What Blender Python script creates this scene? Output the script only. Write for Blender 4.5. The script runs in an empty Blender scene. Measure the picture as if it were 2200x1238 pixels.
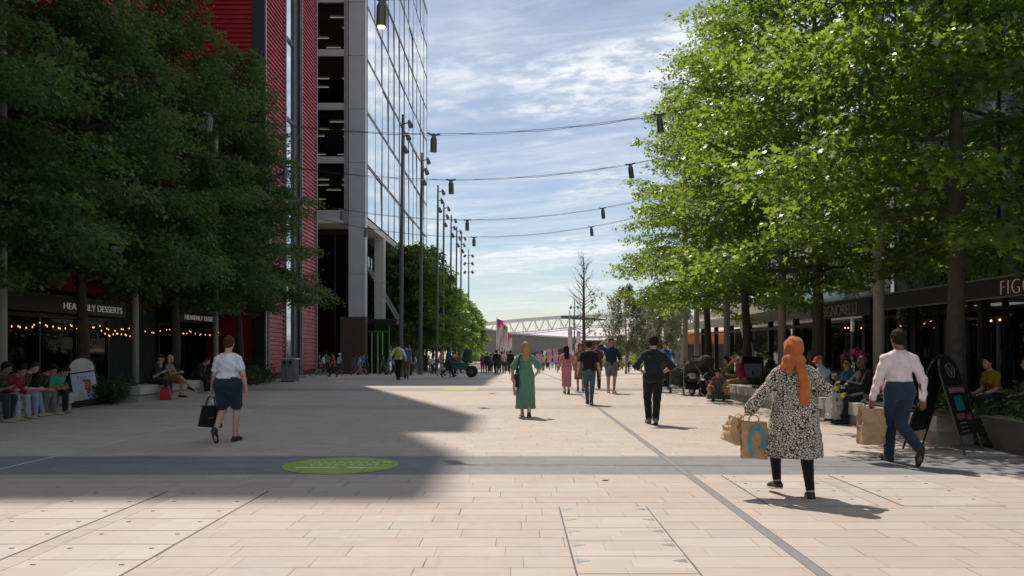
import bpy, bmesh, math, random
import numpy as np
from mathutils import Vector, Matrix
random.seed(7)
SC = bpy.context.scene
COL = SC.collection
R = math.radians

# ------------------------------------------------------------------ camera
FPX, CX, CY, CAMZ = 1711.0, 1112.0, 748.0, 1.52      # focal (px of the 2200 px photo), vanishing point, eye height
cd = bpy.data.cameras.new('camera'); cam = bpy.data.objects.new('camera', cd); COL.objects.link(cam)
cam.location = (0, 0, CAMZ); cam.rotation_euler = (R(90), 0, 0)
cd.sensor_width = 36; cd.lens = 36*FPX/2200
cd.shift_x = (1100-CX)/2200; cd.shift_y = (CY-619)/2200
cd.clip_end = 3000; cd.clip_start = 0.1
SC.camera = cam

# ------------------------------------------------------------------ light
SUN_AZ, SUN_EL = R(20.5), R(57.0)                    # sun ahead of the camera, a little to the left
w = bpy.data.worlds.new('World'); SC.world = w; w.use_nodes = True
nt = w.node_tree; N = nt.nodes; L = nt.links
for n in list(N): N.remove(n)
def nd(t, **k):
    n = N.new(t)
    for a, b in k.items(): setattr(n, a, b)
    return n
def mth(op, a, b=None, c=None):
    n = N.new('ShaderNodeMath'); n.operation = op
    for i, v in enumerate((a, b, c)):
        if v is None: continue
        if isinstance(v, (int, float)): n.inputs[i].default_value = v
        else: L.new(v, n.inputs[i])
    return n.outputs[0]
sky = nd('ShaderNodeTexSky', sky_type='NISHITA'); sky.sun_disc = False
sky.sun_elevation = SUN_EL; sky.sun_rotation = -SUN_AZ
sky.air_density = 1.0; sky.dust_density = 0.35; sky.ozone_density = 1.6
tc = nd('ShaderNodeTexCoord'); sp = nd('ShaderNodeSeparateXYZ'); L.new(tc.outputs['Generated'], sp.inputs[0])
zz = mth('ADD', mth('MAXIMUM', sp.outputs[2], 0.0), 0.09)
u = mth('DIVIDE', sp.outputs[0], zz); v = mth('DIVIDE', sp.outputs[1], zz)
def cloudnoise(su, sv, ang, scale, det, rough, dist, off):
    ca, sa = math.cos(ang), math.sin(ang)
    uu = mth('MULTIPLY', mth('ADD', mth('MULTIPLY', u, ca), mth('MULTIPLY', v, sa)), su)
    vv = mth('MULTIPLY', mth('SUBTRACT', mth('MULTIPLY', v, ca), mth('MULTIPLY', u, sa)), sv)
    cb = nd('ShaderNodeCombineXYZ'); L.new(uu, cb.inputs[0]); L.new(vv, cb.inputs[1]); cb.inputs[2].default_value = off
    n = nd('ShaderNodeTexNoise'); n.inputs['Scale'].default_value = scale; n.inputs['Detail'].default_value = det
    n.inputs['Roughness'].default_value = rough; n.inputs['Distortion'].default_value = dist
    L.new(cb.outputs[0], n.inputs['Vector']); return n.outputs['Fac']
def ramp(x, lo, hi):
    m = nd('ShaderNodeMapRange'); m.interpolation_type = 'SMOOTHSTEP'
    m.inputs[1].default_value = lo; m.inputs[2].default_value = hi; L.new(x, m.inputs[0]); return m.outputs[0]
veil = ramp(cloudnoise(0.5, 1.5, R(-22), 1.1, 6, .6, .5, 3.1), .36, .74)
ca_, sa_ = math.cos(R(-24)), math.sin(R(-24))
perp = mth('SUBTRACT', mth('MULTIPLY', v, ca_), mth('MULTIPLY', u, sa_))
bankd = mth('DIVIDE', mth('SUBTRACT', perp, 2.02), .34); bank = mth('EXPONENT', mth('MULTIPLY', mth('MULTIPLY', bankd, bankd), -1.0))
patch = ramp(mth('ADD', cloudnoise(0.6, 1.3, R(-24), 1.7, 4, .55, .3, 9.3), mth('MULTIPLY', bank, .16)), .46, .70)
puff = ramp(cloudnoise(1.0, 1.3, R(-24), 12.0, 6, .60, .25, 1.7), .36, .64)
wisp = ramp(cloudnoise(0.4, 1.8, R(-18), 2.6, 8, .68, .8, 5.2), .42, .72)
m1 = mth('MULTIPLY', patch, mth('ADD', mth('MULTIPLY', puff, .66), .22))
m2 = mth('ADD', mth('MULTIPLY', veil, .28), .11)
m3 = mth('MULTIPLY', wisp, .26)
mask = mth('MINIMUM', mth('ADD', mth('ADD', m1, m2), m3), 1.0)
hz = nd('ShaderNodeMapRange'); L.new(sp.outputs[2], hz.inputs[0]); hz.inputs[1].default_value = 0.0; hz.inputs[2].default_value = .13
hz.inputs[3].default_value = .40; hz.inputs[4].default_value = 1.0
mask = mth('MULTIPLY', mask, hz.outputs[0])
mix = nd('ShaderNodeMix', data_type='RGBA'); L.new(mask, mix.inputs[0]); L.new(sky.outputs[0], mix.inputs[6])
CLOUD = (9.9, 10.2, 10.7, 1); mix.inputs[7].default_value = CLOUD
bg = nd('ShaderNodeBackground'); bg.inputs['Strength'].default_value = 0.092
L.new(mix.outputs[2], bg.inputs[0]); out = nd('ShaderNodeOutputWorld'); L.new(bg.outputs[0], out.inputs[0])

sl = bpy.data.lights.new('sun', 'SUN'); sl.energy = 4.9; sl.angle = R(0.6); sl.color = (1.0, .875, .755)
so = bpy.data.objects.new('sun', sl); COL.objects.link(so)
sdir = Vector((-math.sin(SUN_AZ)*math.cos(SUN_EL), math.cos(SUN_AZ)*math.cos(SUN_EL), math.sin(SUN_EL)))
so.rotation_euler = sdir.to_track_quat('Z', 'Y').to_euler(); so.location = (-10, 30, 60)
SC.view_settings.view_transform = 'Standard'; SC.view_settings.look = 'None'
SC.view_settings.exposure = 0.03; SC.view_settings.gamma = 1
SC.render.engine = 'CYCLES'
SC.cycles.max_bounces = 8; SC.cycles.transparent_max_bounces = 12

# ------------------------------------------------------------------ helpers
def gz(y):                                            # the street falls gently beyond 38 m
    if y < 38: return 0.0
    if y < 100: return -(y-38)*0.0195
    return -62*0.0195
def GP(px, py):                                       # photo pixel -> point on the ground
    Y = 2601/(py-CY)
    for _ in range(8): Y = FPX*(CAMZ-gz(Y))/(py-CY)
    return Vector(((px-CX)*Y/FPX, Y, gz(Y)))
def WP(px, py, Y): return Vector(((px-CX)*Y/FPX, Y, CAMZ-(py-CY)*Y/FPX))

def tag(o, label=None, cat=None, group=None, kind=None):
    if label: o['label'] = label
    if cat: o['category'] = cat
    if group: o['group'] = group
    if kind: o['kind'] = kind
    return o
def empty(name, loc, rz=0, label=None, cat=None, group=None):
    o = bpy.data.objects.new(name, None); COL.objects.link(o); o.location = loc; o.rotation_euler = (0, 0, rz)
    o.empty_display_size = .2
    return tag(o, label, cat, group)
def npmesh(name, V, F, mats, mi=None, smooth=False):  # F: (n,k) array or list of lists
    me = bpy.data.meshes.new(name)
    V = np.asarray(V, np.float32)
    if isinstance(F, np.ndarray):
        n, k = F.shape
        me.vertices.add(len(V)); me.vertices.foreach_set('co', V.ravel())
        me.loops.add(n*k); me.loops.foreach_set('vertex_index', F.ravel().astype(np.int32))
        me.polygons.add(n); me.polygons.foreach_set('loop_start', np.arange(0, n*k, k, dtype=np.int32))
        me.polygons.foreach_set('loop_total', np.full(n, k, np.int32))
        me.update(calc_edges=True)
    else:
        me.from_pydata([tuple(map(float, v)) for v in V], [], F)
    for m in (mats if isinstance(mats, (list, tuple)) else [mats]): me.materials.append(m)
    if mi is not None: me.polygons.foreach_set('material_index', np.asarray(mi, np.int32))
    if smooth: me.polygons.foreach_set('use_smooth', np.ones(len(me.polygons), bool))
    me.update()
    return me
def link(name, me, parent=None, loc=None, rz=None):
    o = bpy.data.objects.new(name, me); COL.objects.link(o)
    if parent is not None: o.parent = parent
    if loc is not None: o.location = loc
    if rz is not None: o.rotation_euler = (0, 0, rz)
    return o
def copy_tree(o, parent=None):
    c = o.copy(); COL.objects.link(c)
    if parent is not None: c.parent = parent
    for ch in list(o.children): copy_tree(ch, c)
    return c

class MB:                                             # collects shapes into ONE mesh
    def __init__(s): s.v = []; s.f = []; s.mi = []; s.m = 0; s.sm = False
    def _add(s, vs, fs):
        b = len(s.v); s.v += [tuple(v) for v in vs]
        for f in fs: s.f.append([b+i for i in f]); s.mi.append(s.m)
    def box(s, x0, x1, y0, y1, z0, z1):
        if x0 > x1: x0, x1 = x1, x0
        if y0 > y1: y0, y1 = y1, y0
        if z0 > z1: z0, z1 = z1, z0
        s._add([(x0,y0,z0),(x1,y0,z0),(x1,y1,z0),(x0,y1,z0),(x0,y0,z1),(x1,y0,z1),(x1,y1,z1),(x0,y1,z1)],
               [(0,3,2,1),(4,5,6,7),(0,1,5,4),(1,2,6,5),(2,3,7,6),(3,0,4,7)]); return s
    def cbox(s, x0, x1, y0, y1, z0, z1, c=.01):       # box with chamfered vertical and top edges
        P = [(x0+c,y0),(x1-c,y0),(x1,y0+c),(x1,y1-c),(x1-c,y1),(x0+c,y1),(x0,y1-c),(x0,y0+c)]
        Q = [(x0+2*c,y0+c),(x1-2*c,y0+c),(x1-c,y0+2*c),(x1-c,y1-2*c),(x1-2*c,y1-c),(x0+2*c,y1-c),(x0+c,y1-2*c),(x0+c,y0+2*c)]
        vs = [(p[0],p[1],z0) for p in P]+[(p[0],p[1],z1-c) for p in P]+[(p[0],p[1],z1) for p in Q]
        fs = [tuple(range(7,-1,-1)), tuple(range(16,24))]
        for i in range(8):
            j = (i+1)%8; fs += [(i,j,8+j,8+i), (8+i,8+j,16+j,16+i)]
        s._add(vs, fs); return s
    def tube(s, pts, r, n=8, caps=True):
        pts = [Vector(p) for p in pts]
        rs = r if isinstance(r, (list, tuple)) else [r]*len(pts)
        vs = []; up = None
        for i, p in enumerate(pts):
            d = (pts[min(i+1, len(pts)-1)]-pts[max(i-1, 0)]).normalized()
            if up is None: up = Vector((0,0,1)) if abs(d.z) < .9 else Vector((0,1,0))
            a = d.cross(up)
            if a.length < 1e-4: a = d.orthogonal()
            a.normalize(); b = a.cross(d).normalized(); up = b
            for k in range(n):
                t = 2*math.pi*k/n; vs.append(p+(a*math.cos(t)+b*math.sin(t))*rs[i])
        fs = []
        for i in range(len(pts)-1):
            for k in range(n):
                k2 = (k+1)%n; fs.append((i*n+k, i*n+k2, (i+1)*n+k2, (i+1)*n+k))
        if caps: fs += [tuple(range(n-1,-1,-1)), tuple(range((len(pts)-1)*n, len(pts)*n))]
        s._add(vs, fs); return s
    def lathe(s, prof, n=16, c=(0,0,0)):
        vs = []; 
        for r, z in prof:
            for k in range(n):
                t = 2*math.pi*k/n; vs.append((c[0]+r*math.cos(t), c[1]+r*math.sin(t), c[2]+z))
        fs = []
        for i in range(len(prof)-1):
            for k in range(n):
                k2 = (k+1)%n; fs.append((i*n+k, i*n+k2, (i+1)*n+k2, (i+1)*n+k))
        fs += [tuple(range(n-1,-1,-1)), tuple(range((len(prof)-1)*n, len(prof)*n))]
        s._add(vs, fs); return s
    def prism(s, poly, a, b, axis='y'):               # poly of 2-D points extruded a..b along axis
        def P(p, t): return {'y': (p[0], t, p[1]), 'x': (t, p[0], p[1]), 'z': (p[0], p[1], t)}[axis]
        n = len(poly); s._add([P(p, a) for p in poly]+[P(p, b) for p in poly],
            [tuple(range(n)), tuple(range(2*n-1, n-1, -1))]+[(i, n+i, n+(i+1)%n, (i+1)%n) for i in range(n)]); return s
    def quad(s, *p): s._add(p, [tuple(range(len(p)))]); return s
    def build(s, name, mats, parent=None, smooth=False, loc=None, rz=None):
        me = bpy.data.meshes.new(name); me.from_pydata([tuple(v) for v in s.v], [], s.f)
        for m in (mats if isinstance(mats, (list, tuple)) else [mats]): me.materials.append(m)
        me.polygons.foreach_set('material_index', s.mi)
        if smooth:
            me.polygons.foreach_set('use_smooth', [True]*len(me.polygons))
        me.update()
        if smooth:
            try: me.set_sharp_from_angle(angle=R(40))
            except Exception: pass
        bm = bmesh.new(); bm.from_mesh(me); bmesh.ops.recalc_face_normals(bm, faces=bm.faces); bm.to_mesh(me); bm.free()
        return link(name, me, parent, loc, rz)

def text_mesh(body, size, ext, mat, parent, loc, rot, name='lettering', space=1.0, align='CENTER', sx=1.0, thin=0.0, fit=None):
    cu = bpy.data.curves.new('t', 'FONT'); cu.body = body; cu.size = size; cu.extrude = ext; cu.offset = thin; cu.align_x = align; cu.space_character = space
    t = bpy.data.objects.new('t', cu); COL.objects.link(t)
    dg = bpy.context.evaluated_depsgraph_get(); me = bpy.data.meshes.new_from_object(t.evaluated_get(dg))
    bpy.data.objects.remove(t); bpy.data.curves.remove(cu)
    me.materials.clear(); me.materials.append(mat)
    o = link(name, me, parent, loc); o.rotation_euler = rot; xs_ = [v.co.x for v in me.vertices]; o.scale = ((fit/(max(xs_)-min(xs_)) if fit else sx), 1, 1); return o

# ------------------------------------------------------------------ materials
MATS = {}
def newmat(name):
    m = bpy.data.materials.new(name); m.use_nodes = True; nt = m.node_tree
    return m, nt, nt.nodes['Principled BSDF']
class NT:                                             # small node-graph helper
    def __init__(s, nt): s.t = nt
    def n(s, typ, **k):
        n = s.t.nodes.new(typ)
        for a, b in k.items(): setattr(n, a, b)
        return n
    def put(s, sock, v):
        if v is None: return
        if hasattr(v, 'is_linked') or isinstance(v, bpy.types.NodeSocket): s.t.links.new(v, sock)
        elif isinstance(v, tuple) and len(v) == 3 and sock.type == 'RGBA': sock.default_value = (*v, 1)
        else: sock.default_value = v
    def m(s, op, a, b=None, c=None, clamp=False):
        n = s.n('ShaderNodeMath', operation=op, use_clamp=clamp)
        for i, x in enumerate((a, b, c)): s.put(n.inputs[i], x)
        return n.outputs[0]
    def mix(s, f, a, b, mode='MIX'):
        n = s.n('ShaderNodeMix', data_type='RGBA', blend_type=mode); s.put(n.inputs[0], f); s.put(n.inputs[6], a); s.put(n.inputs[7], b)
        return n.outputs[2]
    def noise(s, scale, det=4, rough=.5, vec=None, dist=0, out='Fac'):
        n = s.n('ShaderNodeTexNoise'); n.inputs['Scale'].default_value = scale; n.inputs['Detail'].default_value = det
        n.inputs['Roughness'].default_value = rough; n.inputs['Distortion'].default_value = dist
        s.put(n.inputs['Vector'], vec); return n.outputs[out]
    def rng(s, x, a, b, c=0., d=1.):
        n = s.n('ShaderNodeMapRange'); s.put(n.inputs[0], x)
        for i, q in enumerate((a, b, c, d)): n.inputs[i+1].default_value = q
        return n.outputs[0]
    def scale(s, vec, x, y, z):
        n = s.n('ShaderNodeMapping'); n.inputs['Scale'].default_value = (x, y, z); s.put(n.inputs['Vector'], vec); return n.outputs[0]
    def bump(s, h, strength=.3, dist=.01):
        n = s.n('ShaderNodeBump'); n.inputs['Strength'].default_value = strength; n.inputs['Distance'].default_value = dist
        s.put(n.inputs['Height'], h); return n.outputs[0]
def mat(name, col, rough=.6, metal=0., var=.15, scale=4., bump=.0, bscale=60., spec=.5, emit=None, estr=0., coat=0.):
    if name in MATS: return MATS[name]
    m, nt, b = newmat(name); g = NT(nt)
    tcn = g.n('ShaderNodeTexCoord').outputs['Object']
    nz = g.noise(scale, 5, .6, tcn)
    f = g.rng(nz, .3, .7)
    lo = tuple(c*(1-var) for c in col); hi = tuple(min(1, c*(1+var)) for c in col)
    g.put(b.inputs['Base Color'], g.mix(f, lo, hi))
    g.put(b.inputs['Roughness'], g.rng(g.noise(scale*3, 3, .5, tcn), .3, .7, max(.02, rough-.08), min(1, rough+.08)))
    b.inputs['Metallic'].default_value = metal; b.inputs['Specular IOR Level'].default_value = spec
    b.inputs['Coat Weight'].default_value = coat
    if bump: g.put(b.inputs['Normal'], g.bump(g.noise(bscale, 4, .6, tcn), bump, .01))
    if emit: b.inputs['Emission Color'].default_value = (*emit, 1); b.inputs['Emission Strength'].default_value = estr
    MATS[name] = m; return m
def glassmat(name, tint=(.6,.7,.7), refl=.25, rough=.02, trans=.7, fk=1.0):
    if name in MATS: return MATS[name]
    m, nt, b = newmat(name); g = NT(nt); nt.nodes.remove(b)
    tr = g.n('ShaderNodeBsdfTransparent'); tr.inputs[0].default_value = (*tint, 1)
    gl = g.n('ShaderNodeBsdfGlossy'); gl.inputs['Roughness'].default_value = rough; gl.inputs[0].default_value = (.9,.95,.95,1)
    fr = g.n('ShaderNodeFresnel'); fr.inputs[0].default_value = 1.5
    f = g.m('MAXIMUM', g.m('MULTIPLY', fr.outputs[0], fk), refl)
    mx = g.n('ShaderNodeMixShader'); g.put(mx.inputs[0], f); g.put(mx.inputs[1], tr.outputs[0]); g.put(mx.inputs[2], gl.outputs[0])
    g.put(nt.nodes['Material Output'].inputs[0], mx.outputs[0]); MATS[name] = m; return m

# ------------------------------------------------------------------ ground
def paving_material():
    m, nt, b = newmat('stone_paving'); g = NT(nt)
    pos = g.n('ShaderNodeNewGeometry').outputs['Position']
    sp = g.n('ShaderNodeSeparateXYZ'); g.put(sp.inputs[0], pos); x, y = sp.outputs[0], sp.outputs[1]
    RH, CW = .29, .66
    row = g.m('FLOOR', g.m('DIVIDE', y, RH)); fy = g.m('FRACT', g.m('DIVIDE', y, RH))
    wn = g.n('ShaderNodeTexWhiteNoise', noise_dimensions='1D'); g.put(wn.inputs['W'], row)
    xo = g.m('ADD', g.m('DIVIDE', x, CW), g.m('MULTIPLY', wn.outputs[0], 7.3))
    # uneven slab lengths
    xw = g.m('ADD', xo, g.m('MULTIPLY', g.m('SINE', g.m('ADD', g.m('MULTIPLY', xo, 1.9), row)), .16))
    colm = g.m('FLOOR', xw); fx = g.m('FRACT', xw)
    cb = g.n('ShaderNodeCombineXYZ'); g.put(cb.inputs[0], colm); g.put(cb.inputs[1], row)
    w2 = g.n('ShaderNodeTexWhiteNoise', noise_dimensions='2D'); g.put(w2.inputs['Vector'], cb.outputs[0])
    r1 = w2.outputs[0]; s2 = g.n('ShaderNodeSeparateColor'); g.put(s2.inputs[0], w2.outputs[1])
    base = g.mix(r1, (.395,.350,.308), (.462,.422,.382))
    base = g.mix(g.m('MULTIPLY', g.m('GREATER_THAN', s2.outputs[1], .72), .5), base, (.395,.325,.290))
    base = g.mix(g.m('MULTIPLY', g.m('GREATER_THAN', s2.outputs[2], .80), .45), base, (.37,.37,.365))
    nf = g.noise(3.2, 7, .62, g.scale(pos, 1, 2.6, 1)); base = g.mix(g.rng(nf, .35, .7, 0., .55), base, (.452,.41,.362))
    big = g.noise(.35, 5, .6, pos); base = g.mix(g.rng(big, .35, .75, 0, .30), base, (.32,.275,.235), 'MIX')
    fine = g.noise(160, 3, .7, pos); base = g.mix(.14, base, g.mix(fine, (.2,.17,.14), (.8,.74,.66)), 'OVERLAY')
    vein = g.noise(5, 8, .7, g.scale(pos, 1.2, 5, 1), 1.2); base = g.mix(g.rng(vein, .56, .64, 0, .16), base, (.34,.24,.18))
    # stains and gum spots
    vo = g.n('ShaderNodeTexVoronoi', feature='F1'); vo.inputs['Scale'].default_value = 1.3; g.put(vo.inputs['Vector'], pos)
    base = g.mix(g.rng(vo.outputs['Distance'], .012, .022, .55, 0), base, (.10,.09,.08))
    st = g.noise(.9, 6, .7, pos, .8); base = g.mix(g.rng(st, .56, .72, 0, .30), base, (.22,.19,.165))
    st2 = g.noise(2.3, 8, .75, g.scale(pos, 1, 1.6, 1), 1.5); base = g.mix(g.rng(st2, .55, .70, 0, .20), base, (.27,.22,.185))
    vo2 = g.n('ShaderNodeTexVoronoi', feature='F1'); vo2.inputs['Scale'].default_value = 3.7; g.put(vo2.inputs['Vector'], pos)
    base = g.mix(g.rng(vo2.outputs['Distance'], .018, .05, .30, 0), base, (.20,.17,.15))
    pk = g.noise(1.1, 4, .6, pos, .6); base = g.mix(g.rng(pk, .50, .68, 0, .35), base, (.43,.345,.315))
    sc = g.noise(1.6, 6, .7, g.scale(pos, 5, .35, 1), .4); base = g.mix(g.rng(sc, .60, .70, 0, .16), base, (.18,.165,.155))
    # dark cross bands
    def band(y0, y1, amt): return g.m('MULTIPLY', g.m('MULTIPLY', g.m('GREATER_THAN', y, y0), g.m('LESS_THAN', y, y1)), amt)
    bn = g.m('ADD', band(9.56, 11.20, 1.0), g.m('ADD', band(20.0, 21.2, .30), g.m('ADD', band(28.1, 30.4, .75), band(39.5, 41.6, .65))))
    bcol = g.mix(r1, (.150,.160,.168), (.205,.212,.215)); bcol = g.mix(g.rng(nf, .3, .7, 0, .4), bcol, (.235,.235,.235))
    base = g.mix(bn, base, bcol)
    # joints
    jr = g.m('LESS_THAN', g.m('MULTIPLY', fy, RH), .0085); jc = g.m('LESS_THAN', g.m('MULTIPLY', fx, CW), .0065)
    jt = g.m('MAXIMUM', jr, jc)
    jn = g.rng(g.noise(2.5, 3, .5, pos), .35, .6, .30, .95)
    joint = g.m('MULTIPLY', jt, g.m('MULTIPLY', jn, g.rng(bn, 0, 1, 1, .35)))
    halo = g.m('MULTIPLY', g.rng(g.m('ABSOLUTE', g.m('SUBTRACT', fy, .5)), .40, .5, 0, .35), g.rng(g.noise(4, 4, .6, pos), .4, .65)); base = g.mix(halo, base, (.28,.22,.185))
    base = g.mix(joint, base, (.115,.075,.058))
    # two long metal channels
    def line(x0, wd): return g.m('LESS_THAN', g.m('ABSOLUTE', g.m('SUBTRACT', x, x0)), wd)
    l1 = line(2.05, .042); base = g.mix(l1, base, (.20,.20,.205))
    e1 = g.m('SUBTRACT', line(2.05, .050), l1); base = g.mix(e1, base, (.08,.075,.07))
    l2 = line(-6.50, .016); base = g.mix(l2, base, (.62,.64,.66))
    e2 = g.m('SUBTRACT', line(-6.50, .030), l2); base = g.mix(g.m('MULTIPLY', e2, .7), base, (.06,.06,.06))
    g.put(b.inputs['Base Color'], base)
    ro = g.rng(g.noise(7, 5, .6, pos), .3, .7, .55, .82); ro = g.m('ADD', ro, g.m('MULTIPLY', r1, .08)); g.put(b.inputs['Roughness'], ro)
    b.inputs['Specular IOR Level'].default_value = .35
    h = g.m('SUBTRACT', g.m('MULTIPLY', fine, .25), joint); h = g.m('ADD', h, g.m('MULTIPLY', r1, .2))
    g.put(b.inputs['Normal'], g.bump(h, .35, .006))
    return m
PAVE = paving_material()
ys = [-30, 0, 38, 100, 180, 2500]
xs = [-1500, -40, -16, 0, 13, 40, 1500]
V = [(x, y, gz(y)) for y in ys for x in xs]; nx = len(xs)
F = [[j*nx+i, j*nx+i+1, (j+1)*nx+i+1, (j+1)*nx+i] for j in range(len(ys)-1) for i in range(nx-1)]
o = link('ground', npmesh('ground', V, F, PAVE)); tag(o, kind='structure')

M_COVER = None
def cover_material():
    m, nt, b = newmat('cover_stone'); g = NT(nt)
    pos = g.n('ShaderNodeNewGeometry').outputs['Position']; sp = g.n('ShaderNodeSeparateXYZ'); g.put(sp.inputs[0], pos)
    x, y = sp.outputs[0], sp.outputs[1]
    row = g.m('FLOOR', g.m('DIVIDE', y, .229)); wn = g.n('ShaderNodeTexWhiteNoise', noise_dimensions='1D'); g.put(wn.inputs['W'], row)
    xo = g.m('ADD', g.m('DIVIDE', x, .42), g.m('MULTIPLY', wn.outputs[0], 5)); fx = g.m('FRACT', xo)
    cb = g.n('ShaderNodeCombineXYZ'); g.put(cb.inputs[0], g.m('FLOOR', xo)); g.put(cb.inputs[1], row)
    w2 = g.n('ShaderNodeTexWhiteNoise', noise_dimensions='2D'); g.put(w2.inputs['Vector'], cb.outputs[0])
    base = g.mix(w2.outputs[0], (.400,.352,.308), (.462,.422,.38))
    base = g.mix(g.rng(g.noise(3.2, 7, .62, g.scale(pos, 1, 2.6, 1)), .35, .7, 0, .5), base, (.38,.325,.28))
    base = g.mix(g.m('MULTIPLY', g.m('LESS_THAN', g.m('MULTIPLY', fx, .42), .005), .5), base, (.16,.13,.10))
    g.put(b.inputs['Base Color'], base); b.inputs['Roughness'].default_value = .7
    return m
M_COVER = cover_material()
M_STEELD = mat('dark_steel', (.10,.10,.105), .5, .6)
M_LUG = mat('galvanised_lug', (.32,.33,.35), .45, .7)
def access_cover(x0, x1, y0, y1, label, lug=True, tri=False):
    t = empty('access_cover', ((x0+x1)/2, (y0+y1)/2, 0), 0, label, 'access cover', 'stone-filled access covers in the paving')
    cx, cy = (x0+x1)/2, (y0+y1)/2
    a, b_, c, d = x0-cx, x1-cx, y0-cy, y1-cy
    mb = MB(); mb.box(a, b_, c, d, .0004, .0014); mb.build('frame', M_STEELD, t)
    n = round((d-c)/.458); st = (d-c)/n; mb = MB()
    for i in range(n): mb.box(a+.014, b_-.014, c+i*st+.007, c+(i+1)*st-.006, .0017, .0042)
    mb.build('stone_infill', M_COVER, t)
    for i in range(n):
        for s in (-1, 1):
            ly = c+(i+.72)*st; lx = (a+.03 if s < 0 else b_-.03)
            mb = MB()
            if tri: mb.prism([(lx-s*.0+(-.0), ly+.055), (lx-s*.10, ly), (lx, ly-.055)], .0045, .0065, 'z')
            else: mb.cbox(lx-s*.10-.018, lx-s*.10+.018, ly-.010, ly+.010, .0045, .0080, .002)
            mb.build('lug', M_LUG if tri else M_STEELD, t)
access_cover(-3.52, -2.64, 4.78, 8.45, 'long stone-filled access cover left of the foreground, right-hand one of the pair')
access_cover(-4.54, -3.70, 4.78, 8.45, 'long stone-filled access cover at the left edge, left-hand one of the pair')
access_cover(.39, 1.235, 4.43, 7.63, 'access cover with grey triangular steel lugs in the foreground centre', tri=True)
access_cover(2.42, 3.48, 7.65, 9.50, 'stone access cover beneath the feet of the woman in the orange headscarf')
access_cover(3.70, 4.70, 7.65, 9.50, 'stone access cover in front of the man in the pale shirt')
# ================================================================== BUILDINGS
M_RED = mat('red_louvre', (.34,.018,.030), .42, .0, .22, .6, .0)
M_REDD = mat('red_backing', (.07,.006,.010), .8)
M_DARKP = mat('dark_panel', (.030,.042,.048), .45, .2, .2, 1.0)
M_BLACK = mat('black_metal', (.016,.017,.018), .4, .3)
M_CHAR = mat('charcoal_metal', (.05,.055,.06), .45, .3)
M_ALU = mat('grey_aluminium_panel', (.47,.495,.52), .42, .15, .08, .7)
M_ALUL = mat('pale_mullion', (.33,.32,.32), .4, .4)
M_BRNZ = mat('bronze_transom', (.27,.21,.19), .4, .4)
M_BRICK = mat('dark_brick', (.070,.045,.040), .85, 0, .3, 8, .4, 40)
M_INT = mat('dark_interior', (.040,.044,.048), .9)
M_SOFF = mat('pale_stone_panel', (.50,.48,.45), .6, 0, .08, .8)
M_SKYG = mat('sky_mirror_glass', (.90,.94,.97), .035, .96, .05, .3)
M_SLOTG = mat('slot_glass', (.62,.75,.80), .05, .85, .05, .3)
M_RGLASS = glassmat('restaurant_glass', (.35,.42,.42), .10, fk=1.1)
M_DGLASS = glassmat('dark_glass', (.20,.24,.25), .03, fk=.30)
M_CGLASS = glassmat('clear_glass', (.72,.80,.78), .06)
M_GGLASS = glassmat('green_glass', (.25,.62,.22), .10)
M_TUBE = mat('office_strip_light', (.9,.85,.7), .5, emit=(1,.85,.55), estr=1.1)
M_WHITE = mat('white_paint', (.72,.72,.70), .5, 0, .06)
M_CONC = mat('pale_concrete', (.42,.40,.37), .8, 0, .12, 1.5, .3, 40)

def saw(mb, p0, p1, z0, z1, out, pitch=.22, depth=.085):   # louvred cladding as a real saw-tooth profile
    n = int(round((z1-z0)/pitch)); pitch = (z1-z0)/n
    vs = []; fs = []
    for i in range(n):
        zb = z0+i*pitch
        prof = [(0, zb), (depth, zb+pitch*.10), (depth, zb+pitch*.34), (.01, zb+pitch*.50), (0, zb+pitch)]
        b = len(vs)
        for (d, z) in prof:
            vs.append((p0[0]+out[0]*d, p0[1]+out[1]*d, z)); vs.append((p1[0]+out[0]*d, p1[1]+out[1]*d, z))
        for k in range(4): fs.append((b+2*k, b+2*k+1, b+2*k+3, b+2*k+2))
    mb._add(vs, fs)
def part(parent, name, m, *boxes):
    mb = MB()
    for b in boxes: mb.box(*b)
    return mb.build(name, m, parent)

# ---- red louvred building, left
HR = 48.3
rb = empty('louvred_building', (-12, 37.5, 0), 0, 'tall red louvred building on the left with dark dessert shops at its foot', 'building')
O = Vector((12, -37.5, 0))
def rp(name, m, *bx):
    mb = MB()
    for b in bx: mb.box(b[0]+12, b[1]+12, b[2]-37.5, b[3]-37.5, b[4], b[5])
    return mb.build(name, m, rb)
rp('core', M_REDD, (-45,-11.97,37.6,40.8,0,HR), (-45,-12.9,40.8,43.9,0,43.4), (-45,-11.97,43.9,47.1,0,HR), (-45,-17,12,37.6,22.2,HR), (-45,-14.9,-6,37.6,3.15,22.2), (-45,-18.0,-6,37.6,0,3.15))  # includes an unseen upper block added to shade the left tree crowns
rp('parapet', M_DARKP, (-45,-11.86,37.4,40.85,HR,HR+.25), (-45,-11.86,43.85,47.15,HR,HR+.25))
rp('corner_panel', M_DARKP, (-12.50,-11.975,37.50,37.6,0,HR), (-12.0,-11.9,37.48,37.62,0,HR))
mb = MB(); mb.sm = False
saw(mb, (-2.9, .08), (-.50, .08), .3, HR, (0,-1)); mb.build('front_louvres', M_RED, rb)
mb = MB(); saw(mb, (.03, .14), (.03, 3.28), .3, HR, (1,0)); mb.build('side_louvres', M_RED, rb)
mb = MB(); saw(mb, (.03, 6.42), (.03, 9.58), .3, HR, (1,0)); mb.build('side_louvres', M_RED, rb)
mb = MB(); saw(mb, (-2.9, -43.5), (-2.9, .05), 3.4, 22.1, (1,0)); mb.build('low_louvres', M_RED, rb)
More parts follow.
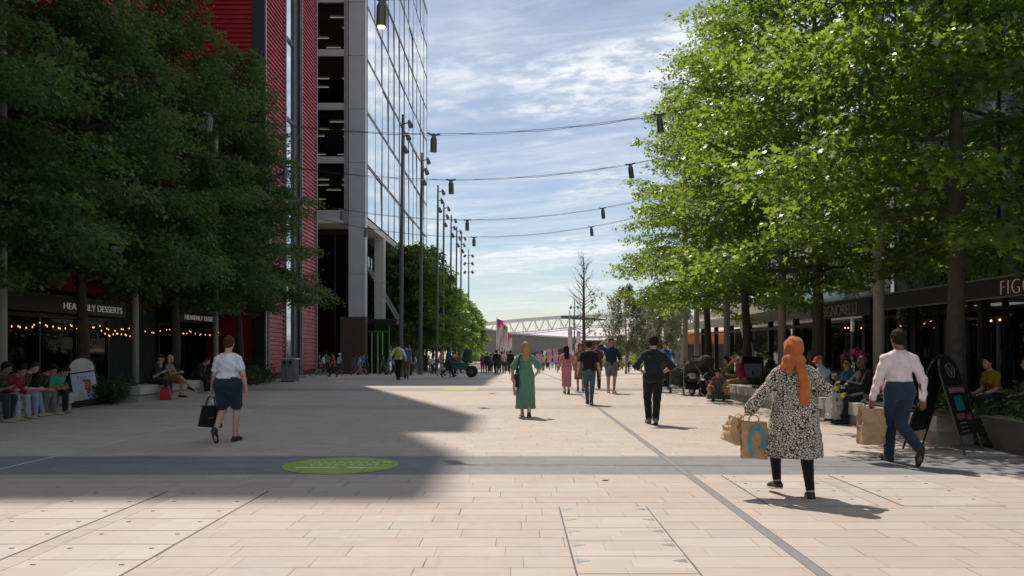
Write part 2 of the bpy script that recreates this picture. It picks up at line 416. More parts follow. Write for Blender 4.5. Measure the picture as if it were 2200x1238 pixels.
mb = MB(); saw(mb, (-2.9, -8.9), (-2.9, -5.2), .1, 3.4, (1,0)); mb.build('low_louvres', M_RED, rb)
rp('trim', M_ALUL, (-11.99,-11.84,37.50,37.60,0,HR), (-11.99,-11.84,40.80,40.86,0,HR), (-11.99,-11.84,43.84,43.90,0,HR), (-11.99,-11.84,47.10,47.16,0,HR))
for i in range(10):
    z0 = 1+i*4.2
    rp('slot_window', M_SLOTG, (-12.2,-12.14,40.95,42.9,z0+.08,z0+4.12))
rp('slot_frame', M_DARKP, (-12.9,-12.05,42.9,43.84,0,43.3), *[(-12.25,-12.06,40.9,42.9,1+i*4.2-.10,1+i*4.2+.08) for i in range(11)])
# shopfronts
for (y0, y1, sy0, sy1) in ((8, 28.4, 24.55, 28.15), (32.4, 37.3, 33.5, 37.2)):
    n = max(2, int((y1-y0)/1.9)); st = (y1-y0)/n
    for i in range(n):
        rp('shop_window', M_DGLASS, (-14.66,-14.64,y0+i*st+.05,y0+(i+1)*st-.05,.35,2.45))
    rp('shop_frame', M_BLACK, *[(-14.72,-14.58,y0+i*st-.04,y0+i*st+.04,0,2.5) for i in range(n+1)], (-14.7,-14.6,y0+.04,y1-.04,2.47,2.58), (-14.75,-14.55,y0+.04,y1-.04,0,.32))
    fas = rp('fascia', M_BLACK, (-14.55,-14.0,y0,y1+.05,2.60,3.06))
    rp('fascia_edge', M_CHAR, (-14.6,-13.93,y0-.02,y1+.07,3.062,3.13))
    text_mesh('HEAVENLY DESSERTS', .30, .012, mat('sign_letter_pale', (.70,.68,.64), .5, emit=(.9,.88,.8), estr=.12), fas, (-1.99, (sy0+sy1)/2-37.5, 2.73), (R(90), 0, R(90)), fit=sy1-sy0, thin=-.004)  # faint glow put into the pale letters to keep them legible
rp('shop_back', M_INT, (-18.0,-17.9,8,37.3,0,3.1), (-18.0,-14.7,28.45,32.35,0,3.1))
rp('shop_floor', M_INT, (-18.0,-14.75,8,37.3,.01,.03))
rp('dark_door_strip', M_DARKP, (-12.06,-11.99,43.95,44.5,0,3.0))
rp('shop_counter', mat('counter_wood', (.05,.03,.02), .6), (-17,-16.4,14,22,0.03,1.1), (-17,-16.4,24,27,.03,1.1))

# ---- glass office building
YB, YE, XB, HB = 57.9, 97.4, -11.1, 42.4
gb = empty('office_building', (XB, YB, gz(YB)), 0, 'tall office building with a mirror glass side wall and grey panelled corner', 'building')
def gp(name, m, *bx, parent=None):
    mb = MB()
    for b in bx: mb.box(b[0]-XB, b[1]-XB, b[2]-YB, b[3]-YB, b[4]-gz(YB), b[5]-gz(YB))
    return mb.build(name, m, parent or gb)
zb0 = -1.2
gp('core', M_DARKP, (-40,-19,YB+.3,YE,zb0,HB-.5), (-19,XB-.25,YE-1,YE-.1,zb0,HB-.5), (-19,XB-.3,YB+.3,YE-1,HB-.9,HB-.5))
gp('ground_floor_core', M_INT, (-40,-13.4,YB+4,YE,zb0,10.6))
FL = [11.1+3.9*i for i in range(9)]
gp('floor_slab', M_INT, *[(-19,XB-.2,YB+.35,YE-1,z-.25,z+.25) for z in FL[1:]])
gp('floor_slab', M_SOFF, (-19.2,XB-.02,YB+.05,YE,10.62,11.1))
# mirror side wall
ncol = 12; cw = (YE-YB-.9)/ncol; rnd = random.Random(3)
pane = MB().box(-.02, .0, .07, cw-.07, .12, 3.72)
pme = pane.build('glass_pane', M_SKYG, gb)
first = True
for i in range(ncol):
    for j in range(8):
        o = pme if first else pme.copy()
        if not first: COL.objects.link(o)
        first = False; o.parent = gb
        o.location = (0, .9+i*cw, FL[j]-gz(YB)); o.rotation_euler = (rnd.uniform(-.004,.004), rnd.uniform(-.010,.010), rnd.uniform(-.006,.006))
M_MULL = mat('mullion_grey', (.15,.165,.18), .4, .4)
for i in range(ncol+1): gp('mullion', M_MULL, (XB-.03,XB+.035,YB+.9+i*cw-.045,YB+.9+i*cw+.045,11.1,HB))
for z in FL[1:]:
    for a_, b_ in ((-.10,-.02),(.06,.13)): gp('transom', M_BRNZ, (XB-.028,XB+.028,YB+.9,YE-.02,z+a_,z+b_))
gp('unseen_shade_block', M_ALU, (-40,-14.2,YE+.05,117,zb0,31))  # unseen block added behind the office to shade the far trees
gp('parapet', M_ALU, (-40,XB+.12,YB+.1,YE,HB,HB+.35))
# grey corner pier with panel joints
gp('corner_pier', M_ALU, *[(-12.28,XB,YB,YB+.88,z+.015,z+3.885) for z in FL[:8]], (-12.28,XB,YB,YB+.88,6.9+.02,11.1), (-12.28,XB,YB,YB+.88,3.8,6.9))
gp('corner_pier_core', M_CHAR, (-12.25,XB-.03,YB+.03,YB+.85,3.9,HB))
gp('corner_trim', M_WHITE, (XB+.003,XB+.05,YB-.03,YB+.03,3.8,HB))
gp('pier_base', M_BRICK, (-12.9,XB+.01,YB-.02,YB+.95,zb0,3.795))
gp('pier_side', M_ALUL, (-12.62,-12.33,YB+.02,YB+.5,10.5,HB))
# front bays
for j, z in enumerate(FL[:8]):
    for k in range(3):
        gp('bay_window', glassmat('bay_glass', (.42,.48,.50), .03, fk=.35), (-19+k*2.13,-19+k*2.13+2.1,YB+.22,YB+.24,z+.5,z+3.88))
for z in FL: gp('spandrel', M_ALU, (-19.2,-12.63,YB+.04,YB+.3,z-.02,z+.46))
gp('bay_mullion', M_CHAR, *[(-19.03+k*2.13,-18.97+k*2.13,YB+.12,YB+.3,10.62,HB) for k in range(4)])
rnd = random.Random(11)
lb = []
for z in FL[:8]:
    for r_ in range(6):
        yy = YB+1.5+r_*2.0
        for q in range(3):
            x = -18.4+q*2.2+(.5 if r_%2 else 0)
            if rnd.random() < .75: lb.append((x, x+1.15, yy, yy+.10, z+3.38, z+3.42))
gp('ceiling_light', M_TUBE, *lb)
gp('office_ceiling', mat('office_ceiling', (.30,.30,.29), .9), *[(-18.9,XB-.4,YB+.5,YB+14,z+3.5,z+3.58) for z in FL[:8]])
gp('office_backwall', M_INT, (-18.9,XB-.4,YB+14,YB+14.2,11.2,HB-1))
gp('office_blind', mat('pale_blind', (.10,.14,.15), .8), (-14.1,-12.75,YB+.32,YB+.34,FL[1]+.7,FL[1]+2.3))
gp('office_screen', mat('blue_screen_wall', (.02,.03,.14), .6), (-13.6,-12.9,YB+2.4,YB+2.5,FL[3]+.6,FL[3]+1.4))
# ground level recess
gp('recess_glass', glassmat('recess_dark_glass', (.30,.36,.38), .10, fk=.8), (-19,-12.95,YB+3.0,YB+3.03,zb0,10.6), (-13.03,-13.0,YB+3.1,YE-1,zb0,10.6))
gp('recess_mullion', M_CHAR, *[(-13.08,-12.95,YB+3.1+i*1.55,YB+3.18+i*1.55,zb0,10.6) for i in range(23)], *[(-18.5+i*1.5,-18.42+i*1.5,YB+2.9,YB+3.0,zb0,10.6) for i in range(4)])
for k in range(4):
    y0 = 66.0+7.8*k
    gp('column', M_SOFF, (-11.86,XB,y0,y0+1.0,6.93,10.62), (-11.86,XB,y0,y0+1.0,zb0,6.9))
# entrance
ent = gp('entrance_canopy', M_BLACK, (-12.9,-9.05,59.6,62.6,3.32,3.62))
gp('canopy_edge', M_CHAR, (-12.9,-9.0,59.55,62.65,3.622,3.70))
mb = MB()
for y in (59.9, 60.6, 61.6, 62.3): mb.tube([(-11.3-XB, y-YB, 7.5-gz(YB)), (-9.1-XB, y-YB, 3.68-gz(YB))], .03, 6)
mb.build('canopy_rod', M_ALUL, gb)
gp('entrance_glass', M_GGLASS, (-12.6,-9.75,60.2,60.23,-.5,3.3), (-9.78,-9.75,60.25,62.2,-.5,3.3), (-12.6,-9.8,62.2,62.23,-.5,3.3))
mg = mat('green_frame', (.05,.20,.03), .5)
gp('entrance_frame', mg, *[(x-.035,x+.035,60.14,60.28,-.5,3.3) for x in (-12.5,-9.72)], (-12.5,-9.75,60.15,60.27,2.7,2.82))
gp('door_frame', mat('cream_door_frame', (.55,.50,.40), .5), *[(x-.03,x+.03,60.12,60.2,-.45,2.7) for x in (-11.0,-10.55,-10.2)])

# ---- stadium far away
YS = 250.0
st = empty('stadium', (30, YS, -1.2), 0, 'distant white stadium with a tubular roof truss above the crowd', 'stadium')
M_STW = mat('stadium_steel', (.60,.60,.62), .6, 0, .04); M_STR = mat('stadium_membrane', (.50,.46,.48), .8, 0, .06, .05)
def sp_(px, py, dy=0):
    p = WP(px, py, YS+dy); return (p.x-30, p.y-YS, p.z+1.2)
mb = MB()
def chord(pts, r, dy=0):
    mb.tube([sp_(a, b, dy) for a, b in pts], r, 6)
top = [(1000,700),(1055,693),(1100,688),(1150,684),(1205,680),(1260,678),(1320,677),(1400,678),(1500,682),(1620,690)]
bot = [(1000,716),(1055,716),(1100,715),(1150,712),(1205,706),(1260,701),(1320,698),(1400,698),(1500,702),(1620,708)]
for dy, oy in ((0, 0), (25, 4)):
    chord([(a, b+oy*.6) for a, b in top], .30, dy); chord([(a, b+2.6+oy*.6) for a, b in top], .16, dy); chord([(a, b+oy) for a, b in bot], .22, dy)
def at(pl, x):
    for (a, b), (c, d) in zip(pl, pl[1:]):
        if a <= x <= c: return b+(d-b)*(x-a)/(c-a)
k = 0
for x in np.arange(1010, 1600, 27):
    mb.tube([sp_(x, at(top, x)), sp_(x+13.5, at(bot, x+13.5))], .20, 5); mb.tube([sp_(x+27, at(top, x+27)), sp_(x+13.5, at(bot, x+13.5))], .20, 5)
    mb.tube([sp_(x+6, at(top, x+6)+2, 25), sp_(x+6, at(bot, x+6)+3, 25)], .13, 5)
mb.build('roof_truss', M_STW, st)
mb = MB()                                             # membrane roof: a sloping shell behind the truss
rp_ = [(1075,726),(1110,719),(1160,712),(1210,706),(1260,702),(1330,699),(1450,699),(1620,706)]
lo_ = [(1075,728),(1110,727),(1160,726),(1210,726),(1260,725),(1330,724),(1450,724),(1620,726)]
vs = []; fs = []
for i, ((a, b), (c, d)) in enumerate(zip(lo_, rp_)):
    vs += [sp_(a, b, 5), sp_(a, (b+d)/2+.5, 18), sp_(c, d, 60), sp_(c, d+8, 62)]
for i in range(len(lo_)-1):
    for j in range(3): fs.append((4*i+j, 4*i+4+j, 4*i+5+j, 4*i+1+j))
mb._add(vs, fs); mb.build('membrane_roof', M_STR, st, smooth=True)
mb = MB()
for i in range(len(lo_)-1):
    (a, b), (c, d) = lo_[i], lo_[i+1]
    mb.tube([sp_(a, b, 3), sp_(c, d, 3)], .4, 6)
mb.build('roof_edge', M_STW, st)
mb = MB(); p, q = sp_(1090, 731, 14), sp_(1620, 731, 14); mb.box(p[0], q[0], 14, 60, 0, p[2]); mb.build('bowl_wall', mat('stadium_dark_grey', (.16,.15,.16), .8), st)  # dark grey wall below the roof edge
mb = MB()
for x in np.arange(1120, 1600, 62):
    for s in (-11, 11): mb.tube([sp_(x+s*1.6, 775, 2), sp_(x, 727, 2)], .42, 6)
mb.build('strut', M_STW, st)
text_mesh('WEST HAM UNITED', 2.3, .1, mat('stadium_letters', (.03,.025,.03), .6), st, sp_(1296, 716.5, 1), (R(90), 0, 0), align='LEFT')
mb = MB(); a = sp_(1205, 683, -6); b = sp_(1302, 686, -6)
mb.prism([(a[0],a[2]-.2),(a[0],a[2]+.5),(b[0]-6,b[2]+.35),(b[0],b[2]-.1),(b[0]-2,b[2]-.5)], -10, -4); mb.build('roof_slab', M_DARKP, st)

# ---- low curved dark hall in front of the stadium
YH = 165.0
def hp(px, py):
    p = WP(px, py, YH); return (p.x, p.z+1.2)
hall = empty('curved_hall', (0, YH, -1.2), 0, 'low dark grey curved building with a pale roof edge below the stadium roof', 'building')
mb = MB(); mb.prism([hp(985,703),hp(1050,709),(hp(1100,718)),hp(1160,723),hp(1240,728),hp(1236,737),hp(1215,748),hp(1180,752),hp(1150,757),hp(1100,766),hp(1060,778),hp(985,778)], 0, 24)
mb.build('wall', mat('hall_grey', (.20,.185,.178), .8, 0, .1, .2), hall)
mb = MB()
pl = [(985,702.2),(1050,708.2),(1100,717.2),(1160,722.2),(1242,727.2)]
for (a, b), (c, d) in zip(pl, pl[1:]):
    p, q = hp(a, b), hp(c, d); mb.prism([(p[0],p[1]-.10),(p[0],p[1]+.22),(q[0],q[1]+.22),(q[0],q[1]-.10)], -.6, 25)
mb.build('roof_edge', M_SOFF, hall)

# ---- right side: pavilion row with canopy, and glass block above
pv = empty('glass_pavilion', (10.5, 8, 0), 0, 'low glass restaurant pavilion with a dark flat canopy on the right', 'restaurant')
def pp(name, m, *bx, parent=None):
    mb = MB()
    for b in bx: mb.box(b[0]-10.5, b[1]-10.5, b[2]-8, b[3]-8, b[4], b[5])
    return mb.build(name, m, parent or pv)
XF = 10.5
pp('canopy', M_BLACK, (XF,14.2,5,28.2,2.86,3.06)); fas = pp('fascia', M_CHAR, (XF-.06,XF-.003,5,28.2,2.62,3.02))
pp('canopy_edge', M_ALUL, (XF-.10,XF-.065,5,28.2,3.03,3.075)); pp('canopy_edge', M_ALUL, (XF-.08,XF-.063,5,28.2,2.60,2.635))
pp('canopy', M_ALU, (XF,16,28.3,50,2.80,3.0)); pp('fascia', M_ALUL, (XF-.06,XF-.003,28.3,50,2.62,3.05)); pp('rail', M_CHAR, (XF+.3,XF+.38,28.3,50,2.3,2.4))
for y in np.arange(6, 50, 3.15): pp('post', M_BLACK, (XF+.35,XF+.55,y,y+.2,0,2.86))
n = 14
for i in range(n): 
    y0 = 6+i*1.58; pp('window', M_RGLASS, (12.38,12.4,y0+.05,y0+1.53,.1,2.5))
pp('window_frame', M_CHAR, *[(12.32,12.46,6+i*1.58-.04,6+i*1.58+.04,0,2.86) for i in range(n+1)], (12.33,12.45,6.05,28.1,2.5,2.6))
for y in (15.4, 20.3): pp('door_frame', M_ALUL, (12.25,12.31,y,y+.07,0,2.35), (12.25,12.31,y+1.6,y+1.67,0,2.35), (12.25,12.31,y+.07,y+1.6,2.28,2.35))
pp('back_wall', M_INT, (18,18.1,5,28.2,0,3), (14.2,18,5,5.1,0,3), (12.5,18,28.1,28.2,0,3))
pp('decking', mat('dark_decking', (.08,.07,.06), .8, 0, .2, 6), (9.6,12.3,5,28.2,.01,.05))
for i in range(6): pp('window', M_CGLASS, (13.4,13.42,28.6+i*3.5,28.6+i*3.5+3.3,.1,2.7))
text_mesh('FIGO', .46, .008, mat('copper_letters', (.62,.42,.32), .4, .3, emit=(1,.62,.45), estr=.12), fas, (-.085, 9.22, 2.66), (R(90), 0, R(-90)), align='LEFT', space=1.15, thin=-.014)
bd = pp('sign_board', M_CHAR, (XF-.14,XF-.065,23.45,27.0,2.5,3.0))
text_mesh('SIGNORELLI', .52, .008, mat('cream_letters', (.66,.64,.56), .5), bd, (-.16, 19.0, 2.56), (R(90), 0, R(-90)), align='LEFT', sx=.98, thin=-.010)

gu = empty('glass_block', (12.5, 5, 3.1), 0, 'dark glass block with blue-white column rising above the restaurant canopy on the right', 'building')
def up(name, m, *bx):
    mb = MB()
    for b in bx: mb.box(b[0]-12.5, b[1]-12.5, b[2]-5, b[3]-5, b[4]-3.1, b[5]-3.1)
    return mb.build(name, m, gu)
up('core', M_INT, (13.0,30,4,27.4,3.1,17))
M_UPG = mat('dark_mirror_glass', (.13,.17,.17), .06, .8, .1, .3)
for j in range(4):
    for i in range(8): up('window', M_UPG, (12.94,12.98,4.1+i*2.9,4.1+i*2.9+2.8,3.2+j*3.4,3.2+j*3.4+3.3))
up('frame', M_BLACK, *[(12.9,13.0,4+i*2.9-.0,4+i*2.9+.09,3.1,17) for i in range(9)], *[(12.92,12.995,4.1,27.2,3.1+j*3.4,3.19+j*3.4) for j in range(5)])
up('column', mat('blue_white_column', (.45,.50,.62), .5), (12.0,12.22,25.0,25.22,-3.0+3.1,17))
up('roof', M_SOFF, (12.0,30,3.8,27.6,17,17.4))

# pale blocks further up the street on the right
def pale_block(x0, x1, y0, y1, h, label, col, st_=3.2):
    z0 = gz(y0)-.2
    t = empty('pale_building', ((x0+x1)/2, (y0+y1)/2, z0), 0, label, 'building')
    cx, cy = (x0+x1)/2, (y0+y1)/2; a, b, c, d = x0-cx, x1-cx, y0-cy, y1-cy
    MB().box(a, b, c, d, 0, h).build('wall', col, t)
    mb = MB(); mb.box(a-.2, b+.2, c-.2, d+.2, h+.003, h+.3); mb.build('roof_edge', M_SOFF, t)
    nf = int(h//st_)
    for j in range(nf):
        z = 1.0+j*st_
        m1 = MB().box(a-.02, a-.005, c+.6, d-.6, z, z+1.7).build('window', M_UPG, t)
        m2 = MB().box(a+.6, b-.6, c-.02, c-.005, z, z+1.7).build('window', M_UPG, t)
pale_block(19, 34, 40, 62, 9.5, 'pale building with ribbon windows glimpsed through the right-hand trees', mat('pale_lilac_render', (.48,.47,.52), .8))
pale_block(27, 75, 95, 120, 8.0, 'long cream building in the background behind the cafe parasols', mat('cream_render', (.52,.47,.40), .8))
# ================================================================== TREES AND PLANTS
def leafmat(name, c1, c2, trans, rough=.38, tw=.42, spec=.5):
    m, nt, b = newmat(name); g = NT(nt)
    oi = g.n('ShaderNodeAttribute', attribute_name='tone', attribute_type='GEOMETRY').outputs['Fac']
    col = g.mix(oi, c1, c2); g.put(b.inputs['Base Color'], col); b.inputs['Roughness'].default_value = rough
    b.inputs['Specular IOR Level'].default_value = spec
    tl = g.n('ShaderNodeBsdfTranslucent'); g.put(tl.inputs[0], g.mix(oi, trans, tuple(min(1, t*1.5) for t in trans)))
    mx = g.n('ShaderNodeMixShader'); mx.inputs[0].default_value = tw
    g.put(mx.inputs[1], b.outputs[0]); g.put(mx.inputs[2], tl.outputs[0]); g.put(nt.nodes['Material Output'].inputs[0], mx.outputs[0])
    return m
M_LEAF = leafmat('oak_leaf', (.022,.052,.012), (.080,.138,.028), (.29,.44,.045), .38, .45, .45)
M_LEAFL = leafmat('shaded_oak_leaf', (.026,.056,.018), (.068,.120,.036), (.14,.25,.045), .42, .36, .45)  # copy of the oak leaf, shade put into duller, less translucent colours
M_LEAFF = leafmat('hornbeam_leaf', (.022,.050,.014), (.060,.105,.022), (.22,.34,.04), .45, .42)
M_BIRCHL = leafmat('birch_leaf', (.07,.09,.045), (.14,.16,.09), (.22,.26,.12), .5, .35)
M_SHRUB = leafmat('shrub_leaf', (.020,.045,.014), (.07,.11,.035), (.10,.18,.03), .35, .25)
M_SHRUBL = leafmat('bright_shrub_leaf', (.06,.11,.015), (.14,.20,.03), (.30,.42,.05), .45, .4)
M_BARK = mat('bark', (.075,.060,.048), .9, 0, .3, 9, .6, 25)
M_BBARK = mat('birch_bark', (.42,.38,.32), .8, 0, .3, 6, .4, 30)
M_PINK = mat('pink_petal', (.55,.03,.22), .5)

LOBED = np.array([(0,0),(.16,.12),(.42,.22),(.20,.38),(.50,.62),(.20,.64),(.0,1.0),(-.20,.64),(-.50,.62),(-.20,.38),(-.42,.22),(-.16,.12)], float)
OVAL = np.array([(0,0),(.22,.28),(.24,.6),(0,1),(-.24,.6),(-.22,.28)], float)
DIA = np.array([(0,0),(.30,.45),(0,1),(-.30,.45)], float)
def leaves(P, D, rs, size, shape, mat_, name, droop=.35, tilt=.5, sizev=.45):
    """one ngon per leaf. P (n,3) positions, D (n,3) outward hints"""
    n = len(P)
    az = np.arctan2(D[:,1], D[:,0])+rs.normal(0, 1.1, n)
    pitch = -droop+rs.normal(0, tilt, n)
    ax = np.stack([np.cos(az)*np.cos(pitch), np.sin(az)*np.cos(pitch), np.sin(pitch)], 1)     # leaf axis
    roll = rs.normal(0, tilt*1.3, n)
    up = np.tile([0,0,1.], (n,1)); sd = np.cross(ax, up); sd /= np.linalg.norm(sd, axis=1, keepdims=True)+1e-9
    nn = np.cross(sd, ax); c, s_ = np.cos(roll)[:,None], np.sin(roll)[:,None]
    sd = sd*c+nn*s_; nn = np.cross(sd, ax)
    sz = size*(1+rs.uniform(-sizev, sizev, n))
    k = len(shape)
    V = P[:,None,:]+ (shape[None,:,1,None]*ax[:,None,:]+shape[None,:,0,None]*sd[:,None,:])*sz[:,None,None]
    fold = np.abs(shape[:,0])[None,:,None]*nn[:,None,:]*sz[:,None,None]*.25
    V = (V+fold).reshape(-1,3)
    F = np.arange(n*k, dtype=np.int32).reshape(n, k)
    me = npmesh(name, V, F, mat_)
    at_ = me.attributes.new('tone', 'FLOAT', 'FACE')
    at_.data.foreach_set('value', np.clip(rs.beta(1.6, 2.2, n), 0, 1).astype(np.float32))
    return me
def pin_oak(seed, n_br, H=14.6, R0=4.45, z0=3.15, size=.115, shape=LOBED, lm=None, per=9, clampx=None, sxy=1.0, prof=None, trunk_r=.17, rise=0.0, clear=()):
    rs = np.random.RandomState(seed)
    wood = MB(); tp = []
    for i in range(9):
        z = H*.96*i/8; tp.append((rs.normal(0,.05)*(i>0), rs.normal(0,.05)*(i>0), z-.15*(i==0)))
    wood.tube(tp, [trunk_r*1.25]+[trunk_r*(1-.93*(i/8)**1.1) for i in range(1,9)], 9)
    Ps = []; Ds = []
    prof = prof or (lambda t: (1-.70*max(0,(t-.20)/.80)**1.25)*(.72+.28*min(1,t/.14)))
    az = rs.uniform(0, 6.28)
    for b in range(n_br):
        t = ((b+.5)/n_br)**.92; zb = z0+.25+(H-z0-.3)*t
        az += 2.39996+rs.normal(0,.25)
        Lb = R0*prof(t)*rs.uniform(.74, 1.08)
        sl = (-.08+.75*t**1.5+rise+rs.normal(0,.13))
        cx, cy = math.cos(az), math.sin(az)
        m = 6; pts = []
        for i in range(m+1):
            f = i/m; d = Lb*f; zq = zb+d*sl-0.05*d*d*.5*(1-t)+rs.normal(0,.04)
            wob = rs.normal(0,.05)*f*3
            pts.append((cx*d-cy*wob, cy*d+cx*wob, zq))
        rb_ = trunk_r*.30*(1-.5*t)
        wood.tube(pts, [max(.006, rb_*(1-.88*i/m)) for i in range(m+1)], 5, caps=False)
        ns = max(3, int(Lb/.30)); 
        for j in range(ns):
            f = .20+.80*(j+.7)/ns
            i0 = min(m-1, int(f*m)); q = f*m-i0; a, c = np.array(pts[i0]), np.array(pts[i0+1]); p = a+(c-a)*q
            side = 1 if j%2 else -1
            ta = az+side*rs.uniform(.55,1.15); tl = (.35+.34*Lb*(1-f))*rs.uniform(.7,1.15)
            if j == ns-1: ta = az; tl = .35
            d2 = np.array([math.cos(ta), math.sin(ta), rs.uniform(-.50,.22)])
            e = p+d2*tl
            if j%2 == 0 and Lb > 1.5: wood.tube([tuple(p), tuple((p+e)/2+np.array([0,0,.02])), tuple(e)], [.012,.008,.004], 4, caps=False)
            nc = max(1, int(round(tl/.42)))
            for c_ in range(nc+1):
                pc = p+d2*tl*(c_+.5)/(nc+.5)
                k = rs.poisson(per)
                Ps.append(pc+rs.normal(0,1,(k,3))*[.17,.17,.10]-[0,0,.07*c_/nc]); Ds.append(np.tile(d2, (k,1)))
    P = np.concatenate(Ps); D = np.concatenate(Ds)
    P[:,0] *= sxy; P[:,1] *= sxy
    keep = P[:,2] > z0-.45
    if clampx is not None: keep &= P[:,0] > clampx
    for (x0_, y0_, y1_, z0_, z1_) in clear: keep &= ~((P[:,0] > x0_) & (P[:,1] > y0_) & (P[:,1] < y1_) & (P[:,2] > z0_) & (P[:,2] < z1_))   # pruned clear of the lamps
    P, D = P[keep], D[keep]
    cm = leaves(P, D, rs, size, shape, lm or M_LEAF, 'crown')
    if clampx is not None:
        wood.v = [(max(v[0]*sxy, clampx), v[1]*sxy, v[2]) if v[2] > 2 else v for v in wood.v]
    wm = bpy.data.meshes.new('trunk'); wm.from_pydata(wood.v, [], wood.f); wm.materials.append(M_BARK); wm.polygons.foreach_set('use_smooth', [True]*len(wm.polygons)); wm.update()
    return wm, cm
def put_tree(meshes, loc, rz, s, label, group, name='oak_tree', cat='tree'):
    t = empty(name, loc, rz, label, cat, group); t.scale = (s, s, s)
    link('trunk', meshes[0], t); link('crown', meshes[1], t); return t
oakA = pin_oak(1, 94, per=20)
oakB = pin_oak(2, 95, per=22, H=14.9)
oakC = pin_oak(9, 92, per=20, size=.125)
GR = 'oak trees along the right-hand side'
for m_, x, y, rz, s, lab in (
    (oakC, 8.4, 15.2, .3, 1.03, 'sunlit oak whose thick trunk stands directly behind the black pavement sign'),
    (oakB, 8.35, 22.4, 2.6, 1.0, 'sunlit oak whose dark trunk hides the middle of the restaurant name on the canopy'),
    (oakA, 8.2, 28.3, 4.0, .97, 'sunlit oak whose trunk stands just left of the headscarf woman, behind crimson T-shirt'),
    (oakB, 8.3, 34.6, 5.2, .95, 'farthest oak of the right-hand row, its bough reaching left toward the bare tree')):
    put_tree(m_, (x, y, 0), rz, s, lab, GR)
LPROF = lambda t: (1-.86*max(0,(t-.24)/.76)**1.05)*(.76+.24*min(1,t/.12))
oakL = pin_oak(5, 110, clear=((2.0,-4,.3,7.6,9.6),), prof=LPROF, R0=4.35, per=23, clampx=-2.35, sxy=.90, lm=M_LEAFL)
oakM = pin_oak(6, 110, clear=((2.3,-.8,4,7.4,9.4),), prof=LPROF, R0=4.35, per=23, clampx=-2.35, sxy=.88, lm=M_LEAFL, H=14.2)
GL = 'oak trees along the left-hand side'
for m_, y, dx, s, lab in (
    (oakM, 10.6, .2, .98, 'shaded oak beyond the left edge whose boughs hang in at the top left corner'),
    (oakL, 16.3, 0, 1.0, 'shaded oak at the far left above the seated group'),
    (oakM, 22.4, 0, 1.0, 'shaded oak whose trunk splits the dessert shop name beside the white pavement sign'),
    (oakL, 28.2, 0, 1.0, 'shaded oak rising behind the blonde woman seated with crossed legs'),
    (oakM, 34.4, .2, 1.0, 'shaded oak whose boughs cross the red louvred wall, rightmost of the left row')):
    put_tree(m_, (-12.2+dx, y, 0), 0, s, lab, GL)

# far row beyond the office building
farA = pin_oak(21, 80, H=11.3, R0=3.7, z0=2.6, size=.30, shape=DIA, lm=M_LEAFF, per=12, trunk_r=.15, prof=lambda t: (1-.85*t**2.0)*(.85+.15*min(1,t/.1)), rise=.15)
farB = pin_oak(22, 80, H=11.0, R0=3.6, z0=2.5, size=.30, shape=DIA, lm=M_LEAFF, per=12, trunk_r=.15, prof=lambda t: (1-.85*t**2.2)*(.85+.15*min(1,t/.1)), rise=.15)
ORD = ['first','second','third','fourth','fifth','sixth','seventh','eighth','ninth','tenth','eleventh','twelfth','thirteenth','fourteenth','fifteenth']
GF = 'trees in a row beyond the office building'
for i, (x, y) in enumerate(((-9.3,70),(-9.0,78),(-9.1,86),(-9.0,94),(-8.9,103),(-8.8,112),(-8.9,122),(-8.6,133),(-8.4,146))):
    lab = 'dark dense tree beside the office building, nearest of the far row' if i == 0 else ('sunlit tree at the far end of the far row, next to the flags' if i == 8 else ORD[i]+' tree, counted from the office building, in the far row')
    put_tree(farA if i % 2 else farB, (x, y, gz(y)), i*1.7, 1.0+(.06 if i == 1 else 0)-.012*i, lab, GF, 'hornbeam_tree')

# birches
def birch(seed, H=6.6, R0=1.5):
    rs = np.random.RandomState(seed); wood = MB()
    wood.tube([(0,0,-.1),(.03,.02,H*.3),(-.03,.03,H*.6),(.02,0,H*.97)], [.10,.075,.05,.012], 8)
    Ps, Ds = [], []
    for b in range(64):
        t = (b+.5)/64; zb = 1.7+(H-1.9)*t; az = rs.uniform(0,6.28); Lb = R0*(math.sin(math.pi*min(1,(t*.80+.16)))**.7)*rs.uniform(.6,1.1)
        pts = [(math.cos(az)*Lb*f, math.sin(az)*Lb*f, zb+Lb*f*.7-.9*Lb*f*f) for f in (0,.35,.7,1)]
        wood.tube(pts, [.022,.015,.009,.004], 4, caps=False)
        for q in range(5):
            f = .35+.65*q/4; p = np.array([math.cos(az)*Lb*f, math.sin(az)*Lb*f, zb+Lb*f*.7-.9*Lb*f*f])
            hang = rs.uniform(.4,1.0)
            for c in range(5):
                k = rs.poisson(9); Ps.append(p-[0,0,hang*c/5]+rs.normal(0,.07,(k,3))); Ds.append(np.tile([math.cos(az),math.sin(az),0.], (k,1)))
    cm = leaves(np.concatenate(Ps), np.concatenate(Ds), rs, .11, DIA, M_BIRCHL, 'crown', droop=.9)
    wm = bpy.data.meshes.new('trunk'); wm.from_pydata(wood.v, [], wood.f); wm.materials.append(M_BBARK); wm.update(); return wm, cm
bi = birch(3, 7.0, 1.9); bj = birch(4, 6.6, 1.75)
for m_, px, y, lab in ((bi,1345,62,'slender pale birch right of the man holding his head, leftmost of the birches'), (bj,1392,66,'slender pale birch behind the man in the dark shirt, middle of the birches'), (bi,1428,60,'weeping pale birch just right of the man in the dark shirt'), (bj,1462,70,'small pale birch in front of the cafe parasols, rightmost of the birches')):
    put_tree(m_, ((px-CX)*y/FPX, y, gz(y)), px, 1.02, lab, 'birch trees on the far pavement', 'birch_tree')

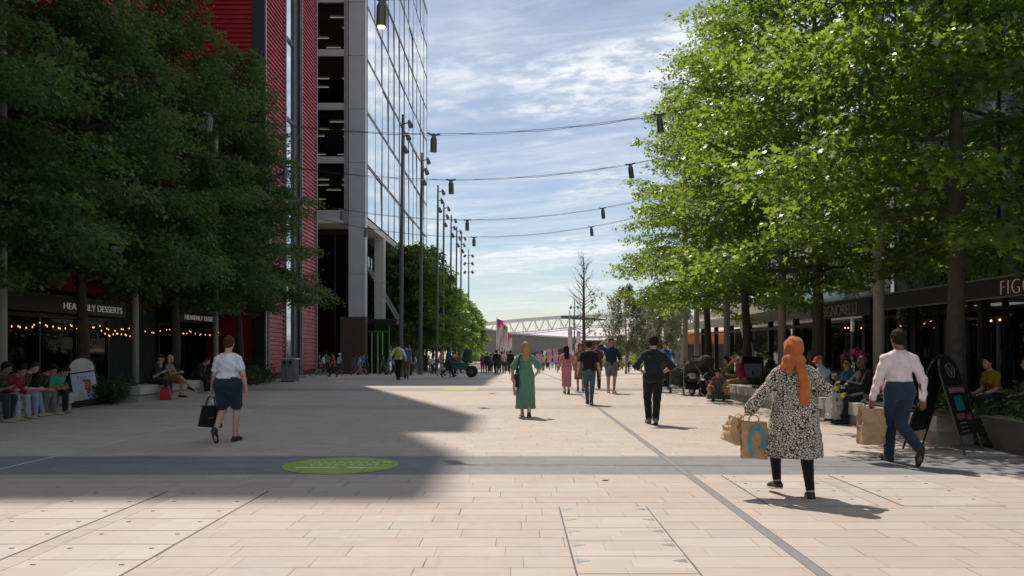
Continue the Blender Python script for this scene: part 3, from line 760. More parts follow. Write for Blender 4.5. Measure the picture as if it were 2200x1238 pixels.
# bare tree
def bare(seed):
    rs = np.random.RandomState(seed); wood = MB(); H = 8.3
    wood.tube([(0,0,-.1),(.03,0,2),(0,.03,4.4),(.02,0,6.4),(0,0,H)], [.15,.12,.095,.05,.01], 8); P = []
    for b in range(54):
        t = b/54; zb = 2.6+5.2*t; az = rs.uniform(0,6.28); Lb = (1.5*(1-t)**.8+.35)*rs.uniform(.5,1.1); up_ = .55+.9*t
        pts = [(0,0,zb)]
        for i in range(1,6):
            f = i/5; pts.append((math.cos(az)*Lb*f+rs.normal(0,.03), math.sin(az)*Lb*f+rs.normal(0,.03), zb+Lb*up_*f*(.5+.5*f)+rs.normal(0,.02)))
        wood.tube(pts, [.028*(1-.85*i/5) for i in range(6)], 4, caps=False)
        for k in range(4):
            i = rs.randint(1,5); p = np.array(pts[i]); a2 = az+rs.uniform(-1,1); l2 = rs.uniform(.2,.5)
            e = p+[math.cos(a2)*l2, math.sin(a2)*l2, l2*rs.uniform(.4,1.1)]; wood.tube([tuple(p), tuple(e)], [.010,.004], 3, caps=False)
            if math.cos(az) > .3 and t < .62 and rs.rand() < .8: P.append(e+rs.normal(0,.06,(7,3)))
    P = np.concatenate(P); cm = leaves(P, P*[1,1,0], rs, .15, OVAL, M_LEAFF, 'crown')
    wm = bpy.data.meshes.new('trunk'); wm.from_pydata(wood.v, [], wood.f); wm.materials.append(mat('bare_bark', (.10,.075,.06), .9)); wm.update(); return wm, cm
put_tree(bare(8), ((1254-CX)*54/FPX, 54, gz(54)), 0, 1.0, 'nearly leafless young tree standing alone against the sky', None, 'bare_tree')

# shrubs, hedges, planting
def shrub_mesh(rx, ry, h, n, seed, size=.07, lm=None, boxy=False):
    rs = np.random.RandomState(seed)
    if boxy:
        P = rs.uniform(-1,1,(n,3)); ax = rs.randint(0,3,n); sg = np.sign(rs.uniform(-1,1,n)); P[np.arange(n),ax] = sg*rs.uniform(.82,1.03,n)
        P = P*[rx,ry,h/2]+[0,0,h/2]
    else:
        c = rs.uniform(-.75,.75,(14,3))*[rx,ry,0]+[0,0,0]; c[:,2] = rs.uniform(.35,.85,14)*h
        i = rs.randint(0,14,n); d = rs.normal(0,1,(n,3)); d /= np.linalg.norm(d,axis=1,keepdims=True)
        P = c[i]+d*(rs.uniform(.4,1,n)**.5)[:,None]*[rx*.45,ry*.45,h*.32]; P[:,2] = np.abs(P[:,2]); P = P[P[:,2] < h*1.15]
    D = P-[0,0,h*.4]
    me = leaves(P, D, rs, size, OVAL, lm or M_SHRUB, 'foliage', droop=-.1, tilt=.7)
    core = MB()
    for k in range(9):
        a = rs.uniform(0,6.28); core.tube([(0,0,0),(math.cos(a)*rx*.35,math.sin(a)*ry*.35,h*.4),(math.cos(a)*rx*.7,math.sin(a)*ry*.7,h*.8)], [.02,.012,.005], 4)
    if boxy: core.box(-rx*.8,rx*.8,-ry*.8,ry*.8,.02,h*.85)
    cm = bpy.data.meshes.new('stems'); cm.from_pydata(core.v, [], core.f); cm.materials.append(mat('stem_dark', (.02,.022,.012), .9)); cm.update()
    return me, cm
def put_shrub(ms, loc, rz, s, label, group, name='shrub', cat='shrub'):
    t = empty(name, loc, rz, label, cat, group); t.scale = s if isinstance(s, tuple) else (s,s,s)
    link('foliage', ms[0], t); link('stems', ms[1], t); return t
sA = shrub_mesh(.75,.75,.85,3400,31); sB = shrub_mesh(.7,.7,.8,3000,32)
sLow = shrub_mesh(.6,.8,.5,1700,33); sH = shrub_mesh(.62,2.3,.66,6500,34,.06,boxy=True)
for k, (x, y, s, lab) in enumerate(((7.95,11.0,1.15,'leafy dark shrub spilling over the planter at the right edge'),(8.6,12.3,1.1,'leafy shrub behind the black pavement sign'),(7.9,10.0,1.15,'glossy shrub trailing to the paving in the bottom corner of the right planting'),(8.6,9.6,1.25,'tall leafy shrub against the right edge of the view'),(7.7,12.4,.75,'small shrub filling the planter end between the legs of the black pavement sign'))):
    put_shrub(sA if k%2 else sB, (x,y,.02), k*1.3, s, lab, 'shrubs in the right planting')
for k, (x, y) in enumerate(((7.9,14.2),(8.6,16.8),(8.1,18.6),(8.9,20.3),(8.0,21.0),(8.7,23.8),(8.0,25.0),(8.8,26.4),(7.9,26.8),(8.6,30.0),(8.0,31.5))):
    put_shrub(sLow, (x,y,.02), k*1.1, (1.1,1.1,1.25), ORD[k]+' low shrub from the black pavement sign along the strip behind the right benches', 'low shrubs behind the right benches')
put_shrub(sH, (6.75,33.4,.0), 0, (.62,1,.95), 'clipped box hedge behind the empty pushchair', None, 'hedge', 'hedge')
put_shrub(sH, (7.9,39.5,gz(39.5)), 0, 1.0, 'clipped box hedge farther along beside the pale posts', None, 'hedge', 'hedge')
for k, (x, y, s) in enumerate(((-11.0,21.6,.72),(-11.3,22.3,.75),(-11.9,23.0,.9),(-12.6,21.4,.8))):
    put_shrub(sA, (x,y,0), k*2.1, s, ORD[k]+' dark shrub to the right of the white pavement sign', 'shrubs beside the white pavement sign')
for k, (x, y) in enumerate(((-11.0,30.6),(-11.1,32.2),(-11.0,33.9),(-11.9,31.6),(-12.0,33.5),(-11.2,29.4))):
    put_shrub(sB, (x,y,0), k*1.7, .95, ORD[k]+' dark shrub in the planting left of the litter bin', 'shrubs left of the litter bin')
sF = shrub_mesh(1.6,1.6,1.9,900,41,.28,M_SHRUBL)
for k, (px, y) in enumerate(((884,84),(905,92),(975,130),(1010,135),(1035,140),(1052,150),(1175,110),(1205,118),(1235,100),(1285,100),(1330,90),(1375,85),(1130,140),(1440,80))):
    put_shrub(sF, ((px-CX)*y/FPX, y, gz(y)), k, 1.0 if k < 6 else .85, ORD[k]+' bright green bush in the far background behind the crowd', 'bushes behind the far crowd', 'bush', 'bush')
# ================================================================== PEOPLE (signed-distance bodies turned into one continuous mesh)
def vec(*a): return np.array(a, float)
def unit(v): return v/(np.linalg.norm(v)+1e-9)
class Field:
    def __init__(s): s.p = []; s.cut = []; s.disp = None
    def cap(s, a, b, ra, rb, k=.02): s.p.append(('c', np.array(a, float), np.array(b, float), ra, rb, k)); return s
    def ell(s, c, r, M=None, k=.02): s.p.append(('e', np.array(c, float), np.array(r, float), np.eye(3) if M is None else M, 0, k)); return s
    def loft(s, o, M, prof, k=.02, fold=None): s.p.append(('l', np.array(o, float), M, np.array(prof, float), fold, k)); return s
    def bounds(s):
        lo, hi = [], []
        for p in s.p:
            if p[0] == 'c':
                r = max(p[3], p[4]); lo.append(np.minimum(p[1], p[2])-r); hi.append(np.maximum(p[1], p[2])+r)
            elif p[0] == 'e':
                r = p[2].max(); lo.append(p[1]-r); hi.append(p[1]+r)
            else:
                pr = p[3]; q = []
                for t, rx, ry, *c in pr:
                    cx, cy = (c+[0, 0])[:2]
                    for sx in (-1, 1):
                        for sy in (-1, 1): q.append(p[1]+p[2].T@vec(cx+sx*rx*1.1, cy+sy*ry*1.1, t))
                q = np.array(q); lo.append(q.min(0)-.02); hi.append(q.max(0)+.02)
        return lo, hi
    def mesh(s, h):
        lo, hi = s.bounds(); LO = np.min(lo, 0)-3*h; HI = np.max(hi, 0)+3*h
        n = np.ceil((HI-LO)/h).astype(int)+1
        F = np.full(n, .12, np.float32)
        for p, l, u in zip(s.p, lo, hi):
            k = p[5]; mg = max(k*1.2, 2.2*h)+.004
            i0 = np.maximum(0, np.floor((l-mg-LO)/h).astype(int)); i1 = np.minimum(n, np.ceil((u+mg-LO)/h).astype(int)+1)
            X = (LO[0]+h*np.arange(i0[0], i1[0]))[:,None,None]; Y = (LO[1]+h*np.arange(i0[1], i1[1]))[None,:,None]; Z = (LO[2]+h*np.arange(i0[2], i1[2]))[None,None,:]
            if p[0] == 'c':
                a, b = p[1], p[2]; d = b-a; dd = d@d+1e-9
                t = np.clip(((X-a[0])*d[0]+(Y-a[1])*d[1]+(Z-a[2])*d[2])/dd, 0, 1)
                D = np.sqrt((X-a[0]-t*d[0])**2+(Y-a[1]-t*d[1])**2+(Z-a[2]-t*d[2])**2)-(p[3]+(p[4]-p[3])*t)
            elif p[0] == 'e':
                c, r, M = p[1], p[2], p[3]
                x, y, z = X-c[0], Y-c[1], Z-c[2]
                q = [M[i,0]*x+M[i,1]*y+M[i,2]*z for i in range(3)]
                k0 = np.sqrt((q[0]/r[0])**2+(q[1]/r[1])**2+(q[2]/r[2])**2); k1 = np.sqrt((q[0]/r[0]**2)**2+(q[1]/r[1]**2)**2+(q[2]/r[2]**2)**2)+1e-6
                D = k0*(k0-1)/k1
            else:
                c, M, pr, fold = p[1], p[2], p[3], p[4]
                x, y, z = X-c[0], Y-c[1], Z-c[2]
                q = [M[i,0]*x+M[i,1]*y+M[i,2]*z for i in range(3)]
                t = np.clip(q[2], pr[0,0], pr[-1,0]); rx = np.interp(t, pr[:,0], pr[:,1]); ry = np.interp(t, pr[:,0], pr[:,2])
                if pr.shape[1] > 3: q[0] = q[0]-np.interp(t, pr[:,0], pr[:,3]); q[1] = q[1]-np.interp(t, pr[:,0], pr[:,4])
                k0 = np.sqrt((q[0]/rx)**2+(q[1]/ry)**2); k1 = np.sqrt((q[0]/rx**2)**2+(q[1]/ry**2)**2)+1e-6
                D = k0*(k0-1)/k1; D = np.maximum(D, -.5*np.minimum(rx, ry))
                if fold is not None:
                    amp, nf, z0, z1 = fold; th = np.arctan2(q[1], q[0]); wz = np.clip((q[2]-z0)/(z1-z0), 0, 1)
                    D = D+amp*wz*(np.cos(nf*th+2.1*np.sin(q[2]*7))+.5*np.cos((nf*1.7)*th+1+q[2]*3))
                ex = np.maximum(q[2]-pr[-1,0], pr[0,0]-q[2]); D = np.where(ex > 0, np.sqrt(np.maximum(D,0)**2+ex**2)+np.minimum(D,0)*0, D) if True else D
            sl_ = tuple(slice(i0[i], i1[i]) for i in range(3)); A = F[sl_]
            hh = np.maximum(k-np.abs(A-D), 0)/max(k, 1e-4)
            F[sl_] = np.minimum(A, D)-hh*hh*k*.25
        X = (LO[0]+h*np.arange(n[0]))[:,None,None]; Y = (LO[1]+h*np.arange(n[1]))[None,:,None]; Z = (LO[2]+h*np.arange(n[2]))[None,None,:]
        if s.disp is not None: F = F+s.disp(X, Y, Z)
        for ct in s.cut:
            pt, nr = ct[0], ct[1]; G_ = np.maximum(F, ((X-pt[0])*nr[0]+(Y-pt[1])*nr[1]+(Z-pt[2])*nr[2]).astype(np.float32))
            if len(ct) > 2:                            # only near the trunk, so that hanging sleeves stay whole
                lt = np.abs((X-ct[3][0])*ct[2][0]+(Y-ct[3][1])*ct[2][1]+(Z-ct[3][2])*ct[2][2]); F = np.where(lt < ct[4], G_, F)
            else: F = G_
        return surfnet(F, LO, h)
def surfnet(F, org, h):
    S = F < 0; a = S[:-1,:-1,:-1].astype(np.int8)
    cnt = a.copy(); cnt[:] = 0
    cs = [(i,j,k) for i in (0,1) for j in (0,1) for k in (0,1)]
    def sh(A, c): return A[c[0]:A.shape[0]-1+c[0], c[1]:A.shape[1]-1+c[1], c[2]:A.shape[2]-1+c[2]]
    for c in cs: cnt += sh(S, c)
    ids = np.argwhere((cnt > 0) & (cnt < 8)); idx = np.full(cnt.shape, -1, np.int32); idx[tuple(ids.T)] = np.arange(len(ids))
    acc = np.zeros((len(ids),3)); nn = np.zeros(len(ids))
    for c in cs:
        for ax in range(3):
            if c[ax]: continue
            d = list(c); d[ax] = 1
            fa = F[tuple((ids+c).T)]; fb = F[tuple((ids+d).T)]; m = (fa < 0) != (fb < 0)
            t = np.where(m, fa/np.where(m, fa-fb, 1), 0)
            pos = np.tile(np.array(c, float), (len(ids),1)); pos[:,ax] += t
            acc += pos*m[:,None]; nn += m
    V = org+h*(ids+acc/nn[:,None])
    Q = []
    for ax in range(3):
        b, c = (ax+1)%3, (ax+2)%3
        sl0 = [slice(None)]*3; sl1 = [slice(None)]*3; sl0[ax] = slice(0,-1); sl1[ax] = slice(1,None)
        d = S[tuple(sl0)].astype(np.int8)-S[tuple(sl1)]
        e = np.argwhere(d != 0); e = e[(e[:,b] > 0) & (e[:,c] > 0) & (e[:,b] < idx.shape[b]) & (e[:,c] < idx.shape[c])]
        sg = d[tuple(e.T)]
        def at(db, dc):
            q = e.copy(); q[:,b] -= db; q[:,c] -= dc; return idx[tuple(q.T)]
        q = np.stack([at(1,1), at(0,1), at(0,0), at(1,0)], 1); q[sg < 0] = q[sg < 0][:,::-1]; Q.append(q)
    Q = np.concatenate(Q); Q = Q[(Q >= 0).all(1)]
    return V, Q.astype(np.int32)

def ik(r, t, l1, l2, pole):
    d = t-r; D = min(np.linalg.norm(d), (l1+l2)*.999); u = unit(d); t = r+u*D
    a = (l1*l1-l2*l2+D*D)/(2*D); hh = math.sqrt(max(0, l1*l1-a*a)); p = pole-u*(pole@u); p = unit(p)
    return r+u*a+p*hh, t

def clothmat(col, kind='plain', rough=.85, col2=None):
    key = 'cloth_%s_%.3f_%.3f_%.3f' % (kind, *col)
    if key in MATS: return MATS[key]
    m, nt, b = newmat(key); g = NT(nt); tcv = g.n('ShaderNodeTexCoord').outputs['Object']
    nz = g.rng(g.noise(9, 5, .6, tcv), .3, .7); base = g.mix(nz, tuple(c*.84 for c in col), tuple(min(1, c*1.14) for c in col))
    if kind == 'floral':
        vo = g.n('ShaderNodeTexVoronoi', feature='F1'); vo.inputs['Scale'].default_value = 40; vo.inputs['Randomness'].default_value = .9
        ve = g.n('ShaderNodeTexVoronoi', feature='DISTANCE_TO_EDGE'); ve.inputs['Scale'].default_value = 40; ve.inputs['Randomness'].default_value = .9
        wv = g.n('ShaderNodeMix', data_type='VECTOR'); g.put(wv.inputs[0], .035); g.put(wv.inputs[4], tcv); g.put(wv.inputs[5], g.noise(30, 2, .5, tcv, 0, 'Color')); g.put(vo.inputs['Vector'], wv.outputs[1]); g.put(ve.inputs['Vector'], wv.outputs[1])
        d = vo.outputs['Distance']; pet = g.m('MULTIPLY', g.m('GREATER_THAN', ve.outputs['Distance'], .115), g.m('GREATER_THAN', d, .17))
        base = g.mix(pet, (.018,.016,.016), (.58,.52,.43))
    elif kind == 'camo':
        vo = g.n('ShaderNodeTexVoronoi', feature='F1'); vo.inputs['Scale'].default_value = 22; g.put(vo.inputs['Vector'], tcv)
        base = g.mix(g.m('LESS_THAN', vo.outputs['Distance'], .42), (.02,.03,.02), col)
    elif kind == 'stripe':
        sp = g.n('ShaderNodeSeparateXYZ'); g.put(sp.inputs[0], tcv)
        base = g.mix(g.m('GREATER_THAN', g.m('SINE', g.m('MULTIPLY', sp.outputs[2], 160)), .2), base, col2)
    elif kind == 'hstripe':
        sp = g.n('ShaderNodeSeparateXYZ'); g.put(sp.inputs[0], tcv); wx = g.m('ADD', g.m('MULTIPLY', sp.outputs[0], 190), g.m('MULTIPLY', g.noise(5, 2, .5, tcv), 6))
        base = g.mix(g.m('MULTIPLY', g.m('GREATER_THAN', g.m('SINE', wx), .3), .5), base, col2)
    elif kind == 'denim':
        base = g.mix(g.rng(g.noise(5, 4, .6, tcv), .4, .65, 0, .5), base, tuple(min(1, c*2.1) for c in col))
    g.put(b.inputs['Base Color'], base); b.inputs['Roughness'].default_value = rough
    b.inputs['Sheen Weight'].default_value = .15; b.inputs['Specular IOR Level'].default_value = .25
    hgt = g.m('ADD', g.noise(11, 4, .55, g.scale(tcv, 1, 1, .45), .9), g.m('MULTIPLY', g.noise(300, 2, .6, tcv), .12))
    g.put(b.inputs['Normal'], g.bump(hgt, .55, .03)); MATS[key] = m; return m
def skinmat(col):
    key = 'skin_%.3f' % col[0]
    if key in MATS: return MATS[key]
    m, nt, b = newmat(key); g = NT(nt); t = g.n('ShaderNodeTexCoord').outputs['Object']
    g.put(b.inputs['Base Color'], g.mix(g.rng(g.noise(14, 4, .6, t), .3, .7), tuple(c*.88 for c in col), tuple(min(1, c*1.1) for c in col)))
    b.inputs['Roughness'].default_value = .52; b.inputs['Subsurface Weight'].default_value = .08; b.inputs['Subsurface Radius'].default_value = (.01,.004,.002)
    MATS[key] = m; return m
def hairmat(col):
    key = 'hair_%.3f_%.3f' % col[:2]
    if key in MATS: return MATS[key]
    m, nt, b = newmat(key); g = NT(nt); t = g.n('ShaderNodeTexCoord').outputs['Object']; sv = g.scale(t, 60, 60, 7)
    f = g.noise(2.2, 4, .6, sv); g.put(b.inputs['Base Color'], g.mix(g.rng(f, .3, .7), tuple(c*.55 for c in col), tuple(min(1, c*1.35) for c in col)))
    b.inputs['Roughness'].default_value = .62; b.inputs['Specular IOR Level'].default_value = .10; g.put(b.inputs['Normal'], g.bump(f, .4, .010)); MATS[key] = m; return m
SKIN = dict(pale=(.56,.33,.24), tan=(.42,.23,.14), olive=(.36,.20,.125), brown=(.20,.105,.06), dark=(.075,.04,.026))

def person(loc, yaw, label, group=None, H=1.72, sex='m', skin='pale', res=.013, pose='walk', top=None, bottom=None, hair=('short',(.03,.02,.015)),
           shoes=(.02,.02,.02), wide=1.0, turn=0., nod=0., ov=None, lean=None, extras=None, socks=None, sleeve_only=None, bust=None):
    ov = ov or {}; s = H/1.75; f = 1.0 if sex == 'm' else .92; fem = sex == 'f'
    flip = ov.get('flip', False)
    # --- pose (body faces +Y, x to the right)
    if pose == 'walk':
        Pz = vec(0, 0, .935); aL, aR = vec(-.075, .25, .09), vec(.075, -.27, .17); pL, pR = .15, -.75
    elif pose == 'stride':
        Pz = vec(0, 0, .915); aL, aR = vec(-.075, .36, .10), vec(.075, -.38, .20); pL, pR = .25, -.85
    elif pose == 'stand':
        Pz = vec(0, 0, .945); aL, aR = vec(-.10, .03, .085), vec(.10, -.02, .085); pL, pR = 0, 0
    elif pose == 'sit':
        Pz = vec(0, 0, .565); aL, aR = vec(-.11, .44, .085), vec(.11, .42, .085); pL, pR = 0, 0
    elif pose == 'crouch':
        Pz = vec(0, 0, .30); aL, aR = vec(-.16, .12, .085), vec(.16, .10, .085); pL, pR = 0, -.2
    if flip and pose in ('walk', 'stride'): aL, aR = vec(-aR[0], aR[1], aR[2]), vec(-aL[0], aL[1], aL[2]); pL, pR = pR, pL
    aL, aR = ov.get('aL', aL), ov.get('aR', aR); aL, aR = np.array(aL, float), np.array(aR, float); pL, pR = ov.get('pL', pL), ov.get('pR', pR)
    Pz = np.array(ov.get('P', Pz), float)
    if lean is None: lean = {'walk': .05, 'stride': .08, 'stand': 0, 'sit': .25, 'crouch': .6}[pose]
    side = ov.get('side', 0)
    fw = unit(vec(0, math.sin(lean), math.cos(lean))); up = unit(fw+vec(math.sin(side), 0, 0)); rt = unit(np.cross(vec(0, 1, 0), up)); fo = np.cross(up, rt)
    M = np.stack([rt, fo, up])                                   # world -> torso
    T = lambda x, y, z: Pz+rt*x+fo*y+up*z
    hw = .092*wide**.5
    hips = [Pz+rt*(-hw)+vec(0,0,-.015), Pz+rt*hw+vec(0,0,-.015)]
    LT, LS = .43, .42; kp = ov.get('kL', vec(-.1,1,0) if pose != 'crouch' else vec(-.5,1,.6)), ov.get('kR', vec(.1,1,0) if pose != 'crouch' else vec(.5,1,.6))
    kL, aL = ik(hips[0], aL, LT, LS, np.array(kp[0], float)); kR, aR = ik(hips[1], aR, LT, LS, np.array(kp[1], float))
    sw = (.178 if not fem else .155)*(.75+.25*wide)
    shL, shR = T(-sw, -.005, .405), T(sw, -.005, .405)
    def defw(sg, sh, sx): return sh+rt*sg*.05+vec(0, sx, -.515)
    fwd = .14 if not flip else -.14
    if pose in ('walk', 'stride'): wL, wR = defw(-1, shL, -fwd), defw(1, shR, fwd)
    elif pose == 'stand': wL, wR = defw(-1, shL, .04), defw(1, shR, .04)
    else: wL, wR = T(-.12, .36, .12), T(.12, .36, .12)
    wL, wR = np.array(ov.get('wL', wL), float), np.array(ov.get('wR', wR), float)
    eL, wL = ik(shL, wL, .285, .255, np.array(ov.get('eL', (-.35,-1,-.1)), float)); eR, wR = ik(shR, wR, .285, .255, np.array(ov.get('eR', (.35,-1,-.1)), float))
    W = wide
    if fem: prof = [(-.10,.13*W,.10*W),(-.02,.168*W,.118*W),(.08,.150*W,.105*W),(.18,.122*W,.092*W),(.30,.140*W,.105*W),(.36,.146*W,.105*W),(.41,.130*W,.092),(.46,.098,.074),(.50,.062,.056)]
    else: prof = [(-.10,.125*W,.10*W),(-.02,.158*W,.115*W),(.10,.150*W,.108*W),(.20,.150*W,.108*W),(.30,.164*W,.118*W),(.365,.168*W,.114*W),(.42,.146*W,.098),(.47,.108,.080),(.51,.068,.058)]
    hy = Vector((0,0,1)); hd = T(0, .012, .66)+vec(0, .03*math.sin(nod)*2, 0)
    hr = Matrix.Rotation(turn, 3, 'Z') @ Matrix.Rotation(-nod, 3, 'X'); HM = np.array(hr)                # head local -> person
    HL = HM.T
    Hq = lambda x, y, z: hd+HM@vec(x, y, z)
    b = Field(); hs = 1.0 if not fem else .96
    b.loft(Pz, M, prof, .03)
    b.cap(T(0,-.01,.46), Hq(0,-.012,-.06), .062*f, .055*f, .03)
    b.cap(T(-.075,-.01,.470), shL, .040, .052*f, .04); b.cap(T(.075,-.01,.470), shR, .040, .052*f, .04)
    b.ell(Hq(0,-.008,.025), (.077*hs,.096*hs,.095*hs), HL, .02); b.ell(Hq(0,.028,-.045), (.058*hs,.066*hs,.078*hs), HL, .03)
    b.ell(Hq(0,.062,-.088), (.026,.024,.022), HL, .02)
    b.cap(Hq(0,.088,.005), Hq(0,.112,-.028), .009, .014, .012); b.ell(Hq(0,.088,-.062), (.026,.012,.010), HL, .008)
    b.ell(Hq(-.03,.082,.022), (.026,.012,.008), HL, .01); b.ell(Hq(.03,.082,.022), (.026,.012,.008), HL, .01)
    for q in (-1, 1): b.ell(Hq(q*.080*hs,-.004,-.012), (.010,.022,.033), HL, .008)
    if fem:
        for q in (-1, 1): b.ell(T(q*.068*W, .085*W, .30), (.062*W,.055*W,.062*W), M, .03)
    for q, hp_ in ((-1, hips[0]), (1, hips[1])): b.ell(hp_+vec(0,-.045,0)*1, (.085*W,.085*W,.10*W), None, .04)
    for hp_, kn, an in ((hips[0],kL,aL),(hips[1],kR,aR)):
        b.cap(hp_, kn, .090*W**.7, .056*W**.5, .03); mid = kn+(an-kn)*.30; bk = unit(np.cross(unit(an-kn), vec(1,0,0)))
        if bk[1] > 0: bk = -bk
        b.cap(kn, an, .052*W**.5, .038, .03); b.cap(mid+bk*.018-(an-kn)*.08, mid+bk*.012+(an-kn)*.22, .048*W**.5, .038, .03)
    feet = []
    for an, pt, yw in ((aL,pL,ov.get('yL',.10)),(aR,pR,ov.get('yR',-.10))):
        fd = vec(-math.sin(yw)*math.cos(pt), math.cos(yw)*math.cos(pt), math.sin(pt)); fu = unit(np.cross(np.cross(fd, vec(0,0,1)), fd))
        heel, ball, toe = an-fd*.04-fu*.052, an+fd*.105-fu*.060, an+fd*.175-fu*.064
        feet.append((an, heel, ball, toe, fd, fu)); b.cap(an, heel, .036, .034, .02); b.cap(heel, ball, .030, .034, .02); b.cap(ball, toe, .036, .024, .02)
    wr = {}
    for q, sh, el, wrist in ((-1,shL,eL,wL),(1,shR,eR,wR)):
        b.cap(sh, el, .052*f*W**.5, .040*f*W**.4, .02); b.cap(el, el+(wrist-el)*.35, .040*f, .041*f, .02); b.cap(el+(wrist-el)*.35, wrist, .041*f, .026*f, .02)
        d = unit(wrist-el); hv = ov.get('hL' if q < 0 else 'hR')
        if hv is not None: d = unit(np.array(hv, float))
        pn = ov.get('nL' if q < 0 else 'nR'); pn = np.array(pn, float) if pn is not None else vec(-q, .25, 0)
        pn = unit(pn-d*(pn@d)); ac = np.cross(d, pn)*(-q)                    # ac: towards thumb
        if ac[1] < 0 and hv is None: ac = -ac
        Mh = np.stack([ac, d, pn]); pc = wrist+d*.045
        b.ell(pc, (.040*f, .052*f, .017), Mh, .012); b.cap(wrist, wrist+d*.03, .025*f, .026*f, .015)
        curl = ov.get('cL' if q < 0 else 'cR', .55); kf = .004
        for i, (ln, of) in enumerate(((.068,.030),(.078,.010),(.072,-.010),(.056,-.030))):
            b0 = wrist+d*(.083-abs(of-.005)*.25)*f+ac*of*f; c1 = curl*(.7+.12*i); d1 = d*math.cos(c1)+pn*math.sin(c1); c2 = c1+curl*1.2; d2 = d*math.cos(c2)+pn*math.sin(c2)
            b1 = b0+d1*ln*.55*f; b2 = b1+d2*ln*.45*f; fr = .0088 if res < .01 else .0105
            b.cap(b0-d*.02, b1, fr, fr*.95, kf); b.cap(b1, b2, fr*.95, fr*.8, kf)
        t0 = wrist+d*.022+ac*.026*f; td = unit(d*.75+ac*.62+pn*.25); t1 = t0+td*.045*f; t2 = t1+unit(d+ac*.15+pn*.35)*.03*f; b.cap(t0, t1, .013, .0105, .008); b.cap(t1, t2, .0105, .008, kf)
        wr[q] = (wrist, d, pn)
    root = empty('person', loc, yaw, label, 'person', group)
    def emit_(fld, name, m, hh, parent=root):
        V, Q = fld.mesh(hh)
        if len(Q) == 0: return None
        return link(name, npmesh(name, V*s, Q, m, smooth=True), parent)
    emit_(b, 'body', skinmat(SKIN[skin]), res)
    rsd = np.random.RandomState(abs(hash(label)) % 99991 if False else sum(map(ord, label)) % 9973)
    ph = rsd.uniform(0, 6.28, 9)
    def wrinkle(amp):
        def fn(X, Y, Z):
            return (amp*(1.3*np.abs(np.sin(19*X+13*Z+9*Y+ph[0]+1.4*np.sin(11*Z+ph[6])))+1.0*np.abs(np.sin(27*Z-15*X*np.sign(X)+ph[1]+1.2*np.sin(13*Y+ph[7])))+.7*np.sin(41*Z+23*X+ph[2])*np.sin(21*Y-19*X+ph[3])-1.1)).astype(np.float32)
        return fn
    infl = lambda pr, e, z0=None: [(t, rx+e, ry+e) for t, rx, ry in pr]
    ch = max(res*1.05, .008)
    # --- lower garment
    if bottom:
        bt, bc = bottom[0], bottom[1]; bm_ = bc if not isinstance(bc, tuple) else clothmat(bc, bottom[2] if len(bottom) > 2 else 'plain'); g_ = Field()
        tuck = ov.get('tuck'); waist = ov.get('waist', .12 if tuck else .02); we = .030 if tuck else .012
        if bt in ('trousers', 'jeans', 'leggings', 'shorts', 'capri'):
            e = {'trousers': .022, 'jeans': .012, 'leggings': .006, 'shorts': .018, 'capri': .014}[bt]; cutf = {'shorts': .78, 'capri': .45}.get(bt)
            tq = [p[0] for p in prof]; wq = (waist, np.interp(waist, tq, [p[1] for p in prof]), np.interp(waist, tq, [p[2] for p in prof]))
            g_.loft(Pz, M, [(t, rx+we, ry+we) for t, rx, ry in [p for p in prof if p[0] < waist-.01]+[wq]], .07)
            for hp_, kn, an in ((hips[0],kL,aL),(hips[1],kR,aR)):
                g_.ell(hp_+vec(0,-.045,0), (.085*W+e*.6,.085*W+e*.6,.10*W+e*.4), None, .07)
                if bt == 'shorts':
                    kk = hp_+(kn-hp_)*cutf; g_.cap(hp_, kk, .098*W**.8+e*.7, .072*W**.5+e, .06)
                else:
                    g_.cap(hp_, kn, .090*W**.7+e, .058*W**.5+e, .02); en = an+(kn-an)*(.05 if bt != 'capri' else cutf); g_.cap(kn, en, .056*W**.5+e, (.040 if bt != 'trousers' else .045)+e, .02)
                    mid = kn+(an-kn)*.30; g_.cap(mid-(an-kn)*.05+vec(0,-.014,0), mid+(en-kn)*.25+vec(0,-.008,0), .047*W**.5+e, .038+e, .02)
            g_.disp = wrinkle(.0022 if bt != 'leggings' else .0006)
            if bt == 'shorts':
                pass
            emit_(g_, 'trousers' if bt != 'shorts' else 'shorts', bm_, ch)
        elif bt == 'skirt':
            hem = bottom[3]; zt = T(0,0,waist)[2]; wd = bottom[4] if len(bottom) > 4 else .17
            c = (aL+aR)/2; c = Pz+(c-Pz)*.5
            pr = [(hem-zt, wd, wd*.92, c[0]*.6, (c[1]-Pz[1])*.7),((hem-zt)*.55, wd*1.0*W**.3, wd*.85, 0, 0),(-.12,.175*W+.014,.135*W+.01,0,0),(0,.135*W+.015,.105*W+.012,0,0)]
            g_.loft(vec(Pz[0],Pz[1],zt), np.eye(3), pr, .02, (.007, 11, -.1, hem-zt)); g_.disp = wrinkle(.002); emit_(g_, 'skirt', bm_, ch)
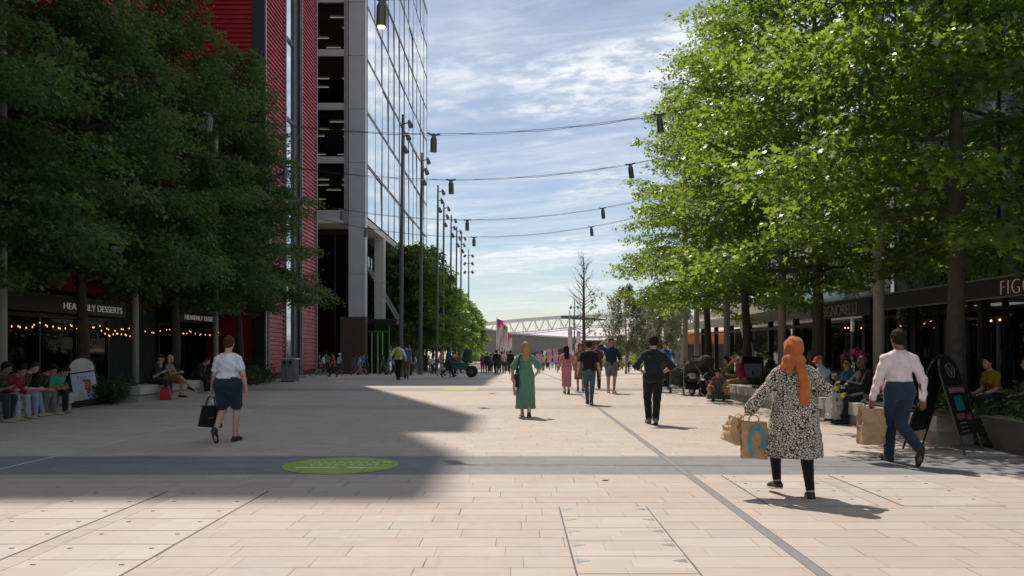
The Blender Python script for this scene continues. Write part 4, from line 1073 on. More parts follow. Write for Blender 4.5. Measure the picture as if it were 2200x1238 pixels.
    if top:
        tt, tcol = top[0], top[1]; tm = tcol if not isinstance(tcol, tuple) else clothmat(tcol, top[2] if len(top) > 2 and top[2] else 'plain', col2=top[4] if len(top) > 4 else None)
        g_ = Field(); e = .016 if tt != 'jacket' else .028
        slv = {'short': .62, 'long': 1.95, 'rolled': 1.25, 'none': .0, 'puff': .75, 'jacket': 1.95}[tt]; hemd = .085 if ov.get('tuck') else (top[3] if len(top) > 3 and top[3] is not None else -.06)
        if hemd < -.3:                                          # dress or tunic
            zt = .12; hz_ = hemd; wd = ov.get('hemw', .22); c = ((aL+aR)/2-Pz)
            pr2 = [(hz_, wd, wd*.85, c[0]*.7, c[1]*.6 if hz_ < -.5 else 0), (hz_*.55, (wd*.5+.10*W), (wd*.42+.075*W), 0, c[1]*.25 if hz_ < -.5 else 0), (-.04,.175*W+.022,.135*W+.02,0,0),(.10,.152*W+.020,.118*W+.018,0,0),(.18,.130*W+.022,.105*W+.018,0,0)]
            g_.loft(Pz, np.eye(3) if abs(lean) < .2 else M, pr2, .03, (ov.get('folds', .009), ov.get('nf', 10), 0, hz_))
            g_.loft(Pz, M, [p for p in infl(prof, e) if p[0] > .05], .03)
            for hp_ in hips: g_.ell(hp_+vec(0,-.05,0), (.085*W+.022,.085*W+.026,.10*W+.02), None, .05)
        else:
            g_.loft(Pz, M, [(hemd, prof[1][1]+e+.008, prof[1][2]+e+.008)]+[(t, rx+e+(.006 if .05 < t < .3 else 0), ry+e+(.008 if .05 < t < .3 else 0)) for t, rx, ry in prof if t > hemd+.02], .02)
            if hemd < .02:
                for hp_ in hips: g_.ell(hp_+vec(0,-.045,.02), (.085*W+e,.085*W+e,.085*W+e), None, .04)
        if fem:
            for q in (-1, 1): g_.ell(T(q*.066*W, .085*W, .30), (.066*W+.008,.058*W+.010,.066*W+.008), M, .04)
        for q, sh, el, wrist in ((-1,shL,eL,wL),(1,shR,eR,wR)):
            sp_x = T(q*.075, -.01, .470); g_.cap(sp_x, sh, .040+e*.6, .050*f+e, .03)
            if slv <= 0: continue
            ex = .010 if tt != 'puff' else .03
            if slv < 1: g_.cap(sh, sh+(el-sh)*slv, .056*f+e, .047*f+e+ex, .02)
            else:
                g_.cap(sh, el, .055*f*W**.4+e, .043*f*W**.3+e, .02); k_ = min(.97, slv-1); r2 = .030*f+e if slv > 1.5 else .042*f+e
                if ov.get('loose'): g_.cap(el, el+(wrist-el)*.75, .046*f+e+.012, .05*f+e+.014, .02)
                g_.cap(el, el+(wrist-el)*k_, .044*f+e, r2, .02)
        g_.cap(T(0,-.012,.46), T(0,-.016,.515), .062*f+.012, .058*f+.008, .03)
        if tt in ('long','rolled'): g_.loft(T(0,-.014,.49), M, [(0,.078*f,.072*f),(.018,.080*f,.074*f),(.038,.073*f,.068*f)], .006)                    # collar
        g_.cut.append((T(0,-.01,.535 if tt in ('long','rolled','jacket') else .512), unit(up-fo*.25)))
        if hemd >= -.3: g_.cut.append((T(0,0,hemd+.01), -up, rt, Pz, .232*W**.6))
        else: g_.cut.append((vec(0,0,Pz[2]+hemd+.01), vec(0,0,-1)) if abs(lean) < .2 else (T(0,0,hemd+.01), -up))
        g_.disp = wrinkle(ov.get('wrk', .0032)); nm = 'dress' if hemd < -.6 else ('tunic' if hemd < -.3 else 'shirt')
        emit_(g_, nm if tt != 'jacket' else 'jacket', tm, ch)
        if ov.get('belt'):
            g2 = Field(); g2.loft(Pz, M, [(.085, .150*W+e+.003, .112*W+e+.003), (.12, .150*W+e+.003, .112*W+e+.003)], .01); emit_(g2, 'belt', clothmat((.02,.02,.02)), ch)
    # --- shoes
    if shoes:
        mshoe = mat('shoe_%.2f_%.2f_%.2f' % shoes, shoes, .5, 0, .2, 12)
        msole = mat('sole_%s' % ('w' if ov.get('wsole') else 'd'), (.6,.6,.57) if ov.get('wsole') else (.03,.03,.03), .7)
        for an, heel, ball, toe, fd, fu in feet:
            g2 = Field(); hgt = ov.get('boot', 0); g2.cap(an+fu*(.0+hgt) if hgt else an-fu*.015, heel, .044, .042, .02); g2.cap(heel, ball, .038, .043, .02); g2.cap(ball, toe+fd*.008, .044, .032, .02)
            if hgt: g2.cap(an, an+fu*hgt, .047, .048, .02)
            g2.cut.append((heel-fu*.030, -fu)); sh_ = emit_(g2, 'shoe', mshoe, ch)
            g3 = Field(); g3.cap(heel-fu*.02, ball-fu*.012, .043, .047, .02); g3.cap(ball-fu*.012, toe+fd*.01-fu*.008, .047, .034, .02); g3.cut.append((heel-fu*.036, -fu)); g3.cut.append((heel-fu*.020, fu))
            if res < .011: emit_(g3, 'sole', msole, ch, sh_)
    if socks:
        ms = clothmat(socks)
        for an, heel, ball, toe, fd, fu in feet:
            g2 = Field(); g2.cap(an+fu*.10, an-fu*.02, .042, .042, .01); emit_(g2, 'sock', ms, ch)
    # --- head cover
    ht, hc = hair[0], hair[1]; g2 = Field(); rr = .012
    if ht in ('short', 'crop', 'bob', 'long', 'bun', 'pony', 'curly'):
        g2.ell(Hq(0,-.012,.032), (.080*hs+rr*.8,.098*hs+rr*.7,.094*hs+rr), HL, .02)
        if ht in ('short', 'bun', 'pony'): g2.ell(Hq(0,-.030,-.005), (.074*hs+rr*.6,.075,.080), HL, .02)
        if ht == 'short': g2.ell(Hq(.01,.022,.090), (.056,.072,.038), HL, .04)
        if ht == 'curly': g2.ell(Hq(0,-.03,-.01), (.095,.085,.10), HL, .03); g2.ell(Hq(0,0,.06), (.095,.10,.075), HL, .03)
        if ht in ('bob', 'long'):
            for q in (-1, 1): g2.cap(Hq(q*.066,-.02,.02), Hq(q*.074,-.01,-.10), .035, .028, .03)
            g2.ell(Hq(0,-.045,-.05), (.080,.060,.10), HL, .03)
        if ht == 'long':
            ln = ov.get('hairlen', .34)
            for q, w_ in ((-.05,.034),(0,.042),(.05,.034)): g2.cap(Hq(q,-.062,-.04), T(q*1.25,-.118*W-.012,.66-ln), w_, w_*.62, .03)
        if ht == 'bun': g2.ell(Hq(0,-.095,.05), (.038,.036,.036), HL, .015)
        if ht == 'pony': g2.cap(Hq(0,-.095,.04), Hq(0,-.13,-.05), .028, .03, .02); g2.cap(Hq(0,-.13,-.05), Hq(0,-.12,-.17), .03, .014, .02)
        # face opening: cut in front below the hairline
        fc = Hq(0,.072,.052); nr = unit(HM@vec(0,.80,-.60))
        g2.cut.append((fc-nr*.012, nr)) if ht not in ('long','bob') else g2.cut.append((Hq(0,.070,.045), unit(HM@vec(0,.93,-.36))))
        if ht in ('short','crop'): g2.cut.append((Hq(0,-.05,-.075), unit(HM@vec(0,.25,-1))))
        g2.disp = (lambda X, Y, Z: (.0030*np.sin(60*X+ph[0]+14*Z)*np.sin(50*Y+ph[1]+15*Z)+.0018*np.sin(90*Z+40*X+ph[2])).astype(np.float32)); emit_(g2, 'hair', hairmat(hc), min(ch, .011))
    elif ht in ('cap', 'hat'):
        g2.ell(Hq(0,-.030,.0), (.078,.075,.080), HL, .02); g2.cut.append((Hq(0,-.02,.02), unit(HM@vec(0,.8,-.3)))); emit_(g2, 'hair', hairmat((.04,.03,.02)), min(ch, .011))
        g3 = Field(); g3.ell(Hq(0,-.004,.045), (.088,.106,.086), HL, .02); g3.cut.append((Hq(0,0,.035), unit(HM@vec(0,0,-1))))
        cp = emit_(g3, 'cap', clothmat(hc), ch); g4 = Field(); g4.ell(Hq(0,.10,.042), (.070,.085,.012), HL, .01); emit_(g4, 'peak', clothmat(hc), min(ch,.009), cp)
    elif ht == 'sunhat':
        g3 = Field(); g3.ell(Hq(0,-.004,.055), (.092,.108,.085), HL, .02); g3.ell(Hq(0,-.004,.038), (.165,.18,.012), HL, .02); emit_(g3, 'sun_hat', clothmat(hc), min(ch,.010))
    elif ht == 'hijab':
        g2.ell(Hq(0,-.016,.020), (.104,.120,.124), HL, .02); g2.ell(Hq(0,.01,-.075), (.088,.090,.085), HL, .04); g2.cap(Hq(0,-.05,-.07), Hq(0,-.085,-.115), .07, .055, .04)
        g2.cut.append((Hq(0,.080,.0), unit(HM@vec(0,1,-.08))))
        k_ = Hq(.012,-.110,-.105); g2.ell(k_, (.048,.036,.040), HL, .03)
        g2.cap(T(-.15,-.085,.47), k_, .035, .042, .03); g2.cap(T(-.11,-.125,.42), k_, .03, .035, .02); g2.cap(T(-.10,-.075,.535), Hq(-.03,-.07,-.10), .06, .055, .04); g2.cap(T(.06,-.07,.535), Hq(.03,-.07,-.10), .045, .05, .04)
        pts = [k_, T(.005,-.175*1.05,.44), T(.035,-.185,.30), T(.040,-.178,.16), T(.035,-.175,.075)]
        for (p, q, r1, r2) in zip(pts, pts[1:], (.05,.052,.056,.058), (.052,.056,.058,.05)):
            for o_ in (-.030, .002, .032): g2.cap(p+rt*o_*(.6 if p is k_ else 1), q+rt*o_*1.05, r1*.46, r2*.44, .014)
        g2.disp = (lambda X, Y, Z: (.0065*np.abs(np.sin(34*X+16*Z+1.6*np.sin(12*Z)))+.0055*np.abs(np.sin(30*(X*.6+Z*.8)+2*np.sin(18*X)+20*Y))-.006).astype(np.float32)); emit_(g2, 'headscarf', clothmat(hc), ch)
    if ov.get('eyes'):
        g5 = Field()
        for q in (-1, 1): g5.ell(Hq(q*.030,.088,.010), (.013,.008,.007), HL, .002)
        emit_(g5, 'eyes', mat('eye_dark', (.02,.015,.012), .3), .004)
    if ov.get('glasses'):
        g5 = Field()
        for q in (-1, 1): g5.ell(Hq(q*.034,.100,.010), (.028,.007,.020), HL, .002); g5.cap(Hq(q*.062,.095,.014), Hq(q*.084,-.01,.008), .004, .004, .002)
        g5.cap(Hq(-.02,.104,.014), Hq(.02,.104,.014), .004, .004, .002); emit_(g5, 'sunglasses', mat('lens_dark', (.02,.018,.02), .15), .005)
    hooks = dict(root=root, s=s, wL=wL*s, wR=wR*s, T=lambda x, y, z: T(x, y, z)*s, Hq=lambda x, y, z: Hq(x, y, z)*s, emit=emit_, rt=rt, fo=fo, up=up, M=M)
    return hooks
def world_of(h, p):
    m = Matrix.Translation(h['root'].location) @ Matrix.Rotation(h['root'].rotation_euler[2], 4, 'Z'); return m @ Vector(p)

def backpack(h, col, w=.15, hh=.21, mats=None):           # worn on the back, resting on the shirt: a thing of its own
    f_ = Field(); t0 = h['T'](0, -.20, .27)/h['s']; f_.ell(t0, (w, .085, hh), h['M'], .02); f_.ell(h['T'](0,-.26,.20)/h['s'], (w*.75,.05,hh*.5), h['M'], .02)
    V, Q = f_.mesh(.012); return V*h['s'], Q
def wear(h, V, Q, name, m, label, cat='backpack'):
    o = link(name, npmesh(name, V, Q, m, smooth=True)); o.location = h['root'].location; o.rotation_euler = h['root'].rotation_euler; return tag(o, label, cat)

def paper_bag(pos, rz, w, d, hh, m, label, tilt=(0,0), handle=.16, name='paper_bag', cat='paper bag', mark=None, crumple=.008, seed=0, hm=None):
    """pos = where the hand holds the handles"""
    t = empty(name, pos, rz, label, cat); t.rotation_euler = (tilt[0], tilt[1], rz)
    bm = bmesh.new(); nx, nz = 7, 9; rs = np.random.RandomState(seed)
    ring = []
    zt = -handle
    prm = []
    for i in range(nx): prm.append((-w/2+w*i/(nx-1), -d/2))
    for i in range(1, 4): prm.append((w/2, -d/2+d*i/4))
    for i in range(nx): prm.append((w/2-w*i/(nx-1), d/2))
    for i in range(1, 4): prm.append((-w/2, d/2-d*i/4))
    rows = []
    for j in range(nz):
        z = zt-hh*j/(nz-1); k = 1-.0*j; row = []
        for (x, y) in prm:
            pin = 1-.25*(1-j/(nz-1))*(abs(x) > w/2-.001 and abs(y) < d/2-.001)
            row.append(bm.verts.new((x*pin+rs.normal(0,crumple)*(0<j<nz-1), y*(.55+.45*min(1,j/3))+rs.normal(0,crumple)*(j<nz-1), z+rs.normal(0,crumple*.3))))
        rows.append(row)
    n = len(prm)
    for j in range(nz-1):
        for i in range(n): bm.faces.new((rows[j][i], rows[j][(i+1)%n], rows[j+1][(i+1)%n], rows[j+1][i]))
    bm.faces.new(rows[-1][::-1])
    me = bpy.data.meshes.new('bag_body'); bmesh.ops.recalc_face_normals(bm, faces=bm.faces); bm.to_mesh(me); bm.free(); me.materials.append(m); body = link('bag_body', me, t)
    so_ = body.modifiers.new('t', 'SOLIDIFY'); so_.thickness = .003
    for sy in (-1, 1):
        MB().tube([(-w*.2, sy*d*.27, zt-.02), (-w*.18, sy*d*.2, zt+handle*.55), (-.02, sy*.012, -.004), (.02, sy*.012, -.004), (w*.18, sy*d*.2, zt+handle*.55), (w*.2, sy*d*.27, zt-.02)], .004, 5).build('handle', hm or m, t)
    if mark: mark(t, w, d, hh, zt)
    return t
# ------------------------------------------------------------------ the people walking and sitting in the street
def pos(px, Y): return (  (px-CX)*Y/FPX, Y, gz(Y))
BL, NV, WH = (.012,.012,.014), (.018,.028,.060), (.66,.65,.66)
M_KRAFT = mat('kraft_paper', (.42,.27,.145), .8, 0, .12, 9, .3, 30)
M_KRAFT2 = mat('kraft_paper_light', (.50,.35,.20), .8, 0, .12, 9, .3, 30)
M_TEAL = mat('teal_print', (.02,.26,.36), .7)

# 1 woman in the orange headscarf
h = person(pos(1706, 8.12), R(3), 'woman in an orange headscarf and black and cream flowery tunic walking away', None, 1.655, 'f', 'pale', .0068, 'walk',
    top=('long', (.5,.5,.5), 'floral', -.505), bottom=('leggings', (.010,.010,.011)), hair=('hijab', (.43,.125,.030)), shoes=(.02,.02,.022), wide=1.34,
    ov=dict(aL=(-.115,.19,.150), aR=(.125,-.13,.085), pL=-.10, pR=0, wL=(-.50,.10,.875), eL=(-.6,-.5,-.6), wR=(.20,.20,1.13), eR=(1,-.6,-.3), hL=(-.75,.35,-.35), nL=(.25,.1,-1), cL=.8,
            loose=True, hemw=.305, folds=.014, nf=9, wsole=True, wrk=.0045, yL=.1, yR=-.25), lean=.02)
hp_ = world_of(h, h['wL']+vec(-.055,.02,-.055))
def ring_mark(t, w, d, hh, zt):
    mb = MB(); n = 22                                   # broad teal arch and small cup outline on the bag face
    for i in range(n):
        def q(a, r, rz_): return (.022+math.cos(a)*r, -d/2-.020, zt-hh*.56+math.sin(a)*rz_)
        a0, a1 = R(235-i*11.5), R(235-(i+1)*11.5)
        mb.quad(q(a0,.088,.185), q(a1,.088,.185), q(a1,.058,.140), q(a0,.058,.140))
    mb.prism([(.028,zt-hh*.63),(.066,zt-hh*.63),(.056,zt-hh*.74),(.038,zt-hh*.74)], -d/2-.022, -d/2-.019); mb.build('printed_mark', M_TEAL, t)
paper_bag(hp_+Vector((.125,0,.03)), R(-8), .255, .13, .375, M_KRAFT, 'kraft paper bag with a teal arch printed on it beside the flowery tunic', handle=.07, mark=ring_mark, seed=1)
paper_bag(hp_+Vector((.02,.10,.03)), R(20), .20, .11, .25, M_KRAFT2, 'plain crumpled kraft bag hanging left of the teal-printed bag', tilt=(0,.42), handle=.06, seed=2, crumple=.012)

# 2 man in the pale shirt
h = person(pos(1932, 10.5), R(-2), 'man in a pale pink shirt and blue trousers walking away with a kraft bag', None, 1.79, 'm', 'brown', .0075, 'walk',
    top=('long', (.74,.64,.66)), bottom=('trousers', (.017,.034,.066)), hair=('short', (.02,.016,.014)), shoes=(.015,.014,.014), wide=.93, nod=.1, turn=.1,
    ov=dict(aL=(-.045,.20,.09), aR=(.085,-.36,.235), pL=.05, pR=-1.05, wL=(-.325,.06,.80), wR=(.265,-.08,.83), eL=(-.5,-1,0), eR=(.5,-1,0), tuck=True, wrk=.0055, kR=(-.5,1,0), nR=(-.5,-.6,0)), lean=.03)
hp_ = world_of(h, h['wL']+vec(-.01,.02,-.09))
def crease(t, w, d, hh, zt): pass
paper_bag(hp_, R(5), .315, .16, .47, M_KRAFT, 'plain kraft paper bag in the left hand of the man in the pale shirt', handle=.035, seed=3, crumple=.011)

# 3 man in the dark shirt, hands in pockets
person(pos(1404, 15.9), R(0), 'man in a dark shirt and black trousers walking away with elbows out, tan boots', None, 1.80, 'm', 'pale', .0085, 'walk',
    top=('rolled', (.012,.020,.028), None, -.10), bottom=('trousers', (.012,.012,.014)), hair=('short', (.035,.012,.010)), shoes=(.25,.19,.06), wide=1.08,
    ov=dict(aL=(-.07,.12,.10), aR=(.015,-.16,.10), pL=.0, pR=-.35, wL=(-.175,.03,.99), wR=(.175,.03,.99), eL=(-1,-.5,0), eR=(1,-.5,0), boot=.07, wrk=.005), lean=.03)

# 4 woman in the long green dress
h = person(pos(1129, 17.6), R(2), 'fair-haired woman in a long green dress walking away with a dark shoulder bag', None, 1.69, 'f', 'pale', .0085, 'walk',
    top=('puff', (.12,.27,.175), 'hstripe', -.755, (.075,.19,.12)), hair=('long', (.42,.26,.12)), shoes=(.55,.50,.45), wide=1.05,
    ov=dict(aL=(-.07,.12,.09), aR=(.07,-.22,.15), pL=.0, pR=-.6, wL=(-.30,.16,.88), wR=(.27,.22,.98), eL=(-.7,-1,0), eR=(.7,-.7,0), hemw=.225, folds=.012, nf=12, hairlen=.30), lean=.02)
bag = h['T'](-.21,-.02,.02); t = empty('shoulder_bag', world_of(h, bag), R(8), 'dark shoulder bag on the left side of the woman in green', 'handbag')
MB().cbox(-.05,.05,-.16,.14,-.26,.02,.02).build('bag_body', clothmat((.018,.02,.03)), t)
MB().tube([(-.0,-.12,.0),(.03,-.09,.26),(.07,-.05,.44),(.09,.0,.47),(.07,.06,.40),(.0,.12,.0)], .014, 6).build('strap', clothmat((.018,.02,.03)), t)
MB().tube([(-.06,-.12,-.10),(-.07,-.16,-.30),(-.05,-.10,-.42),(-.04,-.02,-.34)], .03, 8).build('scarf', clothmat((.35,.08,.10), 'stripe', col2=(.6,.55,.52)), t)

# 5 woman in pink and companions
person(pos(1217, 26.6), R(4), 'slim woman in a dusty pink dress with long black hair walking away', None, 1.64, 'f', 'pale', .010, 'walk',
    top=('long', (.50,.20,.25), None, -.70), hair=('long', (.022,.014,.014)), shoes=(.25,.16,.11), wide=.92,
    ov=dict(aL=(-.045,.10,.09), aR=(.05,-.20,.15), pR=-.6, wL=(-.30,.05,.84), wR=(.29,.10,.88), hemw=.165, folds=.006, hairlen=.36), lean=.02)
person(pos(1247, 27.6), R(178), 'woman in a brown dress facing the camera, partly behind the man in the black T-shirt', 'people facing the camera behind the man in black', 1.72, 'f', 'tan', .011, 'walk',
    top=('none', (.22,.10,.06), None, -.50), hair=('long', (.10,.04,.02)), shoes=(.2,.1,.06), ov=dict(wR=(.42,.15,.95), wL=(-.3,.2,.95), eyes=True))
person(pos(1281, 29.5), R(180), 'person in a maroon shirt facing the camera, right of the black T-shirt', 'people facing the camera behind the man in black', 1.76, 'm', 'tan', .011, 'walk',
    top=('short', (.16,.03,.04), None, -.06), bottom=('trousers', (.05,.05,.06)), hair=('short', (.10,.04,.02)), ov=dict(eyes=True))
h = person(pos(1265, 21.5), R(-2), 'man in a black T-shirt and blue jeans walking away, phone in right hand', None, 1.755, 'm', 'pale', .0095, 'walk',
    top=('short', (.012,.012,.012), None, -.05), bottom=('jeans', (.045,.085,.115), 'denim'), hair=('short', (.045,.022,.014)), shoes=(.07,.035,.025), wide=1.02,
    ov=dict(aL=(-.02,.20,.09), aR=(.06,-.26,.19), pL=.0, pR=-.9, wL=(-.30,.0,.86), wR=(.30,-.10,.82)), lean=.04)
ph_ = world_of(h, h['wR']+vec(0,.02,-.11)); tag(MB().cbox(-.018,.018,-.04,.04,-.07,.07,.006).build('phone', M_BLACK, None, loc=ph_), 'small black phone in the right hand of the man in the black T-shirt', 'phone')
# 6 man in navy holding his head
person(pos(1313, 27.0), R(184), 'man in navy top and grey shorts facing the camera, one hand at his head', None, 1.88, 'm', 'tan', .0095, 'walk',
    top=('rolled', (.012,.025,.055), None, -.08), bottom=('shorts', (.15,.16,.17)), hair=('short', (.035,.022,.016)), shoes=(.38,.20,.11), wide=1.06,
    ov=dict(aL=(-.085,.02,.085), aR=(.085,-.02,.085), pL=0, pR=0, wR=(.20,.16,1.67), eR=(1,.1,-.5), hR=(-.6,-.3,.75), nR=(-.5,-1,-.2), wL=(-.33,.05,.88), eyes=True), lean=0)
# 7 woman in white shirt, navy shorts on the left
h = person(pos(490, 12.9), R(-3), 'woman in a white short-sleeved shirt and navy shorts walking away with a black bag', None, 1.745, 'f', 'pale', .0075, 'walk',
    top=('short', (.72,.74,.82)), bottom=('shorts', (.016,.030,.055)), hair=('bun', (.075,.035,.018)), shoes=(.012,.012,.014), wide=1.20,
    ov=dict(aL=(-.10,-.24,.22), aR=(.075,.10,.09), pL=-1.0, pR=.05, wL=(-.32,.10,.80), wR=(.315,-.04,.86), eL=(-.5,-1,0), eR=(.6,-1,0), wrk=.005, tuck=True, nR=(-.3,-1,0)), lean=.02, nod=.15)
hp_ = world_of(h, h['wL']+vec(-.02,.02,-.085))
t = empty('tote_bag', hp_, R(4), 'large black zipped tote hanging from the left hand of the woman in the white shirt', 'tote bag')
mb = MB(); mb._add([(-.20,-.075,-.50),(.17,-.075,-.53),(.17,.075,-.53),(-.20,.075,-.50),(-.135,-.05,-.16),(.115,-.05,-.16),(.115,.05,-.16),(-.135,.05,-.16)], [(0,3,2,1),(4,5,6,7),(0,1,5,4),(1,2,6,5),(2,3,7,6),(3,0,4,7)])
bb = mb.build('bag_body', clothmat((.010,.010,.011)), t); md = bb.modifiers.new('b', 'BEVEL'); md.width = .02; md.segments = 3
MB().tube([(-.09,-.04,-.17),(-.05,-.03,-.04),(0,0,0),(.05,-.03,-.04),(.08,-.04,-.17)], .008, 6).build('handle', clothmat((.010,.010,.011)), t)
MB().tube([(-.09,.04,-.17),(-.05,.03,-.04),(0,0,0),(.05,.03,-.04),(.08,.04,-.17)], .008, 6).build('handle', clothmat((.010,.010,.011)), t)
MB().cbox(-.02,.05,-.075,-.071,-.37,-.345,.001).build('badge', clothmat((.35,.02,.02)), t)
MB().tube([(-.15,-.055,-.165),(.13,-.055,-.165)], .012, 6).build('zip_edge', M_BLACK, t)
paper_bag(hp_+Vector((.06,.06,0)), R(30), .19, .08, .25, mat('white_carrier', (.62,.64,.66), .5), 'small white carrier bag beside the black tote of the woman in the white shirt', tilt=(0,-.22), handle=.05, seed=5, name='carrier_bag', cat='carrier bag')

# ------------------------------------------------------------------ seated, right
BX = 6.62
def seat(X, Y, yaw, *a, **k): return person((X, Y, 0), yaw, *a, **k)
h = seat(7.0, 16.0, R(95), 'bald man in a black jacket seated in profile on the right bench', None, 1.78, 'm', 'dark', .0085, 'sit',
    top=('jacket', (.012,.012,.014)), bottom=('trousers', (.012,.016,.028)), hair=('none', 0), shoes=(.015,.015,.015), turn=-.25,
    ov=dict(aL=(-.12,.50,.085), aR=(.10,.46,.085), wL=(-.12,.42,.80), wR=(.10,.46,.82), nL=(0,0,-1), nR=(0,0,-1), hL=(0,1,-.2), hR=(-.3,1,-.2)), lean=.10)
h = seat(6.98, 16.8, R(122), 'woman in a denim jacket and sunglasses with a lanyard, seated on the right bench', None, 1.70, 'f', 'olive', .0085, 'sit',
    top=('long', (.025,.065,.105), 'denim'), bottom=('trousers', (.012,.014,.020)), hair=('curly', (.035,.016,.010)), shoes=(.05,.03,.03), turn=.25,
    ov=dict(wL=(-.14,.40,.80), wR=(.15,.33,.72), glasses=True, nL=(0,0,-1), nR=(0,0,-1), hL=(0,1,0), hR=(-.2,1,-.2)), lean=.06)
h['emit'](Field().cap(h['T'](-.05,.125,.42)/h['s'], h['T'](0,.165,.20)/h['s'], .007, .007).cap(h['T'](.05,.125,.42)/h['s'], h['T'](0,.165,.20)/h['s'], .007, .007), 'lanyard', clothmat((.12,.25,.45)), .006)
bd = MB().box(-.05,.05,-.005,.005,-.035,.035).build('name_badge', M_WHITE, h['root']); bd.location = h['T'](0,.185,.17)
seat(7.0, 18.15, R(110), 'man in an orange cap, dark glasses and pale blue shirt seated on the right bench', None, 1.76, 'm', 'pale', .0095, 'sit',
    top=('long', (.36,.42,.52)), bottom=('capri', (.03,.07,.13), 'denim'), hair=('cap', (.50,.10,.03)), shoes=(.10,.08,.07), socks=(.5,.5,.5), nod=.35,
    ov=dict(aL=(-.12,.32,.085), aR=(.12,.30,.085), wL=(-.05,.40,.86), wR=(.22,.40,.98), glasses=True), lean=.2)
seat(7.1, 15.25, R(80), 'person in a pink top sitting behind the bald man', None, 1.60, 'f', 'dark', .011, 'sit',
    top=('short', (.5,.28,.33)), bottom=('trousers', (.03,.03,.04)), hair=('bun', (.20,.03,.05)), shoes=(.1,.1,.1), lean=.1)
p = GP(1812, 898); t = paper_bag((6.37, 15.95, .72), R(30), .36, .15, .52, mat('white_printed_paper', (.60,.57,.55), .7, 0, .05), 'white printed paper carrier standing in front of the seated woman in denim', tilt=(0,.10), handle=.10, seed=7, name='carrier_bag', cat='carrier bag',
    mark=lambda t, w, d, hh, zt: (MB().box(-.07,.0,-d/2-.006,-d/2-.004,zt-.17,zt-.10).box(-.06,.09,-d/2-.006,-d/2-.004,zt-.265,zt-.25).box(-.03,.06,-d/2-.006,-d/2-.004,zt-.295,zt-.285).build('printed_mark', mat('grey_print', (.12,.16,.24), .7), t), MB().box(.09,.15,-d/2-.006,-d/2-.004,zt-.48,zt-.38).build('printed_mark', mat('purple_print', (.2,.04,.2), .7), t)))
tag(MB().tube([(-.02,0,0),(0,.01,.05),(.01,0,.13),(.03,.01,.18)], [.02,.055,.05,.025], 7).build('food_packet', mat('yellow_packet', (.62,.50,.02), .5, 0, .3, 20), None, loc=(6.46,16.1,.66), rz=R(20)), 'bright yellow packet held out by the seated woman in denim', 'packet')
tag(MB().tube([(-.06,0,0),(0,.01,.03),(.05,0,.05),(.09,.01,.03)], [.02,.045,.04,.02], 7).build('food_packet', mat('yellow_packet', (.62,.50,.02), .5, 0, .3, 20), None, loc=(6.47,15.8,.55), rz=R(60)), 'lower crumpled yellow packet beside the white carrier bag', 'packet')

seat(6.72, 23.7, R(75), 'man in a crimson T-shirt and pale cap seated with a hand to his face', None, 1.76, 'm', 'tan', .0105, 'sit',
    top=('short', (.28,.012,.045)), bottom=('shorts', (.20,.13,.06)), hair=('cap', (.30,.28,.22)), shoes=(.2,.1,.1),
    ov=dict(wL=(-.12,.30,1.18), hL=(.2,-.2,1), wR=(.1,.42,.72), aR=(.10,.44,.085), aL=(-.12,.40,.085)), lean=.30)
seat(6.55, 24.5, R(120), 'brown-haired woman in an olive top seated on the right bench beside the man in crimson', None, 1.68, 'f', 'tan', .0105, 'sit',
    top=('short', (.10,.09,.05)), bottom=('skirt', (.12,.09,.06), 'plain', .42, .16), hair=('long', (.06,.02,.012)), shoes=(.2,.1,.1), nod=.3, ov=dict(wL=(-.12,.26,1.0), wR=(.10,.34,.86)), lean=.25)
seat(5.80, 23.0, R(165), 'woman with dark hair crouching on the paving in a green and black patterned skirt', None, 1.66, 'f', 'tan', .0105, 'crouch',
    top=('none', (.10,.09,.10), None, -.04), bottom=('skirt', (.16,.17,.10), 'camo', .06, .36), hair=('bun', (.03,.018,.02)), shoes=(.2,.1,.1), nod=.5, ov=dict(wL=(-.18,.34,.42), wR=(.20,.30,.45), waist=.06), lean=.55)

# diners behind the right planting
for (x, y, yaw, lab, tc_, hr_, o_, sx) in (
    (9.55, 14.6, R(60), 'diner in a green patterned shirt stretching one elbow above the head', (.20,.24,.10), (.02,.015,.012), dict(wL=(-.06,-.02,1.28), eL=(-1,.4,1.2)), 'm'),
    (9.3, 15.5, R(100), 'diner in a mustard top seated left of the one with the raised elbow', (.40,.20,.01), (.02,.015,.012), {}, 'f'),
    (9.7, 12.9, R(80), 'diner in a bright pink top at the right edge', (.62,.06,.20), (.04,.02,.02), {}, 'f'),
    (10.1, 13.9, R(90), 'diner in dark clothes beside the right edge table', (.04,.03,.04), (.06,.03,.03), {}, 'm'),
    (9.9, 26.2, R(90), 'dark-haired diner seated behind the oak trunk near the headscarf woman', (.03,.03,.04), (.02,.015,.012), {}, 'f'),
    (9.8, 30.5, R(100), 'diner seated under the canopy left of the headscarf woman', (.05,.05,.06), (.02,.02,.02), {}, 'm')):
    person((x, y, .05), yaw, lab, None, 1.72, sx, 'pale' if 'elbow' in lab else 'tan', .0125, 'sit', top=('short', tc_), bottom=('trousers', (.03,.03,.04)), hair=('bun' if sx == 'f' else 'short', hr_), ov=o_)

